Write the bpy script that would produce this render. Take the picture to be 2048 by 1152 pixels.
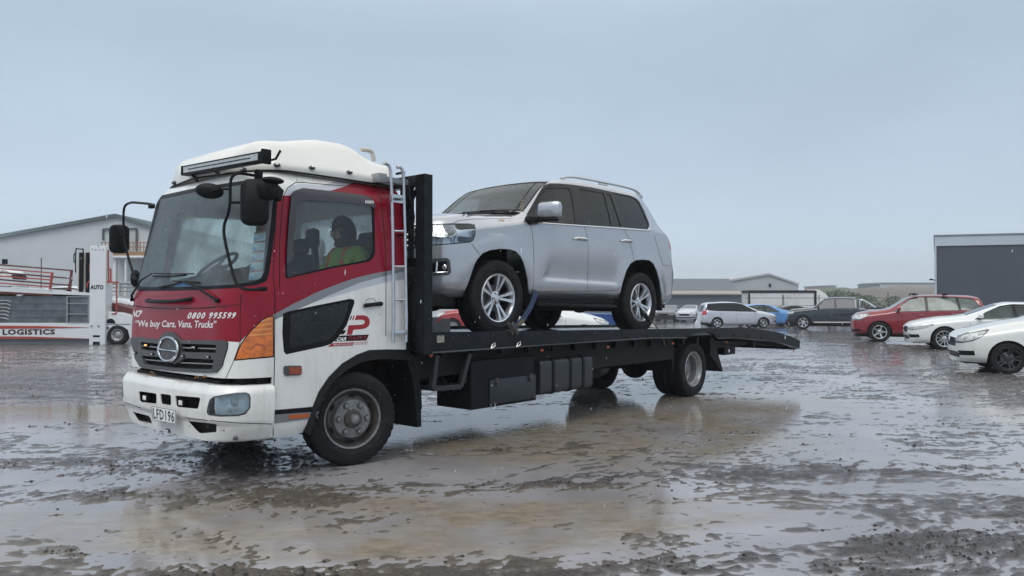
import bpy, bmesh, math, random
from mathutils import Vector, Matrix
from mathutils.bvhtree import BVHTree
from bpy_extras.object_utils import world_to_camera_view
random.seed(7)
sc = bpy.context.scene
for o in list(bpy.data.objects): bpy.data.objects.remove(o)
COL = sc.collection
# ------------------------------------------------------------------ camera
F, CAMH, PITCH = 1500.0, 1.489, math.atan(25/1500.0)
cam_d = bpy.data.cameras.new('camera'); cam = bpy.data.objects.new('camera', cam_d); COL.objects.link(cam)
cam_d.sensor_width = 36; cam_d.lens = 36*F/2048; cam_d.clip_start = .05; cam_d.clip_end = 3000
cam.location = (0, 0, CAMH); cam.rotation_euler = (math.pi/2+PITCH, 0, 0)
sc.camera = cam
sc.render.resolution_x = 1024; sc.render.resolution_y = 576
sc.view_settings.view_transform = 'Standard'; sc.view_settings.look = 'None'
sc.view_settings.exposure = 0.13; sc.view_settings.gamma = 1
# ------------------------------------------------------------------ world
w = bpy.data.worlds.new('World'); sc.world = w; w.use_nodes = True
nt = w.node_tree; nt.nodes.clear()
def N(nt, t, **k):
    n = nt.nodes.new(t)
    for a, b in k.items(): setattr(n, a, b)
    return n
SUN_EL, SUN_ROT = math.radians(55), math.radians(205)
wo = N(nt, 'ShaderNodeOutputWorld'); bg = N(nt, 'ShaderNodeBackground'); tc = N(nt, 'ShaderNodeTexCoord')
sky = N(nt, 'ShaderNodeTexSky', sky_type='NISHITA', sun_disc=False, sun_elevation=SUN_EL, sun_rotation=SUN_ROT)
sep = N(nt, 'ShaderNodeSeparateXYZ'); ramp = N(nt, 'ShaderNodeValToRGB')
nt.links.new(tc.outputs['Generated'], sep.inputs[0]); nt.links.new(sep.outputs['Z'], ramp.inputs[0])
cr = ramp.color_ramp; cr.interpolation = 'B_SPLINE'
def setramp(cr, stops):
    while len(cr.elements) > 1: cr.elements.remove(cr.elements[-1])
    cr.elements[0].position = stops[0][0]; cr.elements[0].color = (*stops[0][1], 1)
    for p, c in stops[1:]:
        e = cr.elements.new(p); e.color = (*c, 1)
setramp(cr, [(0, (.57, .68, .785)), (.06, (.53, .65, .765)), (.16, (.48, .59, .72)), (.30, (.41, .515, .64)), (.42, (.42, .52, .64)), (.58, (1.7, 1.85, 2.0)), (1, (3.6, 3.7, 3.8))])
noi = N(nt, 'ShaderNodeTexNoise'); mp = N(nt, 'ShaderNodeMapping'); mp.inputs['Scale'].default_value = (1.2, 1.2, 3.2)
mp.inputs['Location'].default_value = (.35, 0, .1)
noi.inputs['Scale'].default_value = 1.6; noi.inputs['Detail'].default_value = 6; noi.inputs['Roughness'].default_value = .55; noi.inputs['Distortion'].default_value = .4
nt.links.new(tc.outputs['Generated'], mp.inputs[0]); nt.links.new(mp.outputs[0], noi.inputs['Vector'])
mr = N(nt, 'ShaderNodeMapRange'); mr.inputs['From Min'].default_value = .3; mr.inputs['From Max'].default_value = .7
mr.inputs['To Min'].default_value = .93; mr.inputs['To Max'].default_value = 1.075
nt.links.new(noi.outputs[0], mr.inputs[0])
vm = N(nt, 'ShaderNodeVectorMath', operation='SCALE'); nt.links.new(ramp.outputs[0], vm.inputs[0]); nt.links.new(mr.outputs[0], vm.inputs['Scale'])
sk = N(nt, 'ShaderNodeVectorMath', operation='SCALE'); nt.links.new(sky.outputs[0], sk.inputs[0]); sk.inputs['Scale'].default_value = .06
mx = N(nt, 'ShaderNodeMix', data_type='RGBA'); mx.inputs['Factor'].default_value = .93
nt.links.new(sk.outputs[0], mx.inputs['A']); nt.links.new(vm.outputs[0], mx.inputs['B'])
nt.links.new(mx.outputs['Result'], bg.inputs[0]); bg.inputs[1].default_value = 1.06; nt.links.new(bg.outputs[0], wo.inputs[0])
# ------------------------------------------------------------------ sun behind cloud
sd = bpy.data.lights.new('sun', 'SUN'); sd.energy = 1.15; sd.angle = math.radians(30); sd.color = (1, .97, .93)
so = bpy.data.objects.new('sun', sd); COL.objects.link(so)
so.rotation_euler = (math.radians(90)-SUN_EL, 0, math.radians(-25))

# ------------------------------------------------------------------ materials
MATS = {}
def mat(name, col, rough=.5, metal=0, coat=0, spec=.5, bump=0, bscale=60, var=0, vscale=6, emit=None, dirt=0, dcol=(.16, .13, .10), dscale=7, alpha=1, rvar=0, dstr=1):
    if name in MATS: return MATS[name]
    m = bpy.data.materials.new(name); m.use_nodes = True; t = m.node_tree; b = t.nodes['Principled BSDF']
    b.inputs['Base Color'].default_value = (*col, 1); b.inputs['Roughness'].default_value = rough
    b.inputs['Metallic'].default_value = metal; b.inputs['Coat Weight'].default_value = coat; b.inputs['Coat Roughness'].default_value = .04
    b.inputs['Specular IOR Level'].default_value = spec
    m.diffuse_color = (*col, 1)
    tc = N(t, 'ShaderNodeTexCoord')
    src = None
    if var:
        n = N(t, 'ShaderNodeTexNoise'); n.inputs['Scale'].default_value = vscale; n.inputs['Detail'].default_value = 5; n.inputs['Roughness'].default_value = .65
        t.links.new(tc.outputs['Object'], n.inputs['Vector'])
        mr = N(t, 'ShaderNodeMapRange'); mr.inputs['From Min'].default_value = .3; mr.inputs['From Max'].default_value = .7
        mr.inputs['To Min'].default_value = 1-var; mr.inputs['To Max'].default_value = 1+var; t.links.new(n.outputs[0], mr.inputs[0])
        s = N(t, 'ShaderNodeVectorMath', operation='SCALE'); s.inputs[0].default_value = col; t.links.new(mr.outputs[0], s.inputs['Scale'])
        t.links.new(s.outputs[0], b.inputs['Base Color']); src = s.outputs[0]
    if dirt:
        n = N(t, 'ShaderNodeTexNoise'); n.inputs['Scale'].default_value = dscale; n.inputs['Detail'].default_value = 8; n.inputs['Roughness'].default_value = .72
        mpd = N(t, 'ShaderNodeMapping'); mpd.inputs['Scale'].default_value = (1, 1, dstr); t.links.new(tc.outputs['Object'], mpd.inputs[0]); t.links.new(mpd.outputs[0], n.inputs['Vector'])
        r = N(t, 'ShaderNodeMapRange'); r.inputs['From Min'].default_value = .5; r.inputs['From Max'].default_value = .78; r.inputs['To Max'].default_value = dirt
        t.links.new(n.outputs[0], r.inputs[0])
        mxx = N(t, 'ShaderNodeMix', data_type='RGBA'); t.links.new(r.outputs[0], mxx.inputs['Factor'])
        if src: t.links.new(src, mxx.inputs['A'])
        else: mxx.inputs['A'].default_value = (*col, 1)
        mxx.inputs['B'].default_value = (*dcol, 1); t.links.new(mxx.outputs['Result'], b.inputs['Base Color'])
    if rvar:
        n = N(t, 'ShaderNodeTexNoise'); n.inputs['Scale'].default_value = 9; n.inputs['Detail'].default_value = 6
        t.links.new(tc.outputs['Object'], n.inputs['Vector'])
        r = N(t, 'ShaderNodeMapRange'); r.inputs['To Min'].default_value = max(.02, rough-rvar); r.inputs['To Max'].default_value = rough+rvar
        t.links.new(n.outputs[0], r.inputs[0]); t.links.new(r.outputs[0], b.inputs['Roughness'])
    if bump:
        n = N(t, 'ShaderNodeTexNoise'); n.inputs['Scale'].default_value = bscale; n.inputs['Detail'].default_value = 3
        t.links.new(tc.outputs['Object'], n.inputs['Vector'])
        bp = N(t, 'ShaderNodeBump'); bp.inputs['Strength'].default_value = bump; bp.inputs['Distance'].default_value = .01
        t.links.new(n.outputs[0], bp.inputs['Height']); t.links.new(bp.outputs[0], b.inputs['Normal'])
    if emit:
        b.inputs['Emission Color'].default_value = (*emit[0], 1); b.inputs['Emission Strength'].default_value = emit[1]
    MATS[name] = m; return m
def glassmat(name, tint, rough=.02, dens=1.0, wet=0, wscale=150):
    if name in MATS: return MATS[name]
    m = bpy.data.materials.new(name); m.use_nodes = True; t = m.node_tree; t.nodes.clear()
    o = N(t, 'ShaderNodeOutputMaterial'); tr = N(t, 'ShaderNodeBsdfTransparent'); tr.inputs[0].default_value = (*tint, 1)
    gl = N(t, 'ShaderNodeBsdfGlossy'); gl.inputs['Roughness'].default_value = rough; gl.inputs[0].default_value = (.95, .98, 1, 1)
    fr = N(t, 'ShaderNodeFresnel'); fr.inputs[0].default_value = 1.5
    ml = N(t, 'ShaderNodeMath', operation='MULTIPLY_ADD'); ml.inputs[1].default_value = 1.15*dens; ml.inputs[2].default_value = .01
    t.links.new(fr.outputs[0], ml.inputs[0])
    mx = N(t, 'ShaderNodeMixShader'); t.links.new(ml.outputs[0], mx.inputs[0]); t.links.new(tr.outputs[0], mx.inputs[1]); t.links.new(gl.outputs[0], mx.inputs[2])
    last = mx.outputs[0]
    if wet:   # rain film and droplets sitting on the pane
        tc = N(t, 'ShaderNodeTexCoord'); n = N(t, 'ShaderNodeTexVoronoi'); n.inputs['Scale'].default_value = wscale
        t.links.new(tc.outputs['Object'], n.inputs['Vector'])
        r = N(t, 'ShaderNodeMapRange'); r.inputs['From Min'].default_value = .0; r.inputs['From Max'].default_value = .45; r.inputs['To Min'].default_value = 1; r.inputs['To Max'].default_value = 0
        t.links.new(n.outputs['Distance'], r.inputs[0])
        bp = N(t, 'ShaderNodeBump'); bp.inputs['Strength'].default_value = .25; bp.inputs['Distance'].default_value = .004
        t.links.new(r.outputs[0], bp.inputs['Height']); t.links.new(bp.outputs[0], gl.inputs['Normal'])
        df0 = N(t, 'ShaderNodeBsdfDiffuse'); df0.inputs[0].default_value = (.45, .52, .55, 1); tl_ = N(t, 'ShaderNodeBsdfTranslucent'); tl_.inputs[0].default_value = (.78, .88, .90, 1)
        df = N(t, 'ShaderNodeMixShader'); df.inputs[0].default_value = .75; t.links.new(df0.outputs[0], df.inputs[1]); t.links.new(tl_.outputs[0], df.inputs[2])
        n2 = N(t, 'ShaderNodeTexNoise'); n2.inputs['Scale'].default_value = 3.2; n2.inputs['Detail'].default_value = 6
        t.links.new(tc.outputs['Object'], n2.inputs['Vector'])
        r2 = N(t, 'ShaderNodeMapRange'); r2.inputs['From Min'].default_value = .22; r2.inputs['From Max'].default_value = .68; r2.inputs['To Max'].default_value = wet
        t.links.new(n2.outputs[0], r2.inputs[0])
        m2 = N(t, 'ShaderNodeMixShader'); t.links.new(r2.outputs[0], m2.inputs[0]); t.links.new(last, m2.inputs[1]); t.links.new(df.outputs[0], m2.inputs[2])
        last = m2.outputs[0]
    t.links.new(last, o.inputs[0]); MATS[name] = m; return m

# ------------------------------------------------------------------ object helpers
def link(name, me, parent=None, loc=None, rot=None):
    o = bpy.data.objects.new(name, me); COL.objects.link(o)
    if parent: o.parent = parent
    if loc is not None: o.location = loc
    if rot is not None: o.rotation_euler = rot
    return o
def tag(o, label=None, cat=None, group=None, kind=None):
    if label: o['label'] = label
    if cat: o['category'] = cat
    if group: o['group'] = group
    if kind: o['kind'] = kind
    return o
def empty(name, loc=(0, 0, 0), rz=0, parent=None): 
    o = link(name, None, parent, loc, (0, 0, rz)); o.empty_display_size = .3; return o
def bm_obj(bm, name, mats, parent=None, angle=35, loc=None, rot=None, recalc=False, weld=0):
    if weld: bmesh.ops.remove_doubles(bm, verts=bm.verts, dist=weld)
    if recalc: bmesh.ops.recalc_face_normals(bm, faces=bm.faces)
    me = bpy.data.meshes.new(name); bm.to_mesh(me); bm.free()
    if not isinstance(mats, (list, tuple)): mats = [mats]
    for m in mats: me.materials.append(m)
    me.polygons.foreach_set('use_smooth', [True]*len(me.polygons))
    me.set_sharp_from_angle(angle=math.radians(angle))
    return link(name, me, parent, loc, rot)
class MB:
    def __init__(s): s.v = []; s.f = []; s.m = []
    def add(s, vs, fs, mi=0):
        b = len(s.v); s.v += [tuple(v) for v in vs]
        for f in fs: s.f.append([b+i for i in f]); s.m.append(mi)
        return s
    def box(s, c, d, mi=0, rot=None, bev=0):
        bm = bmesh.new(); bmesh.ops.create_cube(bm, size=1)
        for v in bm.verts: v.co = Vector((v.co.x*d[0], v.co.y*d[1], v.co.z*d[2]))
        if bev: bmesh.ops.bevel(bm, geom=list(bm.edges), offset=bev, segments=2, affect='EDGES', profile=.5)
        M = rot if rot is not None else Matrix.Identity(3)
        bm.verts.index_update()
        s.add([M@v.co+Vector(c) for v in bm.verts], [[v.index for v in f.verts] for f in bm.faces], mi); bm.free(); return s
    def span(s, a, b, mi=0, bev=0):
        return s.box([(a[i]+b[i])/2 for i in range(3)], [abs(b[i]-a[i]) for i in range(3)], mi, None, bev)
    def prism(s, poly, axis, a, b, mi=0):
        def P(p, t): return {'x': (t, p[0], p[1]), 'y': (p[0], t, p[1]), 'z': (p[0], p[1], t)}[axis]
        n = len(poly); vs = [P(p, a) for p in poly]+[P(p, b) for p in poly]
        fs = [list(range(n))[::-1], list(range(n, 2*n))]+[[i, (i+1) % n, n+(i+1) % n, n+i] for i in range(n)]
        return s.add(vs, fs, mi)
    def tube(s, pts, r, n=8, mi=0, closed=False, caps=True):
        pts = [Vector(p) for p in pts]; L = len(pts); rr = r if isinstance(r, (list, tuple)) else [r]*L
        up = None; vs = []
        for i, p in enumerate(pts):
            a = pts[i-1] if (i > 0 or closed) else p; b = pts[(i+1) % L] if (i < L-1 or closed) else p
            t = (b-a).normalized()
            if up is None: up = Vector((0, 0, 1)) if abs(t.z) < .9 else Vector((1, 0, 0))
            x = t.cross(up)
            if x.length < 1e-5: x = t.orthogonal()
            x.normalize(); y = x.cross(t).normalized(); up = y
            for k in range(n):
                g = 2*math.pi*k/n; vs.append(p+(x*math.cos(g)+y*math.sin(g))*rr[i])
        fs = []
        for i in range(L if closed else L-1):
            j = (i+1) % L
            for k in range(n): fs.append([i*n+k, i*n+(k+1) % n, j*n+(k+1) % n, j*n+k])
        if caps and not closed: fs += [list(range(n)), [(L-1)*n+k for k in range(n)][::-1]]
        return s.add(vs, fs, mi)
    def bar(s, a, b, w, h=None, mi=0):
        a, b = Vector(a), Vector(b); h = h or w; t = (b-a).normalized(); up = Vector((0, 0, 1)) if abs(t.z) < .9 else Vector((1, 0, 0))
        x = t.cross(up).normalized()*w/2; y = x.cross(t).normalized()*h/2
        vs = [p+sx*x+sy*y for p in (a, b) for sx, sy in ((-1, -1), (1, -1), (1, 1), (-1, 1))]
        return s.add(vs, [[3, 2, 1, 0], [4, 5, 6, 7]]+[[i, (i+1) % 4, 4+(i+1) % 4, 4+i] for i in range(4)], mi)
    def lathe(s, prof, n=32, o=(0, 0, 0), axis='y', mi=0, mod=None):
        # prof: (radius, height along axis); y axis: wheels
        o = Vector(o); vs = []
        for i, (r, h) in enumerate(prof):
            for k in range(n):
                g = 2*math.pi*k/n; rr = r+(mod(i, k) if mod else 0); c, q = rr*math.cos(g), rr*math.sin(g)
                vs.append(o+Vector({'y': (c, h, q), 'z': (c, q, h), 'x': (h, c, q)}[axis]))
        fs = []
        for i in range(len(prof)-1):
            for k in range(n): fs.append([i*n+k, i*n+(k+1) % n, (i+1)*n+(k+1) % n, (i+1)*n+k])
        return s.add(vs, fs, mi)
    def ball(s, c, r, n=12, m=8, mi=0, rot=None):
        if not isinstance(r, (list, tuple)): r = (r, r, r)
        vs = []; fs = []; R = rot if rot is not None else Matrix.Identity(3)
        for i in range(m+1):
            a = math.pi*i/m
            for k in range(n):
                g = 2*math.pi*k/n; vs.append(R@Vector((r[0]*math.sin(a)*math.cos(g), r[1]*math.sin(a)*math.sin(g), r[2]*math.cos(a)))+Vector(c))
        for i in range(m):
            for k in range(n): fs.append([i*n+k, (i+1)*n+k, (i+1)*n+(k+1) % n, i*n+(k+1) % n])
        return s.add(vs, fs, mi)
    def build(s, name, mats, parent=None, angle=35, loc=None, rot=None, bev=0):
        bm = bmesh.new(); vv = [bm.verts.new(v) for v in s.v]
        for f, mi in zip(s.f, s.m):
            try:
                q = bm.faces.new([vv[i] for i in f]); q.material_index = mi
            except ValueError: pass
        bmesh.ops.remove_doubles(bm, verts=bm.verts, dist=1e-5)
        bmesh.ops.recalc_face_normals(bm, faces=bm.faces)
        if bev:
            es = [e for e in bm.edges if len(e.link_faces) == 2 and e.calc_face_angle(0) > .6]
            bmesh.ops.bevel(bm, geom=es, offset=bev, segments=1, affect='EDGES')
        return bm_obj(bm, name, mats, parent, angle, loc, rot)
def curve_pts(pts, k=6):   # Catmull-Rom
    P = [Vector(p) for p in pts]; out = []
    for i in range(len(P)-1):
        p0 = P[max(i-1, 0)]; p1 = P[i]; p2 = P[i+1]; p3 = P[min(i+2, len(P)-1)]
        for j in range(k):
            t = j/k; out.append(.5*((2*p1)+(p2-p0)*t+(2*p0-5*p1+4*p2-p3)*t*t+(3*p1-p0-3*p2+p3)*t**3))
    out.append(P[-1]); return out
def round_poly(pts, r, k=4):
    P = [Vector(p) for p in pts]; out = []; n = len(P)
    for i in range(n):
        a, b, c = P[i-1], P[i], P[(i+1) % n]; d1 = min(r, (a-b).length*.45); d2 = min(r, (c-b).length*.45)
        s = b+(a-b).normalized()*d1; e = b+(c-b).normalized()*d2
        for j in range(k+1):
            t = j/k; q = s*(1-t)**2+b*2*t*(1-t)+e*t*t; out.append((q.x, q.y))
    return out
def interp(tab, x):
    if x <= tab[0][0]: return tab[0][1]
    for (a, b), (c, d) in zip(tab, tab[1:]):
        if x <= c: return b+(d-b)*(x-a)/(c-a)
    return tab[-1][1]
def smoothi(tab, x, h=.06):
    return sum(interp(tab, x+h*k/3)*wt for k, wt in ((-3, 1), (-2, 2), (-1, 3), (0, 4), (1, 3), (2, 2), (3, 1)))/16
def pip(p, poly):
    x, y = p; c = False; j = len(poly)-1
    for i in range(len(poly)):
        xi, yi = poly[i]; xj, yj = poly[j]
        if (yi > y) != (yj > y) and x < (xj-xi)*(y-yi)/(yj-yi)+xi: c = not c
        j = i
    return c
# ------------------------------------------------------------------ projection frames
def px_ray(u, v):
    x = (u-1024)/F; z = -(v-576)/F
    return Vector((x, math.cos(PITCH)-z*math.sin(PITCH), math.sin(PITCH)+z*math.cos(PITCH)))
class Frame:      # local frame of a thing, and the sight lines used when its outlines were traced
    def __init__(s, M):
        s.M = M; s.I = M.inverted(); s.C = s.I@Vector((0, 0, CAMH)); s.R = s.I.to_3x3()
    def ray(s, u, v): return (s.R@px_ray(u, v)).normalized()
    def px(s, co):
        p = s.M@Vector(co); y = p.y; z = p.z-CAMH
        d = y*math.cos(PITCH)+z*math.sin(PITCH); e = -y*math.sin(PITCH)+z*math.cos(PITCH)
        return (1024+F*p.x/d, 576-F*e/d)
    def on(s, u, v, **k):
        r = s.ray(u, v); a, val = list(k.items())[0]; i = 'xyz'.index(a); t = (val-s.C[i])/r[i]; return s.C+r*t
    def hit(s, bvh, u, v):
        r = s.ray(u, v); h = bvh.ray_cast(s.C, r)
        if h[0] is not None: return (h[0], h[1])
        best = None; t = (bvh.find_nearest(s.C)[0]-s.C).length     # sight line just misses the rim: take the closest surface point
        for k in range(60):
            q = bvh.find_nearest(s.C+r*(t+k*.05))
            if best is None or q[3] < best[3]: best = q
        return (best[0], best[1]) if best[3] < .12 else None
def fl(v): return Vector((v[0], -v[1], v[2]))
def px_cutter(fr, poly, mirror=False):
    n = len(poly)
    if not mirror:
        return fr.px, [(fr.C, fr.ray(*poly[i]).cross(fr.ray(*poly[(i+1) % n])).normalized()) for i in range(n)]
    return (lambda c: fr.px(fl(c))), [(fl(fr.C), fl(fr.ray(*poly[i]).cross(fr.ray(*poly[(i+1) % n]))).normalized()) for i in range(n)]
def ax_cutter(poly, axis):
    i, j = {'y': (0, 2), 'x': (1, 2), 'z': (0, 1)}[axis]; pl = []
    for k in range(len(poly)):
        a, b = poly[k], poly[(k+1) % len(poly)]; co = Vector((0, 0, 0)); co[i] = a[0]; co[j] = a[1]
        no = Vector((0, 0, 0)); no[i] = -(b[1]-a[1]); no[j] = b[0]-a[0]; pl.append((co, no.normalized()))
    return (lambda c: (c[i], c[j])), pl
def cut(bm, cand, cutter, poly, eps):
    proj, planes = cutter; cache = {}
    def pv(v):
        q = cache.get(v)
        if q is None: q = proj(v.co); cache[v] = q
        return q
    def bb(f):
        ps = [pv(v) for v in f.verts]; xs = [p[0] for p in ps]; ys = [p[1] for p in ps]
        return min(xs), min(ys), max(xs), max(ys)
    def near(f, x0, y0, x1, y1):
        b = bb(f); return b[2] >= x0-eps and b[0] <= x1+eps and b[3] >= y0-eps and b[1] <= y1+eps
    X = [p[0] for p in poly]; Y = [p[1] for p in poly]
    S = set(f for f in cand if near(f, min(X), min(Y), max(X), max(Y)))
    for i, (co, no) in enumerate(planes):
        if no.length < .5: continue
        a, b = poly[i], poly[(i+1) % len(poly)]
        sub = [f for f in S if near(f, min(a[0], b[0]), min(a[1], b[1]), max(a[0], b[0]), max(a[1], b[1]))]
        if not sub: continue
        geom = set(sub)
        for f in sub: geom.update(f.edges); geom.update(f.verts)
        r = bmesh.ops.bisect_plane(bm, geom=list(geom), dist=1e-6, plane_co=co, plane_no=no)
        for g in r['geom_cut']:
            if isinstance(g, bmesh.types.BMVert):
                for f in g.link_faces: S.add(f)
        for g in r['geom']:
            if isinstance(g, bmesh.types.BMFace): S.add(g)
        S = set(f for f in S if f.is_valid)
    return [f for f in S if pip(proj(f.calc_center_median()), poly)]
def take(bm, faces, remove=True, off=0.0):
    nb = bmesh.new(); mp = {}
    bm.normal_update()
    for f in faces:
        for v in f.verts:
            if v not in mp: mp[v] = nb.verts.new(v.co-v.normal*off)
    for f in faces:
        try:
            q = nb.faces.new([mp[v] for v in f.verts]); q.material_index = 0; q.smooth = True
        except ValueError: pass
    if remove: bmesh.ops.delete(bm, geom=list(faces), context='FACES')
    return nb
def thicken(bm, t, rim_mi=None):
    bm.normal_update(); vs = list(bm.verts); fs = list(bm.faces); mp = {}
    for v in vs: mp[v] = bm.verts.new(v.co-v.normal*t)
    be = [e for e in bm.edges if len(e.link_faces) == 1]
    for f in fs:
        q = bm.faces.new([mp[v] for v in reversed(f.verts)]); q.material_index = f.material_index if rim_mi is None else rim_mi
    for e in be:
        f = e.link_faces[0]; l = [l for l in f.loops if l.edge == e][0]; a, b = l.vert, l.link_loop_next.vert
        try: q = bm.faces.new([b, a, mp[a], mp[b]]); q.material_index = f.material_index if rim_mi is None else rim_mi
        except ValueError: pass
def dens(path, step, closed=False):
    out = []; n = len(path)
    for i in range(n if closed else n-1):
        a, b = path[i], path[(i+1) % n]; d = math.hypot(b[0]-a[0], b[1]-a[1]); k = max(1, int(d/step))
        out += [(a[0]+(b[0]-a[0])*j/k, a[1]+(b[1]-a[1])*j/k) for j in range(k)]
    if not closed: out.append(path[-1])
    return out
def hits(fr, bvh, path, step=5, closed=False, mirror=False):
    out = []
    for p in dens(path, step, closed):
        h = fr.hit(bvh, *p)
        if h: out.append((h[0], h[1]) if not mirror else (fl(h[0]), fl(h[1])))
    return out
def ribbon(mb, hp, w, lift=.0015, closed=False, mi=0):
    n = len(hp)
    if n < 2: return
    vs = []
    for i in range(n):
        a = hp[i-1][0] if (i or closed) else hp[i][0]; b = hp[(i+1) % n][0] if (i < n-1 or closed) else hp[i][0]
        t = (b-a)
        if t.length < 1e-6: t = Vector((1, 0, 0))
        s = hp[i][1].cross(t.normalized()).normalized()*w/2; c = hp[i][0]+hp[i][1]*lift
        vs += [c-s, c+s, c-s-hp[i][1]*(lift+.002), c+s-hp[i][1]*(lift+.002)]
    fs = []
    for i in range(n if closed else n-1):
        a, b = 4*i, 4*((i+1) % n); fs += [[a, a+1, b+1, b], [a, b, b+2, a+2], [a+1, a+3, b+3, b+1]]
    mb.add(vs, fs, mi)
# ------------------------------------------------------------------ lofted bodies
def halfsec(ctrl, subs):
    """ctrl [(y,z,r)], subs = subdivisions of each straight run; fixed point count"""
    P = [Vector((c[0], c[1])) for c in ctrl]; out = []; n = len(P); prev = P[0]
    for i in range(1, n):
        r = ctrl[i][2] if i < n-1 else 0
        if i < n-1:
            d1 = min(r, (P[i]-P[i-1]).length*.45); d2 = min(r, (P[i+1]-P[i]).length*.45)
            s = P[i]+(P[i-1]-P[i]).normalized()*d1 if d1 > 1e-6 else P[i]; e = P[i]+(P[i+1]-P[i]).normalized()*d2 if d2 > 1e-6 else P[i]
        else: s = e = P[i]
        for k in range(subs[i-1]): out.append(prev+(s-prev)*k/subs[i-1])
        if i < n-1:
            for k in range(4):
                t = k/4; out.append(s*(1-t)**2+P[i]*2*t*(1-t)+e*t*t)
        prev = e
    out.append(P[-1]); return [(p.x, p.y) for p in out]
def loft(stations, warp=None, capsub=14):
    """stations [(x, [(y,z)...])] -> bmesh; face layers j (row) and s (station)"""
    bm = bmesh.new(); lj = bm.faces.layers.int.new('j'); ls = bm.faces.layers.int.new('s'); rings = []; Nn = len(stations[0][1])
    for x, sec in stations:
        ring = [bm.verts.new((x, -y, z)) for y, z in sec]+[bm.verts.new((x, y, z)) for y, z in sec[-2:0:-1]]
        rings.append(ring)
    M = len(rings[0])
    for s in range(len(rings)-1):
        for i in range(M):
            a, b = rings[s], rings[s+1]; k = (i+1) % M
            f = bm.faces.new([a[i], a[k], b[k], b[i]]); f[lj] = i if i < Nn-1 else M-1-i; f[ls] = s
    for ri, tagv in ((0, -1), (len(rings)-1, -2)):
        r = rings[ri]; rows = []
        for j in range(Nn):
            a = r[j]; b = r[(M-j) % M]
            if a == b: rows.append([a]*(capsub+1)); continue
            rows.append([a]+[bm.verts.new(a.co.lerp(b.co, k/capsub)) for k in range(1, capsub)]+[b])
        for j in range(Nn-1):
            for k in range(capsub):
                q = [rows[j][k], rows[j][k+1], rows[j+1][k+1], rows[j+1][k]]; u = []
                for v in q:
                    if v not in u: u.append(v)
                if len(u) < 3: continue
                if ri: u.reverse()
                try: f = bm.faces.new(u); f[lj] = tagv; f[ls] = j
                except ValueError: pass
    if warp:
        for v in bm.verts: v.co = warp(v.co)
    bmesh.ops.recalc_face_normals(bm, faces=bm.faces); bm.normal_update(); return bm
def split_js(bm, test):
    lj = bm.faces.layers.int['j']; ls = bm.faces.layers.int['s']; return [f for f in bm.faces if test(f[lj], f[ls], f)]

# ------------------------------------------------------------------ lettering
def text_mesh(s, size=1.0, bold=0, shear=0, space=1.0):
    c = bpy.data.curves.new('txt', 'FONT'); c.body = s; c.size = size; c.offset = bold; c.shear = shear; c.space_character = space; c.resolution_u = 2
    o = bpy.data.objects.new('txt', c); COL.objects.link(o); bpy.context.view_layer.update()
    me = bpy.data.meshes.new_from_object(o.evaluated_get(bpy.context.evaluated_depsgraph_get()))
    vs = [v.co.copy() for v in me.vertices]; fs = [list(p.vertices) for p in me.polygons]
    bpy.data.objects.remove(o); bpy.data.curves.remove(c); bpy.data.meshes.remove(me)
    xs = [v.x for v in vs]; ys = [v.y for v in vs]; x0, x1, y0, y1 = min(xs), max(xs), min(ys), max(ys)
    return [((v.x-x0)/(x1-x0), (v.y-y0)/(y1-y0)) for v in vs], fs, (x1-x0)/(y1-y0)
def text_quad(mb, s, quad, place, mi=0, **k):
    """quad: bottom-left, bottom-right, top-right, top-left; place(u,v)->Vector"""
    uv, fs, asp = text_mesh(s, **k); vs = []
    for a, b in uv:
        p = [quad[0][i]*(1-a)*(1-b)+quad[1][i]*a*(1-b)+quad[2][i]*a*b+quad[3][i]*(1-a)*b for i in (0, 1)]
        vs.append(place(*p))
    if any(v is None for v in vs): return
    mb.add(vs, fs, mi)
# ------------------------------------------------------------------ common materials
M_rub = mat('rubber', (.014, .015, .017), .6, spec=.14, bump=.3, bscale=40, dirt=.35, dcol=(.09, .075, .06), dscale=9, rvar=.15)
M_blk = mat('black_paint', (.007, .009, .012), .38, spec=.13, var=.3, rvar=.2, dirt=.15, dcol=(.05, .045, .04))
M_pla = mat('black_plastic', (.009, .010, .012), .42, spec=.13, bump=.15, bscale=200, rvar=.12)
M_und = mat('underbody', (.006, .006, .007), .85)
M_chr = mat('chrome', (.75, .77, .8), .12, metal=1)
M_alu = mat('alu_tube', (.55, .57, .6), .28, metal=1, var=.1, vscale=14)
M_all = mat('alloy', (.62, .64, .67), .27, metal=.85, coat=.6, dirt=.25, dcol=(.14, .11, .08), dscale=14)
M_stl = mat('steel_wheel', (.21, .215, .22), .42, metal=.5, var=.35, vscale=18, dirt=.6, dcol=(.07, .055, .045), dscale=20, rvar=.15)
M_slv = mat('steel_wheel_silver', (.34, .35, .36), .42, metal=.6, var=.2, vscale=14, dirt=.6, dcol=(.13, .10, .08), dscale=12)
M_ddk = mat('dark_steel', (.055, .050, .046), .5, var=.5, vscale=20)
M_amb = mat('amber_lens', (.62, .15, .01), .12, coat=.8, var=.45, vscale=16)
M_amd = mat('amber_dull', (.45, .09, .015), .25, coat=.5)
M_red_l = mat('red_lens', (.42, .012, .02), .15, coat=.8, var=.3, vscale=20)
M_clr = mat('lamp_reflector', (.80, .83, .84), .25, metal=.15, var=.3, vscale=14)
M_int = mat('interior_dark', (.085, .095, .10), .8, var=.2)
M_seat = mat('seat_cloth', (.05, .055, .06), .9)
G_lamp = glassmat('lamp_glass', (.86, .9, .92), .03)
G_win = glassmat('cab_glass', (.74, .88, .87), .015, dens=.85, wet=.82)
G_far = glassmat('rain_glass', (.86, .92, .92), .02, dens=.8, wet=.85, wscale=90)
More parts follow.
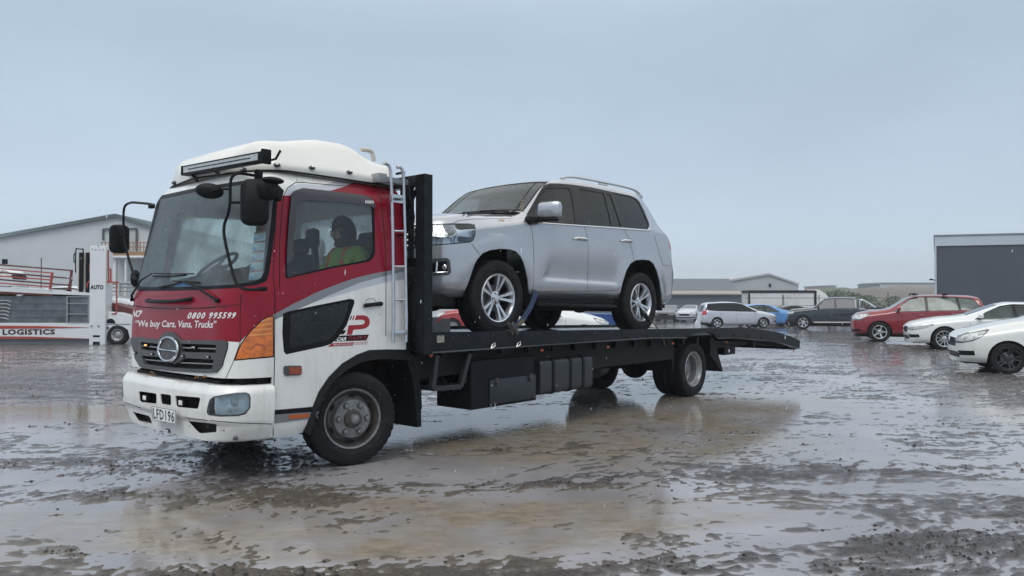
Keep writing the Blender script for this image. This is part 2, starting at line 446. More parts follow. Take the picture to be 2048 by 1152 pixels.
G_side = glassmat('cab_side_glass', (.72, .80, .82), .015, dens=.8, wet=.05)
G_drk = glassmat('privacy_glass', (.05, .065, .08), .015, dens=.55, wet=.015)
M_dkg = mat('dark_glass', (.008, .011, .014), .06, spec=.25)
M_mdg = mat('pale_glass', (.035, .05, .052), .06, spec=.5, var=.7, vscale=2.2)
M_wht = mat('white_plain', (.72, .74, .75), .45)
CACHE = {}
def wheel_meshes(key, R, wd, rr, style, seg=64):
    if key in CACHE: return CACHE[key]
    d = R-rr; h = wd/2; t = MB()
    prof = [(rr-.02, .30*wd), (rr, -.40*wd+.8*wd), (rr+.012, h*.86), (rr+.3*d, h), (rr+.62*d, h*.99), (R-.12*d, h*.93), (R-.02*d, h*.84), (R, h*.70)]
    g = .055*d+.004
    mid = []
    for c in (.42, 0, -.42):
        mid += [(R, h*(c+.07)), (R-g*1.6, h*(c+.05)), (R-g*1.6, h*(c-.05)), (R, h*(c-.07))]
    full = prof+mid+[(r, -q) for r, q in prof[::-1]]
    nI = len(full); lug = .012 if style.startswith('truck') else .007
    ls = {6, 7, nI-7, nI-8}
    t.lathe(full, seg, mod=lambda i, k: (-lug if (k % 2 and i in ls) else 0))
    # raised sidewall rib and lettering band
    t.lathe([(rr+.30*d, -h*1.0), (rr+.32*d, -h*1.02), (rr+.35*d, -h*1.0)], seg)
    if style != 'far':
        tm = t
        for k in range(10):
            a = k*.63
            for q in range(3):
                b = a+q*.085; r0, r1 = rr+.48*d, rr+.66*d
                tm.add([(r0*math.cos(b), -h*1.003, r0*math.sin(b)), (r0*math.cos(b+.055), -h*1.003, r0*math.sin(b+.055)), (r1*math.cos(b+.055), -h*1.012, r1*math.sin(b+.055)), (r1*math.cos(b), -h*1.012, r1*math.sin(b))], [[0, 1, 2, 3]])
    r = MB()
    n = 48
    if style == 'truck_front':
        r.lathe([(rr-.03, .3*wd), (rr-.004, -.36*wd), (rr+.012, -.42*wd), (rr+.006, -.455*wd), (rr-.006, -.44*wd), (rr-.012, -.40*wd)], n, mi=1)
        r.lathe([(rr-.012, -.40*wd), (rr-.018, -.34*wd), (rr-.036, -.10*wd), (.205, -.13*wd)], n, mi=0)
        r.lathe([(.205, -.13*wd), (.185, -.20*wd), (.176, -.36*wd), (.168, -.40*wd), (.105, -.42*wd), (.085, -.42*wd)], n, mi=1)
        r.lathe([(.085, -.42*wd), (.083, -.44*wd), (.078, -.52*wd), (.062, -.55*wd), (.047, -.55*wd)], 30, mi=2)
        r.lathe([(.047, -.55*wd), (.045, -.66*wd), (.036, -.72*wd), (.02, -.74*wd), (0.001, -.745*wd)], 24, mi=1)
        for k in range(6):
            a = 2*math.pi*(k+.25)/6; c = (.133*math.cos(a), 0, .133*math.sin(a))
            r.lathe([(.030, -.40*wd), (.029, -.435*wd), (.022, -.44*wd)], 12, o=c, mi=2)
            r.lathe([(.021, -.44*wd), (.021, -.52*wd), (.014, -.535*wd), (.001, -.535*wd)], 6, o=c, mi=1)
            a2 = 2*math.pi*(k+.75)/6; ca, sa = math.cos(a2), math.sin(a2); p = Vector((.199*ca, -.185*wd, .199*sa)); tx = Vector((-sa, 0, ca)); nx = Vector((ca*.5, -.85, sa*.5)).normalized(); ty = tx.cross(nx)
            vs = [p+nx*.012+tx*.034*math.cos(g)+ty*.014*math.sin(g) for g in [2*math.pi*q/12 for q in range(12)]]
            r.add(vs, [list(range(12))], 3)
        for k in range(10):
            a = 2*math.pi*k/10; r.lathe([(.008, -.50*wd), (.008, -.57*wd), (.001, -.57*wd)], 6, o=(.068*math.cos(a), 0, .068*math.sin(a)), mi=2)
        mats = [M_ddk, M_stl, M_ddk, M_und]
    elif style == 'truck_rear':
        r.lathe([(rr-.03, .3*wd), (rr-.004, -.36*wd), (rr+.012, -.42*wd), (rr+.004, -.455*wd), (rr-.010, -.43*wd), (rr-.02, -.33*wd), (rr-.028, -.22*wd), (rr-.045, -.18*wd), (rr-.05, .25*wd), (.19, .33*wd)], n, mi=1)
        r.lathe([(.19, .33*wd), (.17, .36*wd), (.10, .36*wd), (.095, .3*wd), (.085, -.02*wd), (.06, -.06*wd), (.001, -.06*wd)], n, mi=2)
        for k in range(6):
            a = 2*math.pi*k/6; c = (.135*math.cos(a), 0, .135*math.sin(a)); r.lathe([(.02, .36*wd), (.02, .22*wd), (.001, .22*wd)], 6, o=c, mi=1)
        for k in range(6):
            a2 = 2*math.pi*(k+.5)/6
            vs = [Vector(((.186+.012*math.sin(g))*math.cos(a2+.16*math.cos(g)), .31*wd, (.186+.012*math.sin(g))*math.sin(a2+.16*math.cos(g)))) for g in [2*math.pi*q/12 for q in range(12)]]
            r.add(vs, [list(range(12))], 0)
        mats = [M_und, M_slv, M_stl]
    elif style.startswith('alloy') or style.startswith('black'):
        ns = int(style.split('_')[1]); tw = style.endswith('twin'); blk = style.startswith('black')
        r.lathe([(rr-.02, .3*wd), (rr-.004, -.36*wd), (rr+.01, -.43*wd), (rr+.002, -.46*wd), (rr-.012, -.44*wd), (rr-.02, -.38*wd), (rr-.03, -.2*wd)], n, mi=0)
        r.lathe([(rr-.03, -.2*wd), (rr-.035, .2*wd), (.02, .22*wd), (.001, .22*wd)], n, mi=1)
        r.lathe([(rr*.55, .02*wd), (rr*.56, -.02*wd), (.06, -.03*wd)], 32, mi=3)   # brake disc
        ro = rr-.012
        for k in range(ns):
            for q in ((-1, 1) if tw else (0,)):
                a = 2*math.pi*k/ns+math.pi/2; da0, da1 = q*.16, q*(.62/ns*1.55)
                sp = []
                W0, W1 = (.020, .026) if tw else ((.032, .042) if ns <= 6 else (.012, .013))
                W0 *= rr/.26; W1 *= rr/.26
                for (rad, dang, hw, hh) in ((.045, da0, W0, -.26), (rr*.45, (da0+da1)/2, W0*.85, -.33), (ro, da1, W1, -.42)):
                    aa = a+dang; c, s = math.cos(aa), math.sin(aa)
                    for sw, dh in ((-1, .10), (-.75, 0), (.75, 0), (1, .10)):
                        sp.append((rad*c-s*hw*sw, hh*wd+dh*wd*1.5, rad*s+c*hw*sw))
                fs = [];
                for L in range(2): fs += [[4*L+i, 4*L+i+1, 4*L+i+5, 4*L+i+4] for i in range(3)]
                r.add(sp, fs, 0)
        r.lathe([(.078*rr/.26, -.1*wd), (.075*rr/.26, -.28*wd), (.06*rr/.26, -.31*wd), (.034, -.32*wd)], 24, mi=0)
        r.lathe([(.034, -.32*wd), (.032, -.355*wd), (.001, -.36*wd)], 20, mi=0)
        for k in range(5):
            a = 2*math.pi*(k+.5)/5+math.pi/2; r.lathe([(.011, -.27*wd), (.011, -.325*wd), (.001, -.32*wd)], 8, o=(.055*rr/.26*math.cos(a), 0, .055*rr/.26*math.sin(a)), mi=1)
        A = mat('black_alloy', (.014, .016, .02), .3, coat=.5) if blk else M_all
        mats = [A, M_und, M_und, M_stl]
    else:   # plain steel with cover
        r.lathe([(rr-.02, .3*wd), (rr+.008, -.43*wd), (rr-.012, -.43*wd), (rr-.03, -.3*wd), (rr*.6, -.22*wd), (rr*.3, -.34*wd), (.001, -.34*wd)], 32, mi=0)
        for k in range(8):
            a2 = 2*math.pi*k/8
            r.lathe([(.02, -.36*wd), (.001, -.36*wd)], 8, o=(rr*.68*math.cos(a2), .06*wd, rr*.68*math.sin(a2)), mi=1)
        mats = [M_slv, M_und]
    a = t.build('tyre', M_rub, angle=40); b = r.build('rim', mats, angle=40)
    CACHE[key] = (a.data, b.data); bpy.data.objects.remove(a); bpy.data.objects.remove(b); return CACHE[key]
def wheel(parent, loc, R, wd, rr, style, rz=0, roll=0, seg=64):
    ms = wheel_meshes((R, wd, rr, style), R, wd, rr, style, seg)
    e = empty('wheel', loc, 0, parent); e.rotation_euler = (0, roll, rz)
    link('tyre', ms[0], e); link('rim', ms[1], e); return e

# ------------------------------------------------------------------ generic car shell
SUBS = [3, 1, 4, 4, 6, 3, 3]
def runstart(i): return sum(SUBS[:i])+4*i
J5 = runstart(5)
def car_shell(P, step=.08):
    x0, x1 = -P['fo'], P['wb']+P['ro']; W = P['w']; af, ar = P.get('af', .42), P.get('ar', .30); pf, pr = P.get('pf', 4.0), P.get('pr', 5.0)
    xs = [x0+af-af*math.cos(t) for t in [.28+(math.pi/2-.28)*i/9 for i in range(9)]]
    x = x0+af
    while x < x1-ar: xs.append(x); x += step
    xs += [x1-ar+ar*math.sin(t) for t in [(math.pi/2-.26)*i/7 for i in range(8)]]
    st = []
    for x in xs:
        k = 1.0
        if x < x0+af: k = max(0, 1-((x0+af-x)/af)**2)**(1/pf)
        if x > x1-ar: k = max(0, 1-((x-x1+ar)/ar)**2)**(1/pr)
        w_ = smoothi(P['plan'], x)*W if 'plan' in P else W
        zt = smoothi(P['top'], x, P.get('sm', .07)); ze = zt-smoothi(P['drop'], x); zs = smoothi(P['sill'], x); zb = min(smoothi(P['belt'], x), ze-.025)
        wt = smoothi(P['wt'], x)*W; zm = zs+(zb-zs)*.55
        sec = halfsec([(0, zs, 0), (.84*w_, zs, .04), (w_-.035, zs+.09, .08), (w_, zm, .3), (w_*P.get('sh', .982), zb, P.get('rb', .07)), (wt, ze, P.get('rt', .08)), (wt*.55, ze+(zt-ze)*.8, .3), (0, zt, 0)], SUBS)
        st.append((x, [(y*k, z) for y, z in sec]))
    xc = xs[0]; xr = xs[-1]
    def warp(co):
        x, y, z = co
        if abs(x-xc) < 1e-4: x -= .03*max(0, 1-(y/(.62*W))**2)
        if abs(x-xr) < 1e-4: x += .03*max(0, 1-(y/(.72*W))**2)
        if 'front' in P: x += interp(P['front'], z)*min(1, max(0, (x0+.6-x)/.55))
        if 'rear' in P: x += interp(P['rear'], z)*min(1, max(0, (x-x1+.6)/.55))
        return Vector((x, y, z))
    bm = loft(st, warp, 14); return bm, xs
def add_mb(bm, mb, mi):
    vv = [bm.verts.new(v) for v in mb.v]
    for f, m in zip(mb.f, mb.m):
        try: q = bm.faces.new([vv[i] for i in f]); q.material_index = mi+m
        except ValueError: pass
def arch_poly(cx, cz, r, zb, flat=1.0, n=14):
    return [(cx-r, zb)]+[(cx-r*math.cos(math.pi*i/n), cz+r*flat*math.sin(math.pi*i/n)) for i in range(n+1)]+[(cx+r, zb)]
# ================================================================== TOW TRUCK
A_T = math.radians(48.8); UX = Vector((math.cos(A_T), math.sin(A_T), 0)); UY = Vector((-math.sin(A_T), math.cos(A_T), 0))
TO = Vector((-1.403, 6.79, 0))+UY*1.10
truck = empty('tow_truck', TO, A_T)
tag(truck, 'white and red flatbed tow truck with a long black deck and a lettered cab', 'truck')
FT = Frame(Matrix.Translation(TO) @ Matrix.Rotation(A_T, 4, 'Z'))
on = FT.on
P_wh = mat('cab_white', (.78, .79, .775), .27, coat=.5, dirt=.42, dcol=(.42, .38, .31), dscale=9, var=.04, dstr=.22)
P_rd = mat('cab_red', (.25, .004, .020), .30, coat=.12, spec=.3, dstr=.3, var=.10, vscale=3, dirt=.12, dcol=(.14, .05, .05), dscale=8)
P_sd = mat('stripe_grey', (.22, .23, .25), .3, metal=.3, coat=.5)
P_sl = mat('stripe_silver', (.50, .52, .57), .3, metal=.3, coat=.5)
P_cr = mat('fairing_cream', (.70, .70, .66), .34, coat=.35, dirt=.15, dcol=(.36, .33, .26), dscale=4, var=.04, vscale=2)
P_gr = mat('grille_grey', (.065, .068, .072), .42, rvar=.1, dirt=.2, dcol=(.14, .12, .10))
P_rust = mat('rust', (.20, .10, .045), .8, var=.4, vscale=30)
# ---- cab shell
def cab_sec(z0, k):
    s = halfsec([(0, z0, 0), (1.05, z0, .02), (1.088, z0+.10, .04), (1.10, 1.1, .3), (1.10, 1.62, .25), (1.015, 2.49, .10), (.90, 2.605, .10), (0, 2.655, 0)], [4, 1, 8, 6, 12, 2, 5])
    return [(y*k, z) for y, z in s]
def cab_stations(xr=.60):
    st = [(-.8-.4*math.cos(t), cab_sec(.35, math.sin(t)**.25)) for t in [.28+(math.pi/2-.28)*i/14 for i in range(14)]]
    x = -.80
    while x < xr-.04: st.append((x, cab_sec(.35, 1))); x += .05
    st += [(xr-.03, cab_sec(.35, 1)), (xr-.008, cab_sec(.35, .992)), (xr, cab_sec(.35, .975))]; return st
RAKE = [(.35, .03), (.8, .0), (1.15, 0), (1.5, .02), (1.62, .045), (2.45, .20), (2.56, .26), (2.65, .40)]
def cab_warp(co):
    x, y, z = co
    if abs(x+.8+.4*math.cos(.28)) < 1e-4: x -= .022*max(0, 1-(y/.66)**2)
    x += interp(RAKE, z)*min(1, max(0, (-.45-x)/.62))
    return Vector((x, y, z))
cb = loft(cab_stations(), cab_warp, 22)
cbvh = BVHTree.FromBMesh(cb)
def cfaces(bm, mirror=False, side=None):
    C = fl(FT.C) if mirror else FT.C
    out = [f for f in bm.faces if f.normal.dot(C-f.calc_center_median()) > 0]
    if side: out = [f for f in out if (f.calc_center_median().y*side > .25)]
    return out
def pcut(poly, mirror=False, side=None, eps=1.5, bm=None):
    bm = bm or cb; return cut(bm, cfaces(bm, mirror, side), px_cutter(FT, poly, mirror), poly, eps)
def paint(fs, mi):
    for f in fs:
        if f.is_valid: f.material_index = mi
# paint regions: 0 white 1 red 2 grey stripe 3 silver 4 black
red_low = [(835, 528), (810, 534), (790, 538), (781, 541), (752, 546), (721.5, 553), (698, 560), (674, 568.6), (652, 577), (630, 586), (609, 597), (588, 607), (549.5, 628)]
side_red = [(566, 391), (580, 391), (620, 388), (657, 382.5), (686, 374), (707, 365), (728.5, 361), (745, 362), (800, 366), (835, 400)]+red_low
full_red = [(525, 391)]+side_red+[(512, 650), (480, 684.5), (456, 683), (340, 680), (262, 675), (235, 672), (235, 600), (300, 455), (306, 432)]
paint(pcut(full_red), 1); paint(pcut(side_red, True, 1), 1)
g_dark = [(549.5, 628), (588, 607), (609, 597), (630, 586), (652, 577), (674, 568.6), (698, 560), (721.5, 553), (752, 546), (781, 541), (835, 528), (835, 537), (813, 542), (781, 549), (721, 565), (670, 586), (624, 606), (588, 622), (549.5, 640)]
g_light = [(600, 617), (624, 606), (670, 586), (721, 565), (781, 549), (813, 542), (835, 537), (835, 553), (813, 558), (771, 565), (731, 575), (693, 586), (650, 598), (624, 606.5)]
top_sil = [(572, 391), (576, 379), (584, 371), (600, 367), (640, 371), (665, 365), (694, 357), (721, 359.6), (728.5, 360.8), (707, 365), (686, 374), (657, 382.5), (620, 388), (580, 391)]
for p, mi in ((g_dark, 2), (g_light, 3), (top_sil, 3)):
    paint(pcut(p), mi); paint(pcut(p, True, 1), mi)
ffr = [(460, 684), (480, 685), (469, 721), (549, 714), (549, 640), (512, 652)]
# P logo and slashes on the door
def Z5(pts): return [(540+a/5.235, 540+b/5.235) for a, b in pts]
Pl = Z5([(905, 474), (985, 474), (1020, 486), (1042, 518), (1046, 550), (1035, 585), (1005, 610), (965, 620), (872, 627), (858, 678), (803, 680), (822, 580), (955, 572), (982, 565), (992, 545), (986, 528), (965, 521), (884, 525)])
paint(pcut(Pl), 5)
paint(pcut(Z5([(848, 480), (862, 478), (844, 524), (830, 525)])), 4); paint(pcut(Z5([(874, 477), (888, 476), (873, 524), (858, 525)])), 5)
paint(pcut(Z5([(745, 632), (798, 630), (775, 672), (722, 676)])), 4)
paint(pcut(Z5([(728, 688), (1036, 675), (1010, 738), (672, 750)])), 4)
paint(pcut(Z5([(650, 768), (885, 756), (872, 790), (600, 806)])), 5)
for k in range(9):
    a = 893+k*15; paint(pcut(Z5([(a+6, 752-k*1.2), (a+12, 752-k*1.2), (a+2, 786-k*.7), (a-4, 787-k*.7)])), 5)
# pieces that leave the shell
ws_out = [(317, 392), (395, 375), (482, 362), (535, 358), (551, 364), (556, 380), (553, 430), (545, 500), (538, 548), (533, 562), (515, 570), (470, 576), (412, 579.5), (345, 582), (277, 582), (269, 577), (280, 530), (300, 455)]
ws_in = [(322, 399), (396, 383), (482, 370), (528, 366), (543, 371), (547, 387), (543, 432), (535, 500), (528, 545), (522, 556), (508, 563), (468, 569), (412, 572), (345, 574), (283, 574), (277, 570), (286, 528), (305, 460)]
win_s = [(573, 558), (592, 553), (629, 545), (665, 536.5), (702, 530), (738, 523.5), (746, 517), (750.5, 505), (750, 460), (748.5, 412), (741, 399.5), (723, 392), (662, 384.5), (604, 378.5), (588, 382), (580, 392), (575.5, 440), (571, 520), (570, 552)]
lamp = [(547, 631), (534, 634), (523, 641), (512.5, 651), (501, 662), (491, 675), (483, 687), (478, 697), (469, 720), (547, 713)]
lowwin = [(566, 627), (578, 622.5), (632, 611), (700, 597.5), (708, 599.5), (709, 606), (701, 629), (693, 651), (674, 677.5), (662, 688), (647, 693), (609, 701), (572, 709), (567.5, 703), (564.5, 666)]
grl = [(263, 675), (280, 674), (319, 679), (324, 671), (334.5, 663.5), (347.5, 664), (358, 673), (365, 680), (452, 681), (457, 685), (456, 697), (450, 716), (446, 732), (435, 744.5), (415, 746), (350, 742), (292, 737), (281, 732.5), (272, 717), (269, 702), (264, 685)]
p_ws = take(cb, pcut(ws_out)); p_lampn = take(cb, pcut(lamp)); p_lampf = take(cb, pcut(lamp, True))
p_grl = take(cb, pcut(grl))
p_winn = take(cb, pcut(win_s)); p_winf = take(cb, pcut(win_s, True))
p_lown = take(cb, pcut(lowwin)); p_lowf = take(cb, pcut(lowwin, True))
# wheel arch, lower front and rear window openings
arch = [(-.56, .20), (-.53, .37), (-.47, .55), (-.40, .70), (-.30, .82), (-.16, .93), (0, 1.0), (.14, 1.035), (.35, 1.03), (.80, 1.005), (.80, .2)]
fs = cut(cb, list(cb.faces), ax_cutter(arch, 'y'), arch, .02); bmesh.ops.delete(cb, geom=fs, context='FACES')
low = [(-1.6, .2), (-.845, .2), (-.845, .862), (-1.6, .862)]
fs = cut(cb, list(cb.faces), ax_cutter(low, 'y'), low, .02); bmesh.ops.delete(cb, geom=fs, context='FACES')
fs = [f for f in cb.faces if f.calc_center_median().z < .36 or (f.calc_center_median().z < .8 and f.normal.x > .8)]; bmesh.ops.delete(cb, geom=fs, context='FACES')
rw = round_poly([(-.66, 1.86), (.70, 1.86), (.70, 2.36), (-.66, 2.36)], .07)
fs = cut(cb, [f for f in cb.faces if f.normal.x > .8], ax_cutter(rw, 'x'), rw, .02); p_rw = take(cb, fs)
thicken(cb, .025)
# panel gaps lie on the shell
mb = MB()
gaps = [([(549.5, 575), (549.5, 640), (549, 713), (548, 760), (547, 820), (546, 880)], .007), ([(559, 575), (559, 487), (563, 430), (567, 393), (575, 376), (590, 365.5), (602, 364.5), (640, 368), (686, 371.5), (735, 378), (752.5, 381.5), (761, 395), (766, 440), (771, 507), (772, 560), (771.5, 672)], .007),
        ([(593, 344), (594, 365)], .005), ([(553, 400), (549.5, 480), (546, 560), (549.5, 575), (559, 577)], .006), ([(482, 590), (480, 640), (480.5, 685)], .005), ([(262, 612), (300, 616), (350, 617.5), (400, 616), (481, 609)], .005), ([(483, 590), (481, 612)], .005),
        ([(480.5, 685), (466, 725), (449, 762)], .005), ([(469, 721), (548, 714)], .004)]
for path, wd in gaps:
    for mr in (False, True):
        h = hits(FT, cbvh, path, 5, mirror=mr); ribbon(mb, h, wd, .0012)
# door edge shadow lines: handle recess ring
h = hits(FT, cbvh, [(731, 604), (733, 599), (740, 597), (748, 598), (752, 603)], 2); ribbon(mb, h, .004)
add_mb(cb, mb, 6)
body = bm_obj(cb, 'cab', [P_wh, P_rd, P_sd, P_sl, M_pla, mat('decal_red', (.34, .012, .02), .35), M_und], truck, 32)
def hitp(u, v, off=.003, bvh=None, mirror=False):
    h = FT.hit(bvh or cbvh, u, v)
    if not h: return None
    p = h[0]+h[1]*off; return fl(p) if mirror else p
# ---- windscreen
inn = cut(p_ws, list(p_ws.faces), px_cutter(FT, ws_in), ws_in, 1.5)
g = take(p_ws, inn)
thicken(p_ws, .012); wsf = bm_obj(p_ws, 'windscreen', M_pla, truck, 40)
for v in g.verts: pass
bm_obj(g, 'pane', G_win, wsf, 60)
# ---- side windows and quarter lights (near and far)
def side_window(pc, nm, shrink, gm, mirror):
    poly = win_s if nm == 'side_window' else lowwin
    cx = sum(p[0] for p in poly)/len(poly); cy = sum(p[1] for p in poly)/len(poly)
    if nm == 'side_window': ip = [(u+(4 if u < 600 else -4 if u > 735 else 0), v+(3.5 if v < 420 else -4 if v > 500 else 0)) for u, v in poly]
    else: ip = Z5([(215, 470), (240, 455), (500, 400), (640, 370), (835, 330), (830, 400), (790, 520), (740, 600), (690, 670), (640, 720), (580, 745), (420, 780), (240, 815), (222, 810), (212, 700)])
    inside = cut(pc, list(pc.faces), px_cutter(FT, ip, mirror), ip, 1.5); gl = take(pc, inside, off=.006)
    thicken(pc, .014); o = bm_obj(pc, nm, M_pla, truck, 40); bm_obj(gl, 'pane', gm, o, 60); return o
side_window(p_winn, 'side_window', 4, G_side, False); side_window(p_winf, 'side_window', 4, G_far, True)
G_low = glassmat('low_glass', (.22, .32, .32), .02, dens=.6, wet=.06)
side_window(p_lown, 'quarter_window', 4, G_low, False); side_window(p_lowf, 'quarter_window', 4, G_low, True)
inside = list(p_rw.faces); bm_obj(take(p_rw, inside, off=.01), 'rear_window', G_far, truck)
# ---- door visor
vo = [(571, 528), (571.5, 500), (575.5, 440), (580, 392), (588, 382), (604, 378), (662, 384), (723, 391.5), (742, 399), (749.5, 413), (745, 417), (735, 411), (700, 407), (610, 401), (598, 404), (592, 415), (586, 470), (582, 520)]
vb = loft(cab_stations(), cab_warp, 22)
def visor(mirror):
    f = cut(vb, cfaces(vb, mirror), px_cutter(FT, vo, mirror), vo, 1.5); b = take(vb, f, off=-.022); thicken(b, .004)
    return bm_obj(b, 'window_visor', mat('smoked_acrylic', (.045, .040, .048), .25, coat=.25), truck, 40)
visor(False); visor(True); vb.free()
# ---- corner lamps
def corner(pc, mirror):
    thicken(pc, .03); o = bm_obj(pc, 'indicator_lamp', M_amb, truck, 40)
    m = MB()
    for a, b, c, d in ((526, 641, 545, 637), (515, 652, 544.5, 647), (506, 661, 544, 657), (498, 671, 543.5, 667.5)):
        h = hits(FT, cbvh, [(a, b), (c, d)], 4, mirror=mirror); ribbon(m, h, .012, .002)
    m.build('lens_rib', mat('amber_pale', (.75, .30, .05), .15, coat=.8), o)
    m = MB(); h = hits(FT, cbvh, [(500, 700), (514, 688), (529, 692), (530, 700)], 3, mirror=mirror)
    ribbon(m, h, .018, .001); m.build('bulb_mark', mat('amber_dark', (.42, .08, .01), .2, coat=.8), o)  # darker amber ribbon across the lens
    m = MB(); ribbon(m, hits(FT, cbvh, lamp, 5, True, mirror), .008, .0015, True); m.build('seal', M_pla, o)
corner(p_lampn, False); corner(p_lampf, True)
# ---- grille
ups = [[(283, 683.5), (322, 688), (321, 703), (285, 699)], [(364, 687), (435, 689.5), (434, 706), (365, 703.5)], [(285, 711), (330, 714.5), (352, 728), (372, 716), (430, 719), (427, 738), (385, 738), (340, 734), (291, 728.5)]]
for p in ups:
    f = cut(p_grl, list(p_grl.faces), px_cutter(FT, p), p, 1); bmesh.ops.delete(p_grl, geom=f, context='FACES')
for v in p_grl.verts: v.co.x -= .012
thicken(p_grl, .04); grille = bm_obj(p_grl, 'grille', P_gr, truck, 40)
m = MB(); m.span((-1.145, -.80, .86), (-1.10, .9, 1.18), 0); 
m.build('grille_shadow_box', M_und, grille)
m = MB()
for p, n in ((ups[0], 4), (ups[1], 7)):
    (a, b, c, d) = p
    mid = lambda q, r, t: (q[0]+(r[0]-q[0])*t, q[1]+(r[1]-q[1])*t)
    h = hits(FT, cbvh, [mid(a, d, .5), mid(b, c, .5)], 6); ribbon(m, [(x-nn*.004, nn) for x, nn in h], .010, .004, mi=1)
    for k in range(1, n):
        h = hits(FT, cbvh, [mid(a, b, k/n), mid(d, c, k/n)], 8); ribbon(m, [(x-nn*.03, nn) for x, nn in h], .008, 0)
for k in range(1, 15):
    u = 285+k*10
    h = hits(FT, cbvh, [(u, 712+k*.5), (u, 730+k*.6)], 8); ribbon(m, [(x-nn*.03, nn) for x, nn in h], .008, 0)
h = hits(FT, cbvh, [(288, 719), (350, 725), (429, 728.5)], 8); ribbon(m, [(x-nn*.006, nn) for x, nn in h], .010, 0, mi=1)
m.build('slat', [M_pla, mat('slat_grey', (.30, .31, .32), .4, metal=.5)], grille)
# emblem: ring with two crescent bars
def on_disc(cu, cv, ru, rv, ang): return (cu+ru*math.cos(ang), cv-rv*math.sin(ang))
m = MB(); ring = [on_disc(343, 698, 19.5, 23.5, 2*math.pi*k/28) for k in range(28)]
hp = [FT.hit(cbvh, *p) for p in ring]; m.tube([h[0]+h[1]*.03 for h in hp], .011, 8, 0, closed=True)
ce = FT.hit(cbvh, 343, 698); m.add([ce[0]+ce[1]*.028]+[h[0]+h[1]*.022 for h in hp], [[0, 1+i, 1+(i+1) % 28] for i in range(28)], 1)
h2 = [FT.hit(cbvh, *p) for p in [(324, 697), (333, 699), (343, 700), (353, 701), (362, 703)]]
m.tube([h[0]+h[1]*.034 for h in h2], [.012, .007, .004, .007, .012], 6, 0)
m.build('emblem', [M_chr, P_gr], grille)
# small lamps in the grille
for u, v, mi in ((297, 690, 1), (392, 694.5, 0), (274.5, 705, 0), (309, 708, 0), (370, 712, 0), (421, 713.5, 0)):
    h = FT.hit(cbvh, u, v); m = MB(); big = (u, v) in ((297, 690), (392, 694.5))
    m.box(h[0]+h[1]*.012, (.026, .060 if big else .044, .024), 1, bev=.007); m.box(h[0]+h[1]*.024, (.012, .046 if big else .028, .014), 0, bev=.004)
    m.build('marker_lamp', mat('lit_amber', (.9, .5, .1), .3, emit=((1, .55, .12), 1.0)) if mi else mat('led_lens', (.45, .48, .48), .2, coat=.4), truck).data.materials.append(M_pla)
# ---- bumper
def bsec(k):
    s = halfsec([(0, .335, 0), (1.03, .345, .03), (1.085, .44, .04), (1.105, .50, .02), (1.122, .62, .08), (1.118, .765, .03), (1.085, .805, .02), (0, .80, 0)], [3, 4, 2, 4, 5, 1, 2])
    return [(y*k, z) for y, z in s]
bst = [(-.8-.47*math.cos(t), bsec(math.sin(t)**.24)) for t in [.30+(math.pi/2-.30)*i/14 for i in range(14)]]+[(-.82, bsec(1))]
bst.sort(key=lambda s: s[0]); bst = [s for s in bst if s[0] < -.83]+[(-.835, bsec(1))]
def bwarp(co):
    x, y, z = co
    if abs(x-bst[0][0]) < 1e-4: x -= .02*max(0, 1-(y/.66)**2)
    x += interp([(.33, .05), (.48, .028), (.52, 0), (.6, -.01), (.74, -.005), (.81, .03)], z)*min(1, max(0, (-.80-x)/.2))
    return Vector((x, y, z))
bb = loft(bst, bwarp, 22); bbvh = BVHTree.FromBMesh(bb)
fs = [f for f in bb.faces if f.normal.x > .7]; bmesh.ops.delete(bb, geom=fs, context='FACES')
head = [(414, 824), (416, 812), (420, 800), (428, 794), (450, 790), (476, 786.5), (492, 786), (498, 789), (500, 796), (499.5, 815), (491, 827), (476, 831), (440, 832), (417, 829)]
bcut = lambda p, mr=False: cut(bb, [f for f in cfaces(bb, mr)], px_cutter(FT, p, mr), p, 1.5)
p_h = [(take(bb, bcut(head)), False), (take(bb, bcut(head, True)), True)]
ho = [round_poly(p, 4) for p in ([(277, 782), (313, 787), (313, 808), (279, 804)], [(320, 787), (342, 790), (342, 811), (322, 808)], [(350, 791), (401, 795), (396, 818), (352, 814)], [(264, 823), (299, 832), (305, 848), (276, 842)], [(374, 842), (433, 848), (433, 865), (397, 867)])]
for p in ho: bmesh.ops.delete(bb, geom=bcut(p), context='FACES')
thicken(bb, .009)
m = MB()
for mr in (False, True): ribbon(m, hits(FT, bbvh, [(372, 836), (420, 841), (480, 846), (545, 848)], 5, mirror=mr), .006, .001)
# chips and rust runs along the lower lip
rr_ = random.Random(5); 
for k in range(26):
    u = rr_.uniform(262, 450); v = 833+(u-262)*.08+rr_.uniform(-3, 14)
    h = FT.hit(bbvh, u, v)
    if h:
        s = rr_.uniform(.003, .009); t = Vector((0, 1, 0)).cross(h[1]).normalized(); q = h[1].cross(t); c = h[0]+h[1]*.0012
        m.add([c+t*s*math.cos(a)*rr_.uniform(.5, 1.3)+q*s*math.sin(a)*rr_.uniform(.5, 1.6) for a in [k2*math.pi/3 for k2 in range(6)]], [list(range(6))], 1)
add_mb(bb, m, 1)
bumper = bm_obj(bb, 'bumper', [P_wh, M_und, P_rust], truck, 32)
m = MB(); m.span((-1.14, -.80, .38), (-1.02, .80, .83)); m.span((-1.04, -.98, .40), (-.90, .98, .85)); m.span((-.94, -1.03, .62), (-.83, 1.03, .86)); m.build('bumper_backing', M_und, bumper)
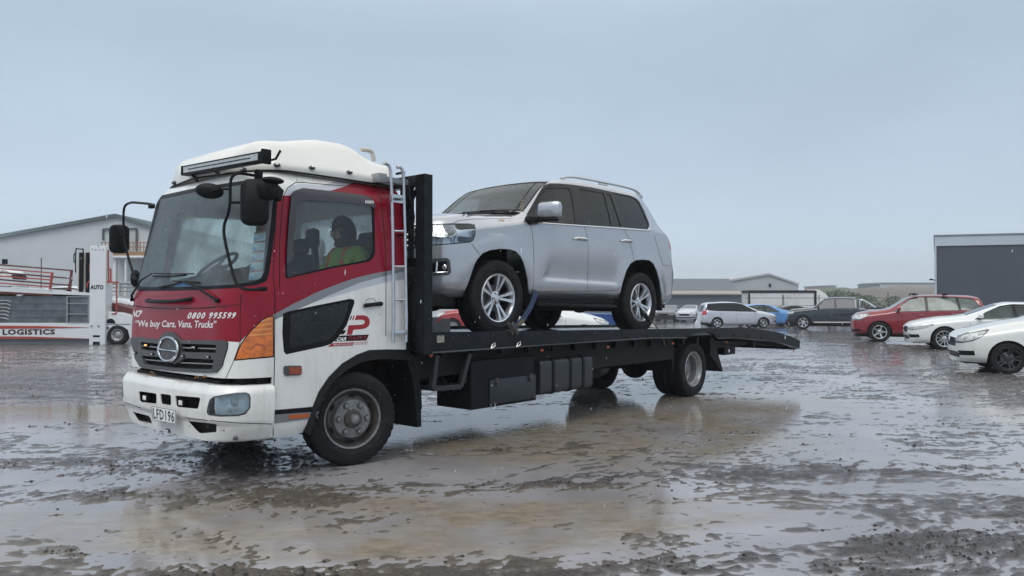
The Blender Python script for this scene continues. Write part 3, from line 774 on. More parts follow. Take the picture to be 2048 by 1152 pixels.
# rust marks under the grille
m = MB(); rr_ = random.Random(3)
for (u, v, n) in ((402, 754, 9), (300, 746, 6), (308, 750, 4)):
    for k in range(n):
        h = FT.hit(cbvh, u+rr_.gauss(0, 5), v+rr_.gauss(0, 1.5))
        if not h: continue
        s = rr_.uniform(.004, .011); t = Vector((0, 1, 0)); q = Vector((0, 0, 1)); c = h[0]+h[1]*.0015
        m.add([c+t*s*2*math.cos(a)*rr_.uniform(.6, 1.2)+q*s*math.sin(a)*rr_.uniform(.6, 1.2) for a in [k2*math.pi/3.5 for k2 in range(7)]], [list(range(7))])
m.build('rust_stain', P_rust, truck)
for pc, mr in p_h:
    bk = bmesh.new(); bk.free(); gl = pc.copy(); gl.normal_update(); pc.normal_update()
    cen = sum((v.co for v in pc.verts), Vector())/len(pc.verts)
    for v in pc.verts: v.co = v.co-v.normal*.02; v.co = v.co+(Vector((cen.x, cen.y, cen.z))-v.co)*.02
    for v in pc.verts: d = (v.co-cen); v.co.x += .06*max(0, 1-(d.y/.13)**2-(d.z/.09)**2)
    thicken(pc, .01); o = bm_obj(pc, 'headlight', M_clr, truck, 50)
    thicken(gl, .006); bm_obj(gl, 'lens', G_lamp, o, 60)
    m = MB(); c = cen+Vector((.035, 0, 0)); m.ball(c, (.03, .035, .035), 14, 10, 0); m.build('bulb', M_clr, o)
    m = MB(); ribbon(m, hits(FT, bbvh, head, 5, True, mr), .010, .0015, True); m.build('bezel', P_gr, o)
# driving lamps, plate, lip lamps
for u, v in ((288, 796), (360, 806)):
    p = on(u, v, x=-1.265); m = MB(); m.box(p+Vector((.03, 0, 0)), (.05, .085, .055), 0, bev=.008); m.box(p+Vector((.02, 0, -.05)), (.03, .02, .05), 0)
    o = m.build('driving_lamp', M_pla, truck); m = MB(); m.box(p+Vector((.003, 0, .002)), (.006, .062, .038), 0, bev=.002); m.build('lens', M_clr, o)
def q3(a, b, c, d, s, t): return (a*(1-s)+b*s)*(1-t)+(d*(1-s)+c*s)*t
pc4 = [on(305, 840, x=-1.30), on(351, 849, x=-1.30), on(352, 820, x=-1.30), on(303, 811, x=-1.30)]
m = MB(); m.add([p for p in pc4]+[p+Vector((.004, 0, 0)) for p in pc4], [[0, 1, 2, 3], [7, 6, 5, 4], [0, 4, 5, 1], [1, 5, 6, 2], [2, 6, 7, 3], [3, 7, 4, 0]])
plate = m.build('number_plate', mat('plate_white', (.78, .79, .80), .35), truck)
m = MB(); pp = lambda s, t: q3(*pc4, s, t)+Vector((-.0015, 0, 0))
text_quad(m, 'LFD196', [(.06, .12), (.94, .12), (.94, .86), (.06, .86)], lambda s, t: pp(s, t), size=1, bold=.015, space=1.1)
for (a, b), (c, d) in (((.01, .02), (.99, .05)), ((.01, .95), (.99, .98)), ((.01, .02), (.025, .98)), ((.975, .02), (.99, .98))):
    m.add([pp(a, b), pp(c, b), pp(c, d), pp(a, d)], [[0, 1, 2, 3]])
m.build('plate_number', mat('ink_black', (.01, .01, .012), .4), plate)
for u, v in ((470, 876), (337, 861)):
    h = FT.hit(bbvh, u, v)
    if h: m = MB(); m.box(h[0]+h[1]*.004, (.02, .075, .032), 1, bev=.008); m.box(h[0]+h[1]*.012, (.012, .045, .016), 0, bev=.004); m.build('marker_lamp', [M_clr, P_gr], truck)
# ---- lettering on the front
Ink = mat('decal_white', (.80, .80, .80), .4)
H2 = lambda u, v: hitp(u, v, .003)
def letter(nm, txt, quad, mt, place=None, **k):
    m = MB(); text_quad(m, txt, quad, place or H2, **k); return m.build(nm, mt, truck)
letter('phone_number', '0800 995599', [(375, 638), (471, 637), (473, 624.5), (377, 624.5)], Ink, bold=.03, shear=.3, space=1.25)
letter('slogan', '\u201cWe buy Cars, Vans, Trucks\u201d', [(270, 657), (431, 660.5), (434, 641), (272, 640)], Ink, bold=.018, space=1.0)
letter('front_logo', 'NCP', [(264, 634), (283, 634), (286, 620.5), (266, 620.5)], Ink, bold=.03, shear=.3, space=.9)
letter('door_lettering', 'CAR', Z5([(690, 745), (795, 741), (804, 700), (705, 706)]), Ink, bold=.04, shear=.2)
letter('door_small_print', 'WRECKED CARS & TRUCKS', Z5([(655, 793), (872, 781), (874, 766), (660, 776)]), Ink, bold=.01)
letter('door_lettering', 'PARTS', Z5([(805, 738), (1008, 730), (1022, 686), (820, 694)]), mat('decal_dark_red', (.16, .01, .015), .4), bold=.05, shear=.2)
m = MB(); text_quad(m, 'HINO', [(727, 408), (744.5, 408.5), (744, 402.5), (727, 401.5)], lambda u, v: hitp(u, v, .026), bold=.05, space=1.2); m.build('visor_lettering', Ink, truck)
# ---- door handle, lock, side lamps, sill trim
def hbar(path, r, off, mats, name, n=8, par=truck, bvh=None, mirror=False):
    m = MB(); m.tube([hitp(u, v, off, bvh, mirror) for u, v in path], r, n); return m.build(name, mats, par)
for mr in (False, True):
    hbar([(727, 614), (728, 611), (745, 609), (760, 607.5), (762, 608)], [.016, .020, .018, .022, .016], .018, M_pla, 'door_handle', mirror=mr)
    hbar([(759, 628), (759.6, 628)], .014, .002, M_chr, 'door_lock', mirror=mr)
    for poly, mt, nm, off in (([(567, 733), (571, 731.5), (600, 731), (602, 735), (602, 747), (599, 750), (571, 751.5), (567, 748)], P_gr, 'side_marker', .012),):
        vs = [hitp(u, v, off, None, mr) for u, v in poly]; v2 = [hitp(u, v, -.005, None, mr) for u, v in poly]; n = len(vs)
        m = MB(); m.add(vs+v2, [list(range(n))]+[[i, (i+1) % n, n+(i+1) % n, n+i] for i in range(n)]); o = m.build(nm, mt, truck)
        m = MB(); pl = [(577, 734), (600, 733.5), (600.5, 747.5), (577, 748.5)]; vs = [hitp(u, v, .016, None, mr) for u, v in pl]; m.add(vs+[hitp(u, v, .005, None, mr) for u, v in pl], [[0, 1, 2, 3], [0, 4, 5, 1], [1, 5, 6, 2], [2, 6, 7, 3], [3, 7, 4, 0]]); m.build('lens', mat('lens_brown', (.30, .055, .02), .2, coat=.7, var=.4, vscale=40), o)
    m = MB()
    for poly, mi, off in (([(549, 820), (642, 812), (641, 818), (638, 823), (549, 829)], 0, .006), ([(549, 829), (637, 823), (628, 836), (549, 846)], 1, .010)):
        vs = [hitp(u, v, off, None, mr) for u, v in poly]; v2 = [hitp(u, v, -.004, None, mr) for u, v in poly]; n = len(vs)
        if None in vs or None in v2: continue
        m.add(vs+v2, [list(range(n))]+[[i, (i+1) % n, n+(i+1) % n, n+i] for i in range(n)], mi)
    o = m.build('sill_trim', [M_pla, mat('sill_grey', (.22, .23, .24), .35, metal=.4)], truck)
    m = MB(); pl = [(577, 829.5), (616, 826.5), (616, 834.5), (577, 838)]; vs = [hitp(u, v, .014, None, mr) for u, v in pl]
    m.add(vs+[hitp(u, v, .005, None, mr) for u, v in pl], [[0, 1, 2, 3], [0, 4, 5, 1], [1, 5, 6, 2], [2, 6, 7, 3], [3, 7, 4, 0]]); m.build('reflector', M_amd, o)
# front hand bar and its recess
m = MB(); hh = hits(FT, cbvh, [(300, 598), (384, 596)], 5)
m.tube([hitp(297, 600, .0), hitp(301, 602, .035), hitp(318, 603.5, .05), hitp(342, 604, .05), hitp(366, 603, .05), hitp(381, 600, .035), hitp(385, 597, .0)], .017, 8)
m.build('grab_bar', M_pla, truck)
m = MB(); ribbon(m, hits(FT, cbvh, [(310, 593), (376, 590), (380, 588)], 4), .010, .001); ribbon(m, hits(FT, cbvh, [(308, 612), (372, 613)], 4), .008, .001); m.build('panel_crease_shade', mat('crease_shade_red', (.13, .005, .012), .4), truck)  # darker red ribbons paint the shade along the panel creases
# ---- windscreen rubber, header visor, wipers
def wiper(arm, blade, blade2=None):
    m = MB(); m.tube([hitp(u, v, o_) for (u, v), o_ in zip(arm, (.015, .03, .045, .04)[:len(arm)])], [.013, .011, .008, .006][:len(arm)], 8)
    m.ball(hitp(arm[0][0], arm[0][1], .015), .020)
    o = m.build('wiper', M_pla, truck); m = MB(); pts = dens(blade, 12); m.tube([hitp(u, v, .018) for u, v in pts], .008, 6)
    if blade2: m.tube([hitp(u, v, .03) for u, v in dens(blade2, 12)], .006, 6)
    m.build('wiper_blade', M_pla, o)
wiper([(262, 599), (270, 592), (292, 562), (312, 549)], [(310, 553), (340, 554), (376, 551)], [(314, 548), (350, 549), (394, 549)])
wiper([(437, 601), (425, 592), (395, 573), (374, 566)], [(320, 576), (352, 569), (378, 563), (404, 567)], [(352, 563), (380, 565), (404, 566)])
# ---- stickers inside the screen
m = MB(); m2 = MB()
for k in range(5):
    t0, t1 = k/5+.008, (k+1)/5-.008
    def st(s, t, o_=-.012): 
        u = (508*(1-t)+497*t)*(1-s)+(533*(1-t)+524.5*t)*s; v = (463*(1-t)+560*t)*(1-s)+(461.5*(1-t)+558*t)*s; return hitp(u, v, o_)
    m.add([st(0, t0), st(1, t0), st(1, t1), st(0, t1)], [[0, 1, 2, 3]], 0)
    m2.add([st(.04, t0+.005, -.0105), st(.96, t0+.005, -.0105), st(.96, t0+.03, -.0105), st(.04, t0+.03, -.0105)], [[0, 1, 2, 3]], 0)
    m2.add([st(.06, t1-.09, -.0105), st(.4, t1-.03, -.0105), st(.06, t1-.012, -.0105)], [[0, 1, 2]], 1)
    for q in range(3): m2.add([st(.35+.1*(k % 2), t0+.07+q*.03, -.0105), st(.9, t0+.07+q*.03, -.0105), st(.9, t0+.08+q*.03, -.0105), st(.35+.1*(k % 2), t0+.08+q*.03, -.0105)], [[0, 1, 2, 3]], 2)
o = m.build('service_sticker', mat('sticker_white', (.62, .72, .76), .5), truck); m2.build('sticker_print', [mat('print_red', (.55, .16, .10), .5), mat('print_blue', (.12, .35, .65), .5), mat('print_grey', (.30, .38, .48), .5)], o)
# ---- cab interior
m = MB(); m.span((-.95, -1.0, .95), (.56, 1.0, 1.02), 0)
m.span((-1.02, -.98, 1.40), (-.72, .98, 1.53), 0, .03); m.span((-.98, -1.0, 1.1), (-.85, 1.0, 1.45), 0)
m.span((-.86, .25, 1.45), (-.62, .85, 1.66), 0, .05)   # binnacle
m.span((-.95, -.3, 1.50), (-.7, .1, 1.56), 0, .02)
m.span((-.2, -.2, 1.0), (.5, .2, 1.35), 0, .05)
m.build('cab_interior', M_int, truck)
for sy in (-.62, .55):
    m = MB(); m.span((-.12, sy-.25, 1.28), (.38, sy+.25, 1.42), 0, .04); m.box((.44, sy, 1.68), (.14, .48, .62), 0, Matrix.Rotation(.15, 3, 'Y'), .05)
    m.box((.49, sy, 2.08), (.09, .26, .18), 0, Matrix.Rotation(.15, 3, 'Y'), .04); m.build('seat', M_seat, truck)
m = MB(); m.box((.2, -.10, 2.12), (.10, .16, .20), 0, bev=.04); m.bar((.22, -.1, 2.05), (.3, -.1, 1.4), .05, .05); m.build('headrest', M_seat, truck)
m = MB(); sw = Vector((-.50, .50, 1.83)); ax = Matrix.Rotation(math.radians(-38), 3, 'Y')
m.tube([sw+ax@Vector((.22*math.cos(t), .22*math.sin(t), 0)) for t in [2*math.pi*k/28 for k in range(28)]], .017, 8, closed=True)
m.ball(sw-Vector((0, 0, .03)), (.07, .07, .03)); 
for t in (.5, 2.6, 4.7): m.bar(sw, sw+ax@Vector((.21*math.cos(t), .21*math.sin(t), 0)), .03, .015)
m.bar(sw, sw+Vector((-.12, 0, -.4)), .05); m.build('steering_wheel', M_int, truck)
m = MB(); m.ball((-.86, .42, 1.60), (.10, .13, .06), 12, 8, 0); m.build('blue_rag', mat('blue_cloth', (.10, .38, .80), .7, bump=.6, bscale=30), truck)
m = MB(); rr_ = random.Random(8)
for k in range(8):
    c = Vector((-.92+rr_.uniform(-.03, .1), rr_.uniform(.2, .85), 1.535+k*.004)); R_ = Matrix.Rotation(rr_.uniform(-.8, .8), 3, 'Z') @ Matrix.Rotation(rr_.uniform(-.2, .2), 3, 'X'); m.box(c, (.14, .2, .003), 0, R_)
m.build('papers', mat('paper', (.62, .66, .60), .7), truck)
# ---- roof fairing
ftop = [(-1.0, 2.63), (-.94, 2.67), (-.87, 2.78), (-.80, 2.86), (-.74, 2.885), (-.52, 2.915), (-.36, 2.955), (-.15, 3.00), (.12, 3.01), (.22, 3.00), (.32, 2.95), (.40, 2.865), (.44, 2.84), (.56, 2.825), (.60, 2.76)]
def fsec(x, k):
    zt = smoothi(ftop, x, .04); h = zt-2.60; wt = interp([(-1, .86), (-.6, .80), (-.3, .75), (.2, .72), (.33, .74), (.44, .86), (.6, .9)], x); wb = .985
    s = halfsec([(0, 2.595, 0), (wb-.02, 2.595, .01), (wb-.015, 2.60+.15*h, .03), (wt+.03, 2.60+.80*h, .07), (wt-.07, 2.60+.985*h, .07), (0, zt+.004, 0)], [3, 2, 6, 3, 5]); return [(y*k, z) for y, z in s]
fst = []
for t in [.35+(math.pi/2-.35)*i/12 for i in range(12)]: x = -.62-.325*math.cos(t); fst.append((x, fsec(x, math.sin(t)**.75)))
x = -.60
while x < .53: fst.append((x, fsec(x, 1))); x += .04
fst += [(.545, fsec(.545, .99)), (.565, fsec(.565, .97))]
fb = loft(fst, lambda c: Vector((c.x-(.03*max(0, 1-(c.y/.65)**2) if abs(c.x-fst[0][0]) < 1e-4 else 0), c.y, c.z)), 16)
fbvh = BVHTree.FromBMesh(fb)
m = MB()
def gasket(path, w): 
    h = hits(FT, fbvh, path, 5); ribbon(m, h, w, .002)
fair = bm_obj(fb, 'roof_fairing', P_cr, truck, 40)
for u, v in ((351, 366), (392, 356.5), (436, 347), (488, 339), (554, 330.5), (623, 336.5), (698, 345.5)):
    h = FT.hit(fbvh, u, v) or FT.hit(cbvh, u, v)
    if h:
        m = MB(); m.ball(h[0]+h[1]*.008, (.030, .030, .019), 12, 8, 0); m.ball(h[0]+h[1]*.022, (.018, .018, .012), 10, 6, 1); m.build('marker_lamp', [P_gr, M_clr], truck)
# dark seal line between fairing and roof
m = MB(); pts = []
for t in [k/10 for k in range(11)]:
    a = .35+(math.pi/2-.35)*t; pts.append((-.62-.33*math.cos(a), -.985*(math.sin(a)**.75)))
near = [Vector((p[0], p[1]-.002, 2.592)) for p in pts]+[Vector((x_, -.998, 2.592)) for x_ in (-.4, -.2, 0, .2, .4, .55)]
m.tube(near, .009, 6); m.tube([fl(p) for p in near], .009, 6); m.tube([near[0], Vector((-.99, 0, 2.592)), fl(near[0])], .009, 6); m.build('roof_seal', M_pla, truck)
# light bar
a = on(372, 342, x=-1.0); b = on(528, 314, x=-1.0)
m = MB(); R_ = Matrix.Rotation(math.atan2(b.z-a.z, b.y-a.y), 3, 'X'); c = (a+b)/2; L_ = (b-a).length
m.box(c, (.07, L_, .088), 0, R_, .010)
lb = m.build('light_bar', M_pla, truck); m = MB(); m.box(c+Vector((-.036, 0, 0)), (.008, L_*.955, .052), 0, R_)
m.build('lens', mat('bar_lens', (.42, .45, .46), .2, var=.3, vscale=30), lb); m = MB(); m.box(c+Vector((-.041, 0, 0)), (.003, L_*.8, .007), 0, R_); m.build('lens_divider', M_pla, lb)
m = MB(); m.box(b+Vector((.0, -.03, 0)), (.085, .03, .12), 0, bev=.01); m.box(a+Vector((.0, .01, 0)), (.085, .02, .09), 0, bev=.01); m.tube([b+Vector((.02, -.02, -.03)), b+Vector((.05, -.09, -.02)), b+Vector((.08, -.11, .05))], .010, 6); m.tube([a+Vector((0, -.1, -.03)), a+Vector((.06, -.1, -.10))], .012, 6); m.build('bracket', M_pla, lb)
# ---- mirrors
def mirror_head(c, d, rot, name):
    m = MB(); pr = round_poly([(-d[1]/2, -d[2]/2), (d[1]/2, -d[2]/2), (d[1]/2, d[2]/2), (-d[1]/2, d[2]/2)], d[1]*.36, 6); pi_ = [(a*.86, b*.92) for a, b in pr]; n = len(pr)
    vs = [rot@Vector((x, a, b))+c for x, pp_ in ((-d[0]/2, pi_), (-d[0]*.28, pr), (d[0]*.4, pr), (d[0]/2, pi_)) for a, b in pp_]
    m.add(vs, [list(range(n))[::-1], list(range(3*n, 4*n))]+[[k*n+i, k*n+(i+1) % n, (k+1)*n+(i+1) % n, (k+1)*n+i] for k in range(3) for i in range(n)]); return m.build(name, M_pla, truck, 50)
c = on(509, 405, x=-1.0); R_ = Matrix.Rotation(math.radians(44), 3, 'Z')
mh = mirror_head(c, (.075, .215, .375), R_, 'mirror')
n_ = R_@Vector((-1, 0, 0)); m = MB(); m.box(c+n_*.0385+Vector((0, .02, .05)), (.003, .022, .045), 0, R_); m.build('sticker', mat('sticker_white', (.6, .7, .7), .5), mh)
m = MB(); arm = [on(*p, x=q) for p, q in [((515, 352), -.92), (((497), 349), -.98), ((478, 347), -1.06), ((466, 352), -1.09), ((461, 366), -1.10), ((460, 405), -1.10), ((456, 428), -1.10), ((449, 448), -1.11), ((448, 468), -1.12), ((455, 505), -1.12), ((466, 548), -1.13), ((474, 568), -1.13), ((486, 577), -1.12), ((500, 579), -1.10), ((522, 579), -1.04)]]
m.tube(curve_pts(arm, 3), .0125, 8); m.tube([on(461, 405, x=-1.10), on(484, 405, x=-1.02)], .011, 8); m.tube([on(461, 378, x=-1.10), on(446, 378, x=-1.14)], .010, 8)
m.box(on(517, 350, x=-.90), (.06, .05, .09), 0, bev=.01); m.box(on(524, 578, x=-1.02), (.04, .10, .035), 0, bev=.008)
m.build('mirror_arm', M_pla, truck)
m = MB(); c = on(419, 382, x=-1.16); m.ball(c, (.045, .118, .066), 18, 12, 0, Matrix.Rotation(math.radians(44), 3, 'Z') @ Matrix.Rotation(.12, 3, 'X')); m.bar(c, on(440, 378, x=-1.15), .03, .02); m.build('round_mirror', M_pla, truck)
m = MB(); m.ball(on(535, 378, x=-.93), (.09, .06, .10), 12, 8); m.ball(on(545, 361, x=-.9), (.10, .07, .03), 12, 8); m.bar(on(540, 372, x=-.93), on(560, 392, x=-.8), .05, .10); m.build('mirror_bracket', M_pla, truck)
c = on(238, 478, x=-1.0); mh = mirror_head(c, (.07, .19, .30), Matrix.Rotation(math.radians(40), 3, 'Z'), 'mirror')
m = MB(); arm = [on(*p, x=-1.0) for p in ((308, 412), (300, 408), (280, 406), (264, 405), (253, 409), (248, 418), (247, 440), (249, 480), (256, 512), (266, 545), (271, 560))]
m.tube(curve_pts(arm, 3), .0125, 8); m.box(on(303, 412, x=-.98), (.05, .06, .05), 0, bev=.01); m.tube([on(232, 480, x=-1.0), on(250, 468, x=-1.0)], .012, 6); m.build('mirror_arm', M_pla, truck)
m = MB(); m.ball(on(271, 557, x=-.97), (.05, .05, .09), 12, 8); m.build('mirror_bracket', M_pla, truck)
# ---- ladder
m = MB(); LY = -1.15
lt = [on(*p, y=LY) for p in ((766, 327), (772, 326), (778, 331), (781, 343), (783, 380), (785, 450), (786.5, 560), (787, 640), (786, 686))]
rt = [on(*p, y=LY) for p in ((794, 335), (799, 333), (804, 338), (807, 350), (808, 390), (810, 460), (811.5, 560), (813, 640), (812, 684))]
m.tube(lt, .017, 10); m.tube(rt, .017, 10)
for v in (462, 533, 599): m.tube([on(785.5, v, y=LY), on(811, v+.5, y=LY)], .012, 8)
m.box((on(786, 665, y=LY)+on(812, 665, y=LY))/2, ((on(812, 665, y=LY)-on(786, 665, y=LY)).x+.02, .03, .05), 0, bev=.005)
lad = m.build('ladder', M_alu, truck)
m = MB(); a = on(784, 404, y=LY-.02); b = on(808, 391, y=LY-.02); m.span((a.x, LY-.022, a.z), (b.x, LY+.02, b.z), 0); pl_ = m.build('badge_plate', M_alu, lad)
m = MB(); text_quad(m, 'HINO', [(787, 401), (806, 402), (806, 396), (787, 395)], lambda u, v: on(u, v, y=LY-.0245), bold=.05, space=1.15); m.build('badge_lettering', M_pla, pl_)
m = MB()
for v in (345, 470, 600): m.bar(on(809, v, y=LY), on(809, v, y=LY)+Vector((.0, .12, 0)), .02)
m.build('ladder_bracket', M_pla, lad)
m = MB(); m.tube(curve_pts([on(*p, y=-.55) for p in ((722, 299), (733, 300), (742, 303), (746, 312), (747, 322))], 3), .022, 8); m.build('roof_pipe', mat('pipe_tan', (.55, .52, .46), .4, dirt=.5, dcol=(.25, .14, .07)), truck)
m = MB(); a = on(758, 357, y=-1.0); m.box(a, (.10, .12, .09), 0, bev=.008); m.bar(a, a+Vector((.4, 0, .0)), .06, .05); m.build('roof_bracket', mat('bracket_grey', (.30, .32, .34), .5, metal=.4), truck)
# ---- front wheel arch trims, mudguards
def archband(y0, y1, sgn):
    m = MB(); outer = [(-.53, .37), (-.47, .55), (-.40, .70), (-.30, .82), (-.16, .93), (0, 1.0), (.14, 1.035), (.35, 1.03), (.62, 1.01)]
    inner = [(-.51, .34), (-.445, .53), (-.37, .67), (-.265, .785), (-.13, .875), (.03, .93), (.15, .945), (.35, .94), (.66, .905)]
    n = len(outer); vs = []
    for (a, b), (c, d) in zip(outer, inner): vs += [(a, sgn*y0, b), (c, sgn*(y0+.03), d), (a, sgn*y1, b), (c, sgn*y1, d)]
    fs = []
    for i in range(n-1):
        a, b = 4*i, 4*i+4; fs += [[a, a+1, b+1, b], [a+1, a+3, b+3, b+1], [a, b, b+2, a+2]]
    fs += [[0, 2, 3, 1], [4*n-4, 4*n-3, 4*n-1, 4*n-2]]; m.add(vs, fs); 
    m.tube([(.66, sgn*1.06, .93), (.72, sgn*1.07, .82), (.76, sgn*1.07, .6), (.77, sgn*1.07, .42)], .035, 8)
    m.prism([(.60, .90), (.66, .90), (.74, .8), (.78, .58), (.79, .25), (.73, .25), (.71, .55), (.66, .78)], 'y', sgn*.72, sgn*1.09)
    return m.build('mudguard', M_pla, truck)
archband(1.104, .70, -1); archband(1.104, .70, 1)
m = MB(); m.span((-.50, -.70, .92), (.6, .70, .99)); m.span((.52, -1.02, 1.0), (.56, 1.02, 1.2)); m.build('cab_floor', M_und, truck)
# ---- wheels
WF = 'truck_front'; RT, WT = .423, .245
for sy, rz in ((-1, -15), (1, 180-13)): wheel(truck, (0, sy*.978, RT), RT, WT, .262, WF, math.radians(rz), .3, 72)
for sy, yy in ((-1, .955), (-1, .68), (1, .955), (1, .68)):
    wheel(truck, (6.46, sy*yy, RT), RT, WT, .262, 'truck_rear' , 0 if sy < 0 else math.pi, .5*yy, 72)
# ---- chassis
m = MB()
for s in (-1, 1):
    m.span((-.9, s*.36, .62), (8.1, s*.44, .88)); m.span((5.7, s*.40, .50), (7.2, s*.47, .60)); m.span((-.6, s*.42, .42), (.7, s*.48, .50))
for x in (-.7, .9, 1.9, 3.2, 4.4, 5.6, 7.3, 8.0): m.span((x, -.4, .66), (x+.08, .4, .84))
m.span((-.7, -.45, .38), (.75, .4, 1.05)); m.span((.75, -.3, .42), (1.5, .25, .95)); m.tube([(1.4, 0, .6), (6.3, 0, .45)], .05, 8)
m.span((.9, .45, .40), (2.4, 1.1, .95)); m.span((2.6, .45, .40), (3.7, 1.1, .92)); m.span((4.0, .2, .45), (5.2, .9, .95)); m.span((4.3, -.95, .62), (5.2, -.5, .93)); m.span((1.4, -1.08, .62), (5.8, -1.0, .95)); m.span((.7, -1.05, .72), (1.4, -.5, .95))  # tanks and boxes added to fill the underside and block light through it
m.tube([(6.46, -.9, .42), (6.46, .9, .42)], .07, 10); m.ball((6.46, 0, .43), (.24, .22, .22), 14, 10); m.tube([(0, -.9, .36), (0, .9, .36)], .06, 8)
m.span((3.7, -.9, .45), (4.2, -.55, .75), 0, .04)
m.build('chassis', M_und, truck)
# tool box and fuel tank
m = MB(); m.prism([(1.43, .345), (2.50, .345), (2.50, .66), (2.45, .66), (2.45, .86), (1.43, .86)], 'y', -1.15, -.62)
tb = m.build('tool_box', M_blk, truck, bev=.008)
m = MB(); m.span((1.70, -1.165, .375), (2.47, -1.150, .64), 0, .005); d_ = m.build('tool_box_door', mat('box_door', (.016, .022, .028), .4, rvar=.15), tb)
m = MB()
for x_ in (1.80, 2.37): m.span((x_-.025, -1.180, .60), (x_+.025, -1.164, .655)); m.span((x_-.012, -1.188, .57), (x_+.012, -1.166, .62))
for x_ in (1.75, 2.42): m.tube([(x_, -1.170, .385), (x_+.04, -1.170, .385)], .012, 6)
m.build('latch', M_ddk, tb)
m = MB(); rr_ = random.Random(9)
for k in range(7):
    x_ = rr_.uniform(.8, 1.3); m.tube(curve_pts([(x_, -.9+rr_.uniform(-.1, .1), .93), (x_+rr_.uniform(-.1, .2), -1.0, .75), (x_+rr_.uniform(.1, .4), -.95, .60+rr_.uniform(-.1, .1)), (x_+.5, -.85, .85)], 5), .012, 6)
m.build('air_hoses', M_pla, truck)
m = MB(); h0 = on(986, 812, y=-1.17); m.tube([h0+Vector((-.03, 0, .03)), h0+Vector((-.03, 0, -.015)), h0+Vector((.0, 0, -.03)), h0+Vector((.03, 0, -.015)), h0+Vector((.03, 0, .03))], .006, 6); m.build('hook', M_chr, tb)
m = MB(); pr = round_poly([(-1.16, .39), (-.55, .39), (-.55, .80), (-1.16, .80)], .07, 5); m.prism(pr, 'x', 2.56, 3.60)
ft = m.build('fuel_tank', mat('tank_black', (.022, .026, .032), .42, rvar=.15), truck)
m = MB()
for x in (2.78, 3.12, 3.38):
    m.prism(round_poly([(-1.168, .382), (-.54, .382), (-.54, .808), (-1.168, .808)], .07, 5), 'x', x, x+.045)
m.build('tank_strap', M_blk, ft)
m = MB(); Bp = [on(*p, y=-1.14) for p in ((872, 710), (864, 777), (920, 773), (938, 706))]
for a, b in zip(Bp, Bp[1:]): m.bar(a, b, .05, .05)
m.bar(Bp[1], Bp[1]+Vector((0, .6, 0)), .04); m.bar(Bp[2], Bp[2]+Vector((0, .6, 0)), .05); m.build('side_bracket', mat('bracket_black', (.022, .026, .03), .45), truck)
# rear mudguards and flaps
m = MB()
for s in (-1, 1):
    m.prism([(7.02, .90), (7.10, .90), (7.44, .33), (7.38, .32), (6.98, .62)], 'y', s*.60, s*1.08)
    ar = [(5.95, .78), (6.05, .86), (6.25, .93), (6.60, .94), (6.85, .90), (7.0, .82)]; ar2 = [(a, b+.02) for a, b in ar[::-1]]
    m.prism(ar+ar2, 'y', s*.56, s*1.09)
    m.prism([(5.90, .90), (5.97, .9), (5.97, .42), (5.90, .42)], 'y', s*.55, s*1.0)
m.build('rear_mudguard', M_pla, truck)
# ---- deck
SP = lambda u, v: (on(u, v, y=-1.2).x, on(u, v, y=-1.2).z)
M_dck = mat('deck_steel', (.008, .011, .015), .36, spec=.17, var=.25, vscale=5, rvar=.2, dirt=.35, dcol=(.06, .06, .06), dscale=9)
M_flr = mat('deck_floor', (.10, .105, .11), .22, metal=.5, var=.3, vscale=8, rvar=.15)
rtop = [(.78, 1.178), (1.07, 1.173), (3, 1.132), (5, 1.090), (7.64, 1.036), (8.2, 1.012), (8.87, .962), (9.45, .905), (10.0, .82), (10.3, .765), (10.56, .70)]
rbot = [(10.53, .545), (10.30, .565), (9.80, .66), (9.2, .745), (8.23, .812), (7.6, .862), (6.98, .874), (6.9, .955), (6.72, .99), (6.40, .995), (6.1, .975), (5.95, .925), (4.93, .962), (3, .970), (.78, .974)]
m = MB()
for s in (-1, 1): m.prism(rtop+rbot, 'y', s*1.20, s*1.16)
rail = m.build('side_rail', M_dck, truck)
m = MB()
for k in range(24): x_ = .95+k*.38; m.ball((x_, -1.2015, interp(rtop, x_)-.035), (.012, .006, .012), 6, 4)
m.build('rivets', mat('rivet', (.03, .034, .038), .4), rail)
m = MB()
for s in (-1, 1):
    for seg in ([(.78, .974), (3, .970), (4.93, .962), (5.93, .928)], [(7.0, .876), (7.6, .864), (8.23, .814), (9.2, .747), (9.8, .662), (10.3, .567), (10.53, .547)]):
        for (a, b), (c, d) in zip(seg, seg[1:]): m.add([(a, s*1.15, b), (c, s*1.15, d), (c, s*1.235, d), (a, s*1.235, b), (a, s*1.15, b+.012), (c, s*1.15, d+.012), (c, s*1.235, d+.012), (a, s*1.235, b+.012)], [[0, 1, 2, 3], [7, 6, 5, 4], [0, 4, 5, 1], [3, 2, 6, 7], [0, 3, 7, 4], [1, 5, 6, 2]])
m.build('rail_lip', mat('lip_edge', (.075, .085, .095), .35), rail)
m = MB()
for u, v in ((900, 695), (974, 690), (1041, 688), (1101, 685), (1156, 683), (1206, 681.5), (1253, 679), (1296, 678), (1372, 674.5), (1437, 673.5), (1467, 673), (1495, 674), (1522, 676)):
    c = on(u, v, y=-1.2); n = 10; pts = [(c.x+.055*math.cos(t), c.z+.055*math.sin(t)) for t in [math.pi*k/n for k in range(n+1)]]
    for s in (-1, 1): m.prism(pts+[(c.x-.055, c.z-.012), (c.x+.055, c.z-.012)][::1], 'y', s*1.19, s*1.2025)
m.build('rail_hole_shade', M_und, rail)  # raised black half discs paint the dark inside of the rail holes
m = MB(); rr_ = random.Random(11)
for x in (1.62, 1.98, 4.2): m.span((x, -1.204, 1.0), (x+.02, -1.199, 1.13))
m.build('rail_weld', M_und, rail)
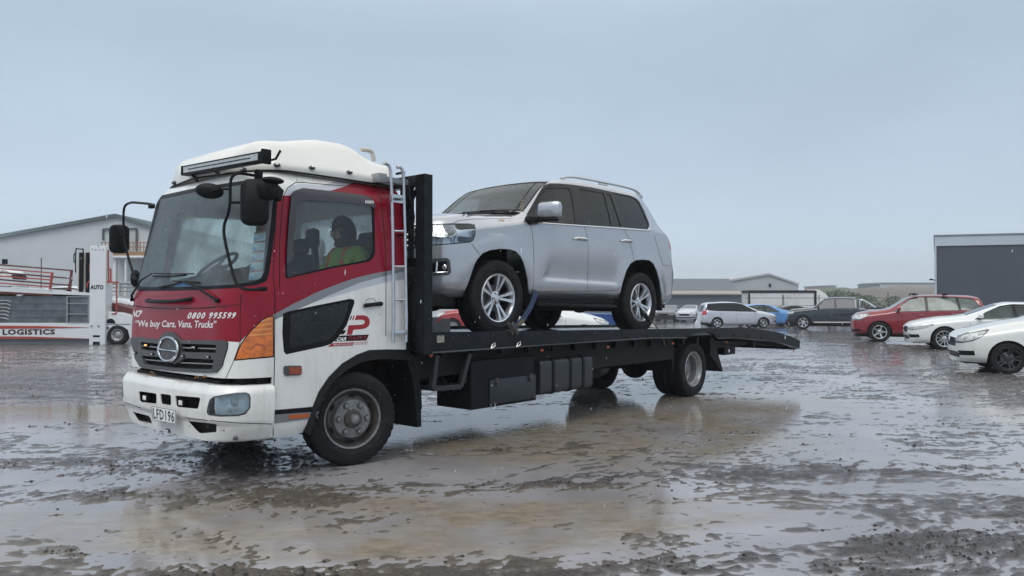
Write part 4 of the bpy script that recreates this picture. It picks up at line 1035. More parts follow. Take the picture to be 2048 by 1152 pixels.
m = MB(); fl_ = [(a, b-.045) for a, b in rtop]; bot = [(10.5, .62), (9.9, .72), (8.2, .90), (5.5, .98), (.78, 1.05)]
m.prism(fl_+bot, 'y', -1.16, 1.16); m.build('deck_floor', M_flr, truck)
m = MB()
for x in [1+.45*k for k in range(14)]: m.span((x, -1.15, .93-.02*(x-1)), (x+.06, 1.15, 1.02-.02*(x-1)))
m.span((7.3, -1.0, .70), (8.9, -.86, .80)); m.span((7.3, .86, .70), (8.9, 1.0, .80)); m.bar((8.85, -.93, .74), (10.3, -.95, .62), .07, .06); m.bar((8.85, .93, .74), (10.3, .95, .62), .07, .06); m.bar((7.1, -1.05, .83), (8.4, -1.05, .73), .04, .03)
m.span((7.55, -1.06, .58), (7.95, -.80, .70)); m.span((8.6, -1.1, .66), (8.7, 1.1, .80)); m.span((7.3, -.8, .64), (7.4, .8, .9)); m.span((10.45, -1.14, .53), (10.53, 1.14, .66)); m.span((7.0, -.4, .70), (8.0, .4, .98)); m.span((8.0, -1.0, .78), (9.3, 1.0, .86))
m.build('deck_subframe', M_blk, truck)
for u, v in ((862, 710.5), (1084, 700.5), (1216, 694), (1346, 686.5), (1453, 684), (1587, 702)):
    m = MB(); m.ball(on(u, v, y=-1.19), (.024, .014, .018), 10, 6); m.build('side_marker', mat('marker_orange', (.55, .09, .03), .3, coat=.5), truck)
# headboard
m = MB()
for s in (-1, 1): m.span((.667, s*1.265, .97), (.775, s*1.135, 2.71), 0); m.span((.70, s*1.06, 1.0), (.76, s*.98, 1.75)); m.bar((.74, s*1.1, 2.62), (.74, s*.8, 2.2), .03); m.span((.66, s*1.06, 1.9), (.72, s*1.03, 2.6))
m.span((.667, -1.26, 2.60), (.76, 1.26, 2.71), 0)
for z in (1.05, 1.25, 1.75): m.span((.70, -1.13, z), (.75, 1.13, z+.06))
for y in (-.5, 0, .5): m.span((.70, y-.03, 1.05), (.75, y+.03, 2.6))
m.build('headboard', M_dck, truck, bev=.004)
m = MB(); m.span((.60, -1.10, 2.40), (.68, -.98, 2.60), 0, .01); m.span((.60, -1.07, 2.15), (.66, -.99, 2.4), 0, .01); m.tube(curve_pts([(.62, -1.1, 2.62), (.60, -1.12, 2.5), (.66, -1.12, 2.3), (.64, -1.08, 2.1)], 4), .012, 6); m.tube(curve_pts([(.60, -.9, 1.65), (.64, -1.0, 1.62), (.70, -1.1, 1.68)], 4), .02, 6); m.tube(curve_pts([(.6, -.9, 1.3), (.62, -1.05, 1.25), (.66, -1.05, 1.0)], 4), .015, 6); m.build('hoses', M_pla, truck)
# winch box at the deck front
m = MB(); a = on(861, 655, y=-1.12); m.prism([(.80, 1.13), (1.14, 1.13), (1.14, 1.30), (.80, 1.335)], 'y', -1.14, -.80); wb_ = m.build('winch_box', mat('box_grey', (.06, .065, .07), .6, var=.3, vscale=12), truck, bev=.006)
m = MB(); c = on(879, 638, y=-1.143); m.bar(c+Vector((-.02, 0, -.025)), c+Vector((.02, 0, .03)), .006, .012); m.bar(c+Vector((-.035, 0, -.02)), c+Vector((.03, 0, -.005)), .005, .01); m.build('red_mark', mat('mark_red', (.35, .03, .04), .6), wb_)
c = on(881, 678, y=-1.2015); m = MB(); m.span((c.x-.05, -1.2045, c.z-.035), (c.x+.05, -1.2005, c.z+.035)); o = m.build('rail_label', mat('label_tan', (.30, .30, .24), .6, var=.5, vscale=60), rail)
# shackles hanging on the rail
for u, v in ((986, 692), (1037, 689)):
    c = on(u, v, y=-1.225); m = MB(); m.tube([c+Vector((-.03, 0, -.03)), c+Vector((.01, -.02, 0)), c+Vector((.03, 0, .03)), c+Vector((0, .01, .01)), c+Vector((-.03, 0, -.03))], .007, 6); m.build('shackle', M_chr, rail)
# ================================================================== SILVER FOUR WHEEL DRIVE ON THE DECK
P_sv = mat('silver_paint', (.44, .46, .495), .24, metal=.6, coat=.8, var=.03, vscale=3, dirt=.12, dcol=(.26, .24, .22), dscale=5)
TILT = .019
SM = Matrix.Translation(TO) @ Matrix.Rotation(A_T, 4, 'Z') @ Matrix.Translation((2.03, 0, 1.087)) @ Matrix.Rotation(TILT, 4, 'Y')
suv = empty('four_wheel_drive', (0, 0, 0)); suv.matrix_world = SM
tag(suv, 'silver four wheel drive strapped on the black deck of the tow truck', 'car')
FS = Frame(SM)
SP_ = dict(fo=.90, ro=1.16, wb=3.02, w=1.01, af=.50, ar=.30, pf=4.2, pr=5,
  top=[(-.90, .80), (-.87, 1.20), (-.80, 1.32), (-.45, 1.395), (0, 1.42), (.45, 1.475), (.58, 1.50), (.75, 1.64), (1.00, 1.85), (1.20, 1.975), (1.45, 2.025), (1.9, 2.065), (2.6, 2.095), (3.2, 2.09), (3.42, 2.065), (3.60, 1.97), (3.84, 1.66), (3.98, 1.40), (4.02, 1.30), (4.10, 1.10), (4.18, .98)],
  drop=[(-.9, .03), (-.6, .055), (.3, .07), (.55, .05), (.8, .05), (1.2, .04), (1.6, .035), (3.3, .04), (3.6, .10), (3.9, .12), (4.2, .04)],
  sill=[(-.9, .43), (-.6, .42), (.4, .42), (2.6, .46), (3.3, .52), (3.7, .38), (4.0, .42), (4.2, .60)],
  belt=[(-.9, 1.02), (-.4, 1.18), (.5, 1.33), (.8, 1.35), (3.3, 1.47), (3.8, 1.45), (4.2, 1.0)],
  wt=[(-.9, .80), (-.3, .82), (.45, .84), (.65, .82), (1.0, .755), (1.3, .745), (3.2, .735), (3.5, .72), (3.9, .76), (4.2, .85)],
  plan=[(-.9, .96), (-.3, .99), (.3, 1.0), (3.2, 1.0), (3.8, .985), (4.2, .97)],
  front=[(.4, .02), (.55, .0), (.95, 0), (1.1, .03), (1.3, .10)], rear=[(.4, 0), (.9, 0), (1.05, -.06), (1.4, -.08), (1.5, -.06), (2.1, .0)], sm=.05, rt=.06, rb=.03)
SUBS[:] = [3, 1, 14, 9, 6, 3, 3]; J5 = runstart(5); sb, sxs = car_shell(SP_, .035); sbvh = BVHTree.FromBMesh(sb)
# gentle sculpting: flared arches and the crease at the sill
def sculpt(bm):
    for v in bm.verts:
        x, y, z = v.co
        if abs(y) < .8: continue
        s = 1 if y > 0 else -1
        for cx in (0.0, 3.02):
            d = math.hypot(x-cx, z-.43)
            v.co.y += s*.022*math.exp(-((d-.60)/.10)**2)*(1 if z < 1.15 else 0)
        if .75 < x < 2.45:
            e = min(1, (x-.75)/(.12+max(0, z-.7)*.8), (2.45-x)/.14); e = e*e*(3-2*e)
            q = max(0, min(1, (z-.64)/.07)); r_ = max(0, min(1, (1.10-z)/.36)); v.co.y -= s*.034*e*q*q*(3-2*q)*r_*r_*(3-2*r_) if z > .635 else 0
sculpt(sb); sb.normal_update(); sbvh = BVHTree.FromBMesh(sb)
def sfaces(mirror=False): 
    C = fl(FS.C) if mirror else FS.C
    return [f for f in sb.faces if f.normal.dot(C-f.calc_center_median()) > 0]
def scut(poly, mirror=False, bm=None, eps=1.5):
    if bm is None: return cut(sb, sfaces(mirror), px_cutter(FS, poly, mirror), poly, eps)
    return cut(bm, list(bm.faces), px_cutter(FS, poly, mirror), poly, eps)
dlo = [(1053, 429), (1069, 401), (1081, 380), (1088, 370.5), (1099, 366.5), (1120, 367), (1143, 369), (1185, 375), (1224, 383.5), (1260, 391), (1272, 396), (1279, 403), (1288, 420), (1298, 445), (1299, 452), (1295, 459), (1246, 455), (1166, 450), (1072, 444), (1054, 442)]
gl_f = [(1070, 424), (1073, 413), (1085, 388), (1095, 376.5), (1138, 376.5), (1144, 393), (1151, 447), (1074, 441.5)]
gl_m = [(1157.5, 377), (1208, 386.5), (1223.5, 451.5), (1167, 448)]
gl_q = [(1212, 387.5), (1221, 389), (1242.5, 453), (1229, 452)]
gl_r = [(1228, 386.5), (1260, 393), (1271, 398), (1277.5, 404.5), (1296, 446), (1297, 452), (1293.5, 456.5), (1250, 454)]
bodyholes = []
for mr in (False, True):
    fs = scut(dlo, mr); pc = take(sb, fs)
    subs = []
    for poly, gm in ((gl_f, glassmat('suv_front_glass', (.55, .66, .66), .015, dens=.6, wet=.06)), (gl_m, G_drk), (gl_q, G_drk), (gl_r, G_drk)):
        inside = scut(poly, mr, pc); subs.append((take(pc, inside, off=.008), gm))
    thicken(pc, .02); o = bm_obj(pc, 'side_window', mat('gloss_black', (.007, .009, .011), .2, spec=.25), suv, 40)
    for g_, gm in subs: bm_obj(g_, 'pane', gm, o, 60)
# windscreen and tailgate glass follow the shell rows
def rows(bm, a, b, jmin, xs_):
    lj = bm.faces.layers.int['j']
    return [f for f in bm.faces if f[lj] >= jmin and a < f.calc_center_median().x < b]
fs = rows(sb, .60, 1.22, J5-1, sxs); pc = take(sb, fs)
inn = [f for f in pc.faces if all(len(e.link_faces) == 2 for e in f.edges)]
gp = take(pc, inn, off=.004); thicken(pc, .01); o = bm_obj(pc, 'windscreen', M_pla, suv, 50); bm_obj(gp, 'pane', glassmat('suv_screen', (.72, .88, .85), .02, dens=.8, wet=.42), o, 60)
fs = rows(sb, 3.60, 3.92, J5+1, sxs); pc = take(sb, fs); bm_obj(pc, 'rear_window', G_drk, suv, 50)
# lamps
hl = [(840, 449), (861, 448.5), (905, 447.5), (940, 447.8), (949, 449.5), (951, 456), (950, 469.5), (946, 480), (940, 484), (904, 487.6), (861, 490.5), (840, 491)]
fog = [(858, 521), (893, 519), (897, 522), (899, 544), (896, 547), (858, 549)]
tl = [(1335.5, 473), (1344, 476), (1350, 480), (1350, 504), (1345, 503), (1340, 500)]
for mr in (False, True):
    pc = take(sb, scut(hl, mr)); gl = pc.copy(); pc.normal_update()
    for v in pc.verts: v.co = v.co-Vector((v.normal.x, v.normal.y, 0))*.06
    thicken(pc, .01); o = bm_obj(pc, 'headlight', mat('lamp_chrome', (.82, .85, .88), .16, metal=.35), suv, 50)
    thicken(gl, .005); bm_obj(gl, 'lens', G_lamp, o, 60)
    m = MB(); m2 = MB()
    for u, v, r in ((867, 462, .055), (901, 461, .052)):
        h = FS.hit(sbvh, u, v); c = h[0] if not mr else fl(h[0]); n_ = h[1] if not mr else fl(h[1])
        m.ball(c-n_*.06, (.05, r, r), 16, 12, 0); ax = n_
        t1 = ax.orthogonal().normalized(); t2 = ax.cross(t1)
        m2.tube([c-n_*.03+(t1*math.cos(a)+t2*math.sin(a))*(r+.008) for a in [2*math.pi*k/20 for k in range(20)]], .010, 6, closed=True)
    m.build('projector', mat('projector_dark', (.03, .035, .04), .06, metal=.5, coat=1), o)
    for path in ([(862, 473), (904, 471), (906, 482)], [(908, 460), (912, 472), (910, 484)]): 
        m3 = [(a-b*.03) for a, b in hits(FS, sbvh, path, 4)]; m3 = [fl(p) if mr else p for p in m3]; m2.tube(m3, .010, 6)
    m2.build('reflector_trim', M_chr, o)
    m = MB(); ribbon(m, hits(FS, sbvh, hl, 5, True, mr), .010, .001, True); m.build('seal', M_pla, o)
    pc = take(sb, scut(tl, mr)); thicken(pc, .02); bm_obj(pc, 'tail_light', M_red_l, suv, 50)
    fs = scut(fog, mr); pc = take(sb, fs); pc.normal_update(); gl = pc.copy()
    for v in pc.verts: v.co = v.co-v.normal*.05
    thicken(pc, .01); o = bm_obj(pc, 'fog_lamp', mat('gloss_black', (.007, .009, .011), .2, spec=.25), suv, 50); m = MB()
    h = FS.hit(sbvh, 889, 534); c = h[0] if not mr else fl(h[0]); n_ = h[1] if not mr else fl(h[1]); m.ball(c-n_*.03, (.03, .04, .04), 14, 10, 0)
    for path in ([(860, 524), (874, 523), (872, 545)], [(860, 547), (896, 545)]): 
        pp_ = [(a-b*.01) for a, b in hits(FS, sbvh, path, 4)]; m.tube([fl(p) if mr else p for p in pp_], .012, 6)
    m.build('chrome_trim', M_chr, o); bmesh.ops.delete(gl, geom=gl.faces[:], context='FACES'); gl.free()
    m = MB(); ribbon(m, hits(FS, sbvh, fog, 4, True, mr), .035, .004, True); m.build('bezel', P_gr, o)
# grille and lower intake
gp = round_poly([(-.56, .93), (.56, .93), (.60, 1.18), (-.60, 1.18)], .03)
fs = cut(sb, [f for f in sb.faces if f.normal.x < -.5], ax_cutter(gp, 'x'), gp, .02); pc = take(sb, fs)
for v in pc.verts: v.co.x += .03
o = bm_obj(pc, 'grille', M_pla, suv, 50); m = MB()
for z in (.97, 1.03, 1.09, 1.15): m.tube([(-.90, -.56, z), (-.925, 0, z), (-.90, .56, z)], .016, 6)
m.tube([(-.89, -.62, 1.19), (-.92, 0, 1.20), (-.89, .62, 1.19)], .02, 6); m.build('chrome_bar', M_chr, o)
ip = round_poly([(-.62, .58), (.62, .58), (.66, .84), (-.66, .84)], .05)
fs = cut(sb, [f for f in sb.faces if f.normal.x < -.5], ax_cutter(ip, 'x'), ip, .02); pc = take(sb, fs)
for v in pc.verts: v.co.x += .05
bm_obj(pc, 'lower_intake', M_pla, suv, 50)
# wheel arches
arf = [(924, 594), (930, 580), (936, 567), (942, 550), (948, 531), (955, 518), (965, 507), (979, 500.5), (1000, 497.5), (1020, 498.5), (1032, 503), (1041, 512), (1047, 524), (1052, 542), (1056, 561), (1058, 585), (1058, 650), (900, 650), (900, 605)]
arr = [(1240, 589), (1244, 570), (1248, 556), (1253, 540), (1261, 527), (1271, 520.5), (1286, 519), (1299, 520.5), (1307, 527), (1314, 542), (1319, 560), (1323, 587), (1325, 640), (1236, 640), (1236, 597)]
for mr in (False, True):
    for p in (arf, arr): bmesh.ops.delete(sb, geom=[f for f in scut(p, mr) if abs(f.calc_center_median().y) > .35 and f.normal.x > -.75 and abs(f.normal.x) < .75], context='FACES')
thicken(sb, .018)
m = MB()
seams = [[(1060, 446), (1064, 462), (1066.5, 485), (1068, 530), (1067.5, 560), (1067, 583)], [(1167, 451), (1172, 462), (1175.5, 480), (1176.5, 502), (1175.5, 545), (1175, 582)], [(1067, 583), (1120, 583), (1175, 582.5), (1225, 581.5), (1235, 580), (1240, 574)], [(1246, 456), (1256, 474), (1264, 500), (1268, 521)], [(943, 487), (952, 500), (960, 510)], [(1043, 400), (1035, 417), (1026, 430)], [(1308, 470), (1318, 505), (1326, 530), (1345, 533)], [(906, 447), (917, 441), (950, 438), (1020, 437)], [(1020, 429), (1040, 405), (1060, 377), (1073, 364)]]
for mr in (False, True):
    for s_ in seams: ribbon(m, hits(FS, sbvh, s_, 4, mirror=mr), .006, .001)
add_mb(sb, m, 1)
m = MB(); rr_ = random.Random(2)      # rust and grime at the screen pillar foot
for (u, v, n, sx, sy) in ((1002, 441, 16, 5, 1.5), (1024, 434, 14, 3, 4), (1043, 405, 10, 2, 6), (1046, 420, 8, 2, 5)):
    for k in range(n):
        h = FS.hit(sbvh, u+rr_.gauss(0, sx), v+rr_.gauss(0, sy))
        if h:
            s = rr_.uniform(.004, .014); t = h[1].orthogonal().normalized(); q = h[1].cross(t); c = h[0]+h[1]*.0014
            m.add([c+(t*math.cos(a)*rr_.uniform(.5, 1.3)+q*math.sin(a)*rr_.uniform(.5, 1.3))*s for a in [k2*math.pi/3.5 for k2 in range(7)]], [list(range(7))])
add_mb(sb, m, 2)
bm_obj(sb, 'body', [P_sv, M_und, mat('rust_pale', (.34, .22, .12), .7, var=.4, vscale=30)], suv, 32)
# chrome belt moulding, handles, mirrors, wipers
for mr in (False, True):
    m = MB(); h = hits(FS, sbvh, [(1072, 445.5), (1166, 452), (1246, 457.5), (1294, 461), (1300, 458)], 6, mirror=mr); m.tube([a+b*.006 for a, b in h], .008, 6); m.build('belt_moulding', M_chr, suv)
    for pth in (((1147, 478), (1151, 476.5), (1160, 477.5), (1169, 479), (1172, 481)), ((1241, 482), (1245, 481), (1252, 481.8), (1259, 483), (1263, 484.5))):
        h = [FS.hit(sbvh, u, v) for u, v in pth]; P_ = [a+b*o_ for (a, b), o_ in zip(h, (.004, .03, .038, .03, .004))]; P_ = [fl(p) if mr else p for p in P_]
        m = MB(); m.tube(P_, [.012, .017, .018, .017, .012], 8); m.build('door_handle', M_chr, suv)
    c = FS.on(1096, 421, y=-1.10); d_ = FS.on(1096, 438, y=-1.10); e_ = FS.on(1058, 440, y=-.98)
    m = MB(); R_ = Matrix.Rotation(.25, 3, 'Z')
    bmx = MB(); bmx.box(c+Vector((0, -.03, .005)), (.13, .30, .20), 0, R_, .055); mm = bmx.build('mirror', P_sv, suv); 
    m.box(d_+Vector((0, .02, -.005)), (.12, .28, .05), 0, R_, .02); m.tube([d_+Vector((0, .12, 0)), e_], [.045, .05], 8); m.ball(e_, (.06, .05, .06)); m.build('mirror_base', M_pla, mm)
    if mr:
        for o in [mm]+list(mm.children): 
            for v in o.data.vertices: v.co.y *= -1
            o.data.flip_normals()
m = MB(); h = [FS.hit(sbvh, u, v) for u, v in ((926, 430), (960, 427), (990, 425.5), (1018, 427))]
m.tube([a+b*.025 for a, b in h if True], .012, 6); h = [FS.hit(sbvh, u, v) for u, v in ((935, 431), (985, 429), (1024, 431))]; m.tube([a+b*.02 for a, b in h], .014, 6); m.build('wiper', M_pla, suv)
m = MB(); m.span((.46, -.78, 1.44), (.60, .78, 1.475), 0, .01); m.build('cowl', M_pla, suv)
# roof rails
for s in (-1, 1):
    m = MB(); A_, B_, C_, D_ = [FS.on(u, v, y=-.60) for u, v in ((1122, 357), (1144, 354), (1262, 377.5), (1279, 388))]
    pts = curve_pts([A_, B_, (B_+C_)/2+Vector((0, 0, .012)), C_, D_], 5); pts = [Vector((p.x, s*abs(p.y), p.z)) for p in pts]
    m.tube(pts, .018, 8); 
    for p in (A_, (B_+C_)/2, D_): m.box((p.x+(.06 if p is A_ else -.03 if p is D_ else 0), s*.60, p.z-.035), (.20, .045, .06), 0, None, .018)
    m.build('roof_rail', mat('rail_silver', (.50, .52, .54), .3, metal=.7), suv)
# interior, underbody, side steps
m = MB(); m.span((.0, -.80, .62), (3.7, .80, .72)); m.span((.45, -.78, 1.15), (.85, .78, 1.36), 0, .03); m.build('cabin', M_int, suv)
for x_, ys in ((1.55, (-.42, .42)), (2.45, (-.45, 0, .45)), (3.2, (-.4, .4))):
    for y_ in ys:
        m = MB(); m.box((x_-.2, y_, .95), (.5, .48, .16), 0, None, .04); m.box((x_+.1, y_, 1.25), (.13, .46, .62), 0, Matrix.Rotation(.2, 3, 'Y'), .05); m.box((x_+.17, y_, 1.62), (.09, .26, .17), 0, Matrix.Rotation(.15, 3, 'Y'), .04); m.build('seat', M_seat, suv)
m = MB(); sw = Vector((.98, .42, 1.38)); ax = Matrix.Rotation(math.radians(-62), 3, 'Y'); m.tube([sw+ax@Vector((.19*math.cos(t), .19*math.sin(t), 0)) for t in [2*math.pi*k/24 for k in range(24)]], .016, 8, closed=True); m.build('steering_wheel', M_int, suv)
m = MB(); m.span((-.72, -.62, .30), (3.95, .62, .62)); m.span((-.85, -.80, .33), (-.5, .80, .45)); m.span((.55, -.86, .40), (2.5, .86, .60)); m.span((3.6, -.8, .36), (4.0, .8, .50))
for x_ in (0, 3.02):
    for s in (-1, 1):
        m.span((x_-.56, s*.55, .5), (x_+.56, s*.60, 1.1)); m.span((x_-.56, s*.58, 1.03), (x_+.56, s*.93, 1.08))
        m.prism([(x_+.60, .32), (x_+.63, .32), (x_+.60, .75), (x_+.52, .75)], 'y', s*.70, s*.96)
    m.tube([(x_, -.8, .42), (x_, .8, .42)], .06, 8); m.ball((x_, .1, .42), (.16, .16, .15))
m.build('underbody', M_und, suv)
for s in (-1, 1):
    m = MB(); m.span((.66, s*1.01, .345), (2.36, s*.84, .39), 0, .012); m.bar((.66, s*1.0, .40), (2.38, s*1.0, .425), .012, .012, 0); m.build('side_step', M_pla, suv)
for x_, sy in ((0, -1), (3.02, -1), (0, 1), (3.02, 1)): wheel(suv, (x_, sy*.86, .43), .43, .275, .268, 'alloy_5_twin', 0 if sy < 0 else math.pi, .25+x_*.2, 72)
SUBS[:] = [3, 1, 4, 4, 6, 3, 3]; J5 = runstart(5)
# ---- straps
def strap(pts, w_, name, label, m_, fr=FT, hook=None):
    m = MB(); V = [Vector(p) for p in pts]; vs = []
    for i, p in enumerate(V):
        t = (V[min(i+1, len(V)-1)]-V[max(i-1, 0)]).normalized(); s = t.cross(Vector((0, 1, 0))).normalized()*w_/2; vs += [p-s, p+s, p-s+Vector((0, -.004, 0)), p+s+Vector((0, -.004, 0))]
    fs = []
    for i in range(len(V)-1): a, b = 4*i, 4*i+4; fs += [[a, a+1, b+1, b], [a+2, b+2, b+3, a+3], [a, b, b+2, a+2], [a+1, a+3, b+3, b+1]]
    m.add(vs, fs); o = m.build(name, m_, None); o.matrix_world = fr.M; tag(o, label, 'strap', None); return o
M_st = mat('strap_blue', (.022, .045, .11), .7, bump=.4, bscale=200)
s1 = strap([on(1073, 583, y=-1.0), on(1062, 612, y=-1.05), on(1048, 636, y=-1.10), on(1030, 655, y=-1.17)], .075, 'tie_down_strap', 'dark blue tie down strap and ratchet behind the front wheel of the silver car', M_st)
m = MB(); c = on(1026, 656, y=-1.19); R_ = Matrix.Rotation(math.radians(50), 3, 'Y')
for dy in (-.03, .03): m.box(c+Vector((0, dy, 0)), (.16, .008, .045), 0, R_)
m.tube([c+Vector((-.03, -.035, -.05)), c+Vector((-.03, .035, -.05))], .014, 8); m.tube([c+Vector((.03, -.035, .03)), c+Vector((.03, .035, .03))], .012, 8); m.box(c+Vector((-.06, 0, -.05)), (.07, .06, .012), 0, R_)
m.build('ratchet', M_ddk, s1); m = MB(); a = on(1045, 640, y=-1.12); m.bar(a, on(1033, 652, y=-1.16), .06, .02); m.build('sleeve', mat('sleeve_tan', (.10, .085, .04), .8), s1)
s2 = strap([on(1288, 622, y=-1.0), on(1300, 640, y=-1.06), on(1312, 652, y=-1.14), on(1322, 668, y=-1.20), on(1330, 690, y=-1.23)], .028, 'tie_down_strap', 'thin dark tie down strap hanging over the deck rail by the rear wheel', mat('strap_dark', (.05, .045, .02), .8))
m = MB(); m.bar(on(1288, 628, y=-1.02), on(1298, 642, y=-1.05), .06, .03); m.build('ratchet', M_pla, s2)
m = MB(); a = on(1396, 655, y=-1.10); 
m.prism([(a.x-.08, a.z-.01), (a.x+.10, a.z-.01), (a.x+.06, a.z+.12), (a.x-.02, a.z+.12), (a.x-.085, a.z+.07)], 'y', -1.10, -1.088)
o = m.build('paper_sheet', mat('sheet_white', (.75, .77, .82), .6)); o.matrix_world = FT.M; tag(o, 'white folded sheet standing on the rear deck behind the silver four wheel drive', 'paper')
# ================================================================== PERSON IN THE CAB
def skin(name, joints, edges, mats, sub=2, mw=None, parent=None):
    me = bpy.data.meshes.new(name); me.from_pydata([j[0] for j in joints], edges, []); o = link(name, me)
    sk = o.modifiers.new('s', 'SKIN'); lay = me.skin_vertices[0].data
    for i, j in enumerate(joints): r = j[1]; lay[i].radius = r if isinstance(r, tuple) else (r, r); lay[i].use_root = (i == 0)
    o.modifiers.new('u', 'SUBSURF').levels = sub
    bpy.context.view_layer.update(); nm = bpy.data.meshes.new_from_object(o.evaluated_get(bpy.context.evaluated_depsgraph_get()))
    bpy.data.objects.remove(o); 
    for m_ in mats: nm.materials.append(m_)
    nm.polygons.foreach_set('use_smooth', [True]*len(nm.polygons)); o = link(name, nm, parent); 
    if mw is not None: o.matrix_world = mw
    return o
hv = mat('hi_vis', (.28, .42, .05), .7, bump=.5, bscale=12); ho_ = mat('hi_vis_orange', (.65, .10, .03), .7); dk = mat('dark_hood', (.018, .02, .024), .9, bump=.5, bscale=14); sk_ = mat('skin', (.42, .26, .19), .55); 
per = empty('person', (0, 0, 0)); per.matrix_world = FT.M @ Matrix.Translation((.17, -.60, 1.42))
tag(per, 'person in a dark hood and yellow green high visibility jacket sitting inside the truck cab', 'person')
J = [((.05, 0, .06), (.17, .15)), ((.08, 0, .28), (.16, .20)), ((.10, 0, .50), (.13, .22)), ((.09, 0, .58), (.09, .13)), ((.06, 0, .63), .06), ((.02, 0, .70), (.10, .09)), ((.01, 0, .78), (.085, .08)),
     ((.09, -.22, .53), .085), ((.02, -.28, .30), .065), ((-.22, -.20, .18), .045), ((.09, .22, .53), .085), ((.0, .28, .28), .065), ((-.25, .18, .20), .045),
     ((-.15, -.10, .03), .085), ((-.42, -.12, .02), .07), ((-.50, -.12, -.30), .05), ((-.15, .10, .03), .085), ((-.42, .14, .02), .07), ((-.50, .14, -.30), .05)]
E_ = [(0, 1), (1, 2), (2, 3), (3, 4), (4, 5), (5, 6), (2, 7), (7, 8), (8, 9), (2, 10), (10, 11), (11, 12), (0, 13), (13, 14), (14, 15), (0, 16), (16, 17), (17, 18)]
b_ = skin('body', J, E_, [hv, sk_, mat('trousers', (.02, .022, .03), .9), ho_])
b_.parent = per
for p in b_.data.polygons:
    c = p.center
    if c.z > .60: p.material_index = 1
    elif c.x < -.04 and c.z < .12: p.material_index = 2
    elif c.x < -.19 and c.z > .1: p.material_index = 1
    elif .27 < c.z < .33 and abs(c.y) < .2 or (abs(abs(c.y)-.11) < .025 and c.z > .1): p.material_index = 3
# hood, cap peak, face, hands
m = MB(); m.ball((.05, 0, .735), (.125, .112, .165), 20, 14, 0, Matrix.Rotation(-.35, 3, 'Y')); hd = m.build('hood', dk, per)
bmh = bmesh.new(); bmh.from_mesh(hd.data)
bmesh.ops.delete(bmh, geom=[f for f in bmh.faces if f.calc_center_median().x < -.045 and .63 < f.calc_center_median().z < .80 and abs(f.calc_center_median().y) < .085], context='FACES'); bmh.to_mesh(hd.data); bmh.free()
m = MB(); m.ball((.10, 0, .62), (.14, .14, .06), 16, 8); m.build('hood_collar', dk, per)
m = MB(); m.ball((-.085, 0, .70), (.022, .016, .026), 10, 8); 
m.build('nose', sk_, per)
m = MB()
for s in (-1, 1): m.ball((-.075, s*.033, .735), (.012, .014, .008), 8, 6)
m.build('eyes', mat('eye', (.03, .02, .02), .2), per)
for s in (-1, 1):
    w0 = Vector((-.25, s*.19, .19)); fj = [(tuple(w0), .030), (tuple(w0+Vector((-.05, 0, .0))), (.038, .02))]; fe = [(0, 1)]
    for q, (dy, ln) in enumerate(((-.03, .065), (-.01, .075), (.01, .07), (.03, .055))):
        a = len(fj); b0 = w0+Vector((-.08, dy, .005)); fj += [(tuple(b0), .010), (tuple(b0+Vector((-ln*.6, 0, -.005))), .009), (tuple(b0+Vector((-ln*.75, 0, -ln*.45))), .008)]; fe += [(1, a), (a, a+1), (a+1, a+2)]
    a = len(fj); fj += [(tuple(w0+Vector((-.04, -s*.045, .0))), .012), (tuple(w0+Vector((-.075, -s*.065, -.01))), .010)]; fe += [(1, a), (a, a+1)]
    h_ = skin('hand', fj, fe, [sk_], 1); h_.parent = per
# ================================================================== GROUND
from mathutils import noise as mnoise
def gz(y): return 0.0 if y < 28 else -(min(y, 85)-28)*.0098
TO_ = TO
M_g = bpy.data.materials.new('wet_gravel'); M_g.use_nodes = True; t = M_g.node_tree; b = t.nodes['Principled BSDF']; L = t.links.new
tc = N(t, 'ShaderNodeTexCoord')
def mapping(sc_, rz=0, loc=(0, 0, 0)):
    m_ = N(t, 'ShaderNodeMapping'); m_.inputs['Scale'].default_value = sc_; m_.inputs['Rotation'].default_value = (0, 0, rz); m_.inputs['Location'].default_value = loc; L(tc.outputs['Object'], m_.inputs[0]); return m_.outputs[0]
def noise(vec, s, d=5, r=.55, dist=0):
    n = N(t, 'ShaderNodeTexNoise'); n.inputs['Scale'].default_value = s; n.inputs['Detail'].default_value = d; n.inputs['Roughness'].default_value = r; n.inputs['Distortion'].default_value = dist; L(vec, n.inputs['Vector']); return n.outputs[0]
def math_(op, a, b_=None, c=None):
    m_ = N(t, 'ShaderNodeMath', operation=op)
    for i, v in enumerate((a, b_, c)):
        if v is None: continue
        if isinstance(v, (int, float)): m_.inputs[i].default_value = v
        else: L(v, m_.inputs[i])
    return m_.outputs[0]
def rng(v, a, b_, c=0, d=1, sm=False):
    m_ = N(t, 'ShaderNodeMapRange'); L(v, m_.inputs[0])
    if sm: m_.interpolation_type = 'SMOOTHSTEP'
    for k, q in zip(('From Min', 'From Max', 'To Min', 'To Max'), (a, b_, c, d)): m_.inputs[k].default_value = q
    return m_.outputs[0]
def mixc(f, a, b_):
    m_ = N(t, 'ShaderNodeMix', data_type='RGBA')
    for i, v in (('A', a), ('B', b_)):
        if isinstance(v, tuple): m_.inputs[i].default_value = (*v, 1)
        else: L(v, m_.inputs[i])
    L(f, m_.inputs['Factor']); return m_.outputs['Result']
stk = mapping((.55, 1.5, 1), math.radians(-14)); stk2 = mapping((.35, 4.2, 1), math.radians(-26)); stk3 = mapping((.5, 5.0, 1), math.radians(6), (3, 7, 0)); raw = mapping((1, 1, 1))
nA = noise(stk, .75, 5, .6, .3); nB = noise(stk2, 1.1, 3, .6, .5); nF = noise(raw, 11, 4, .7); nG = noise(stk3, 1.0, 3, .6, .6)
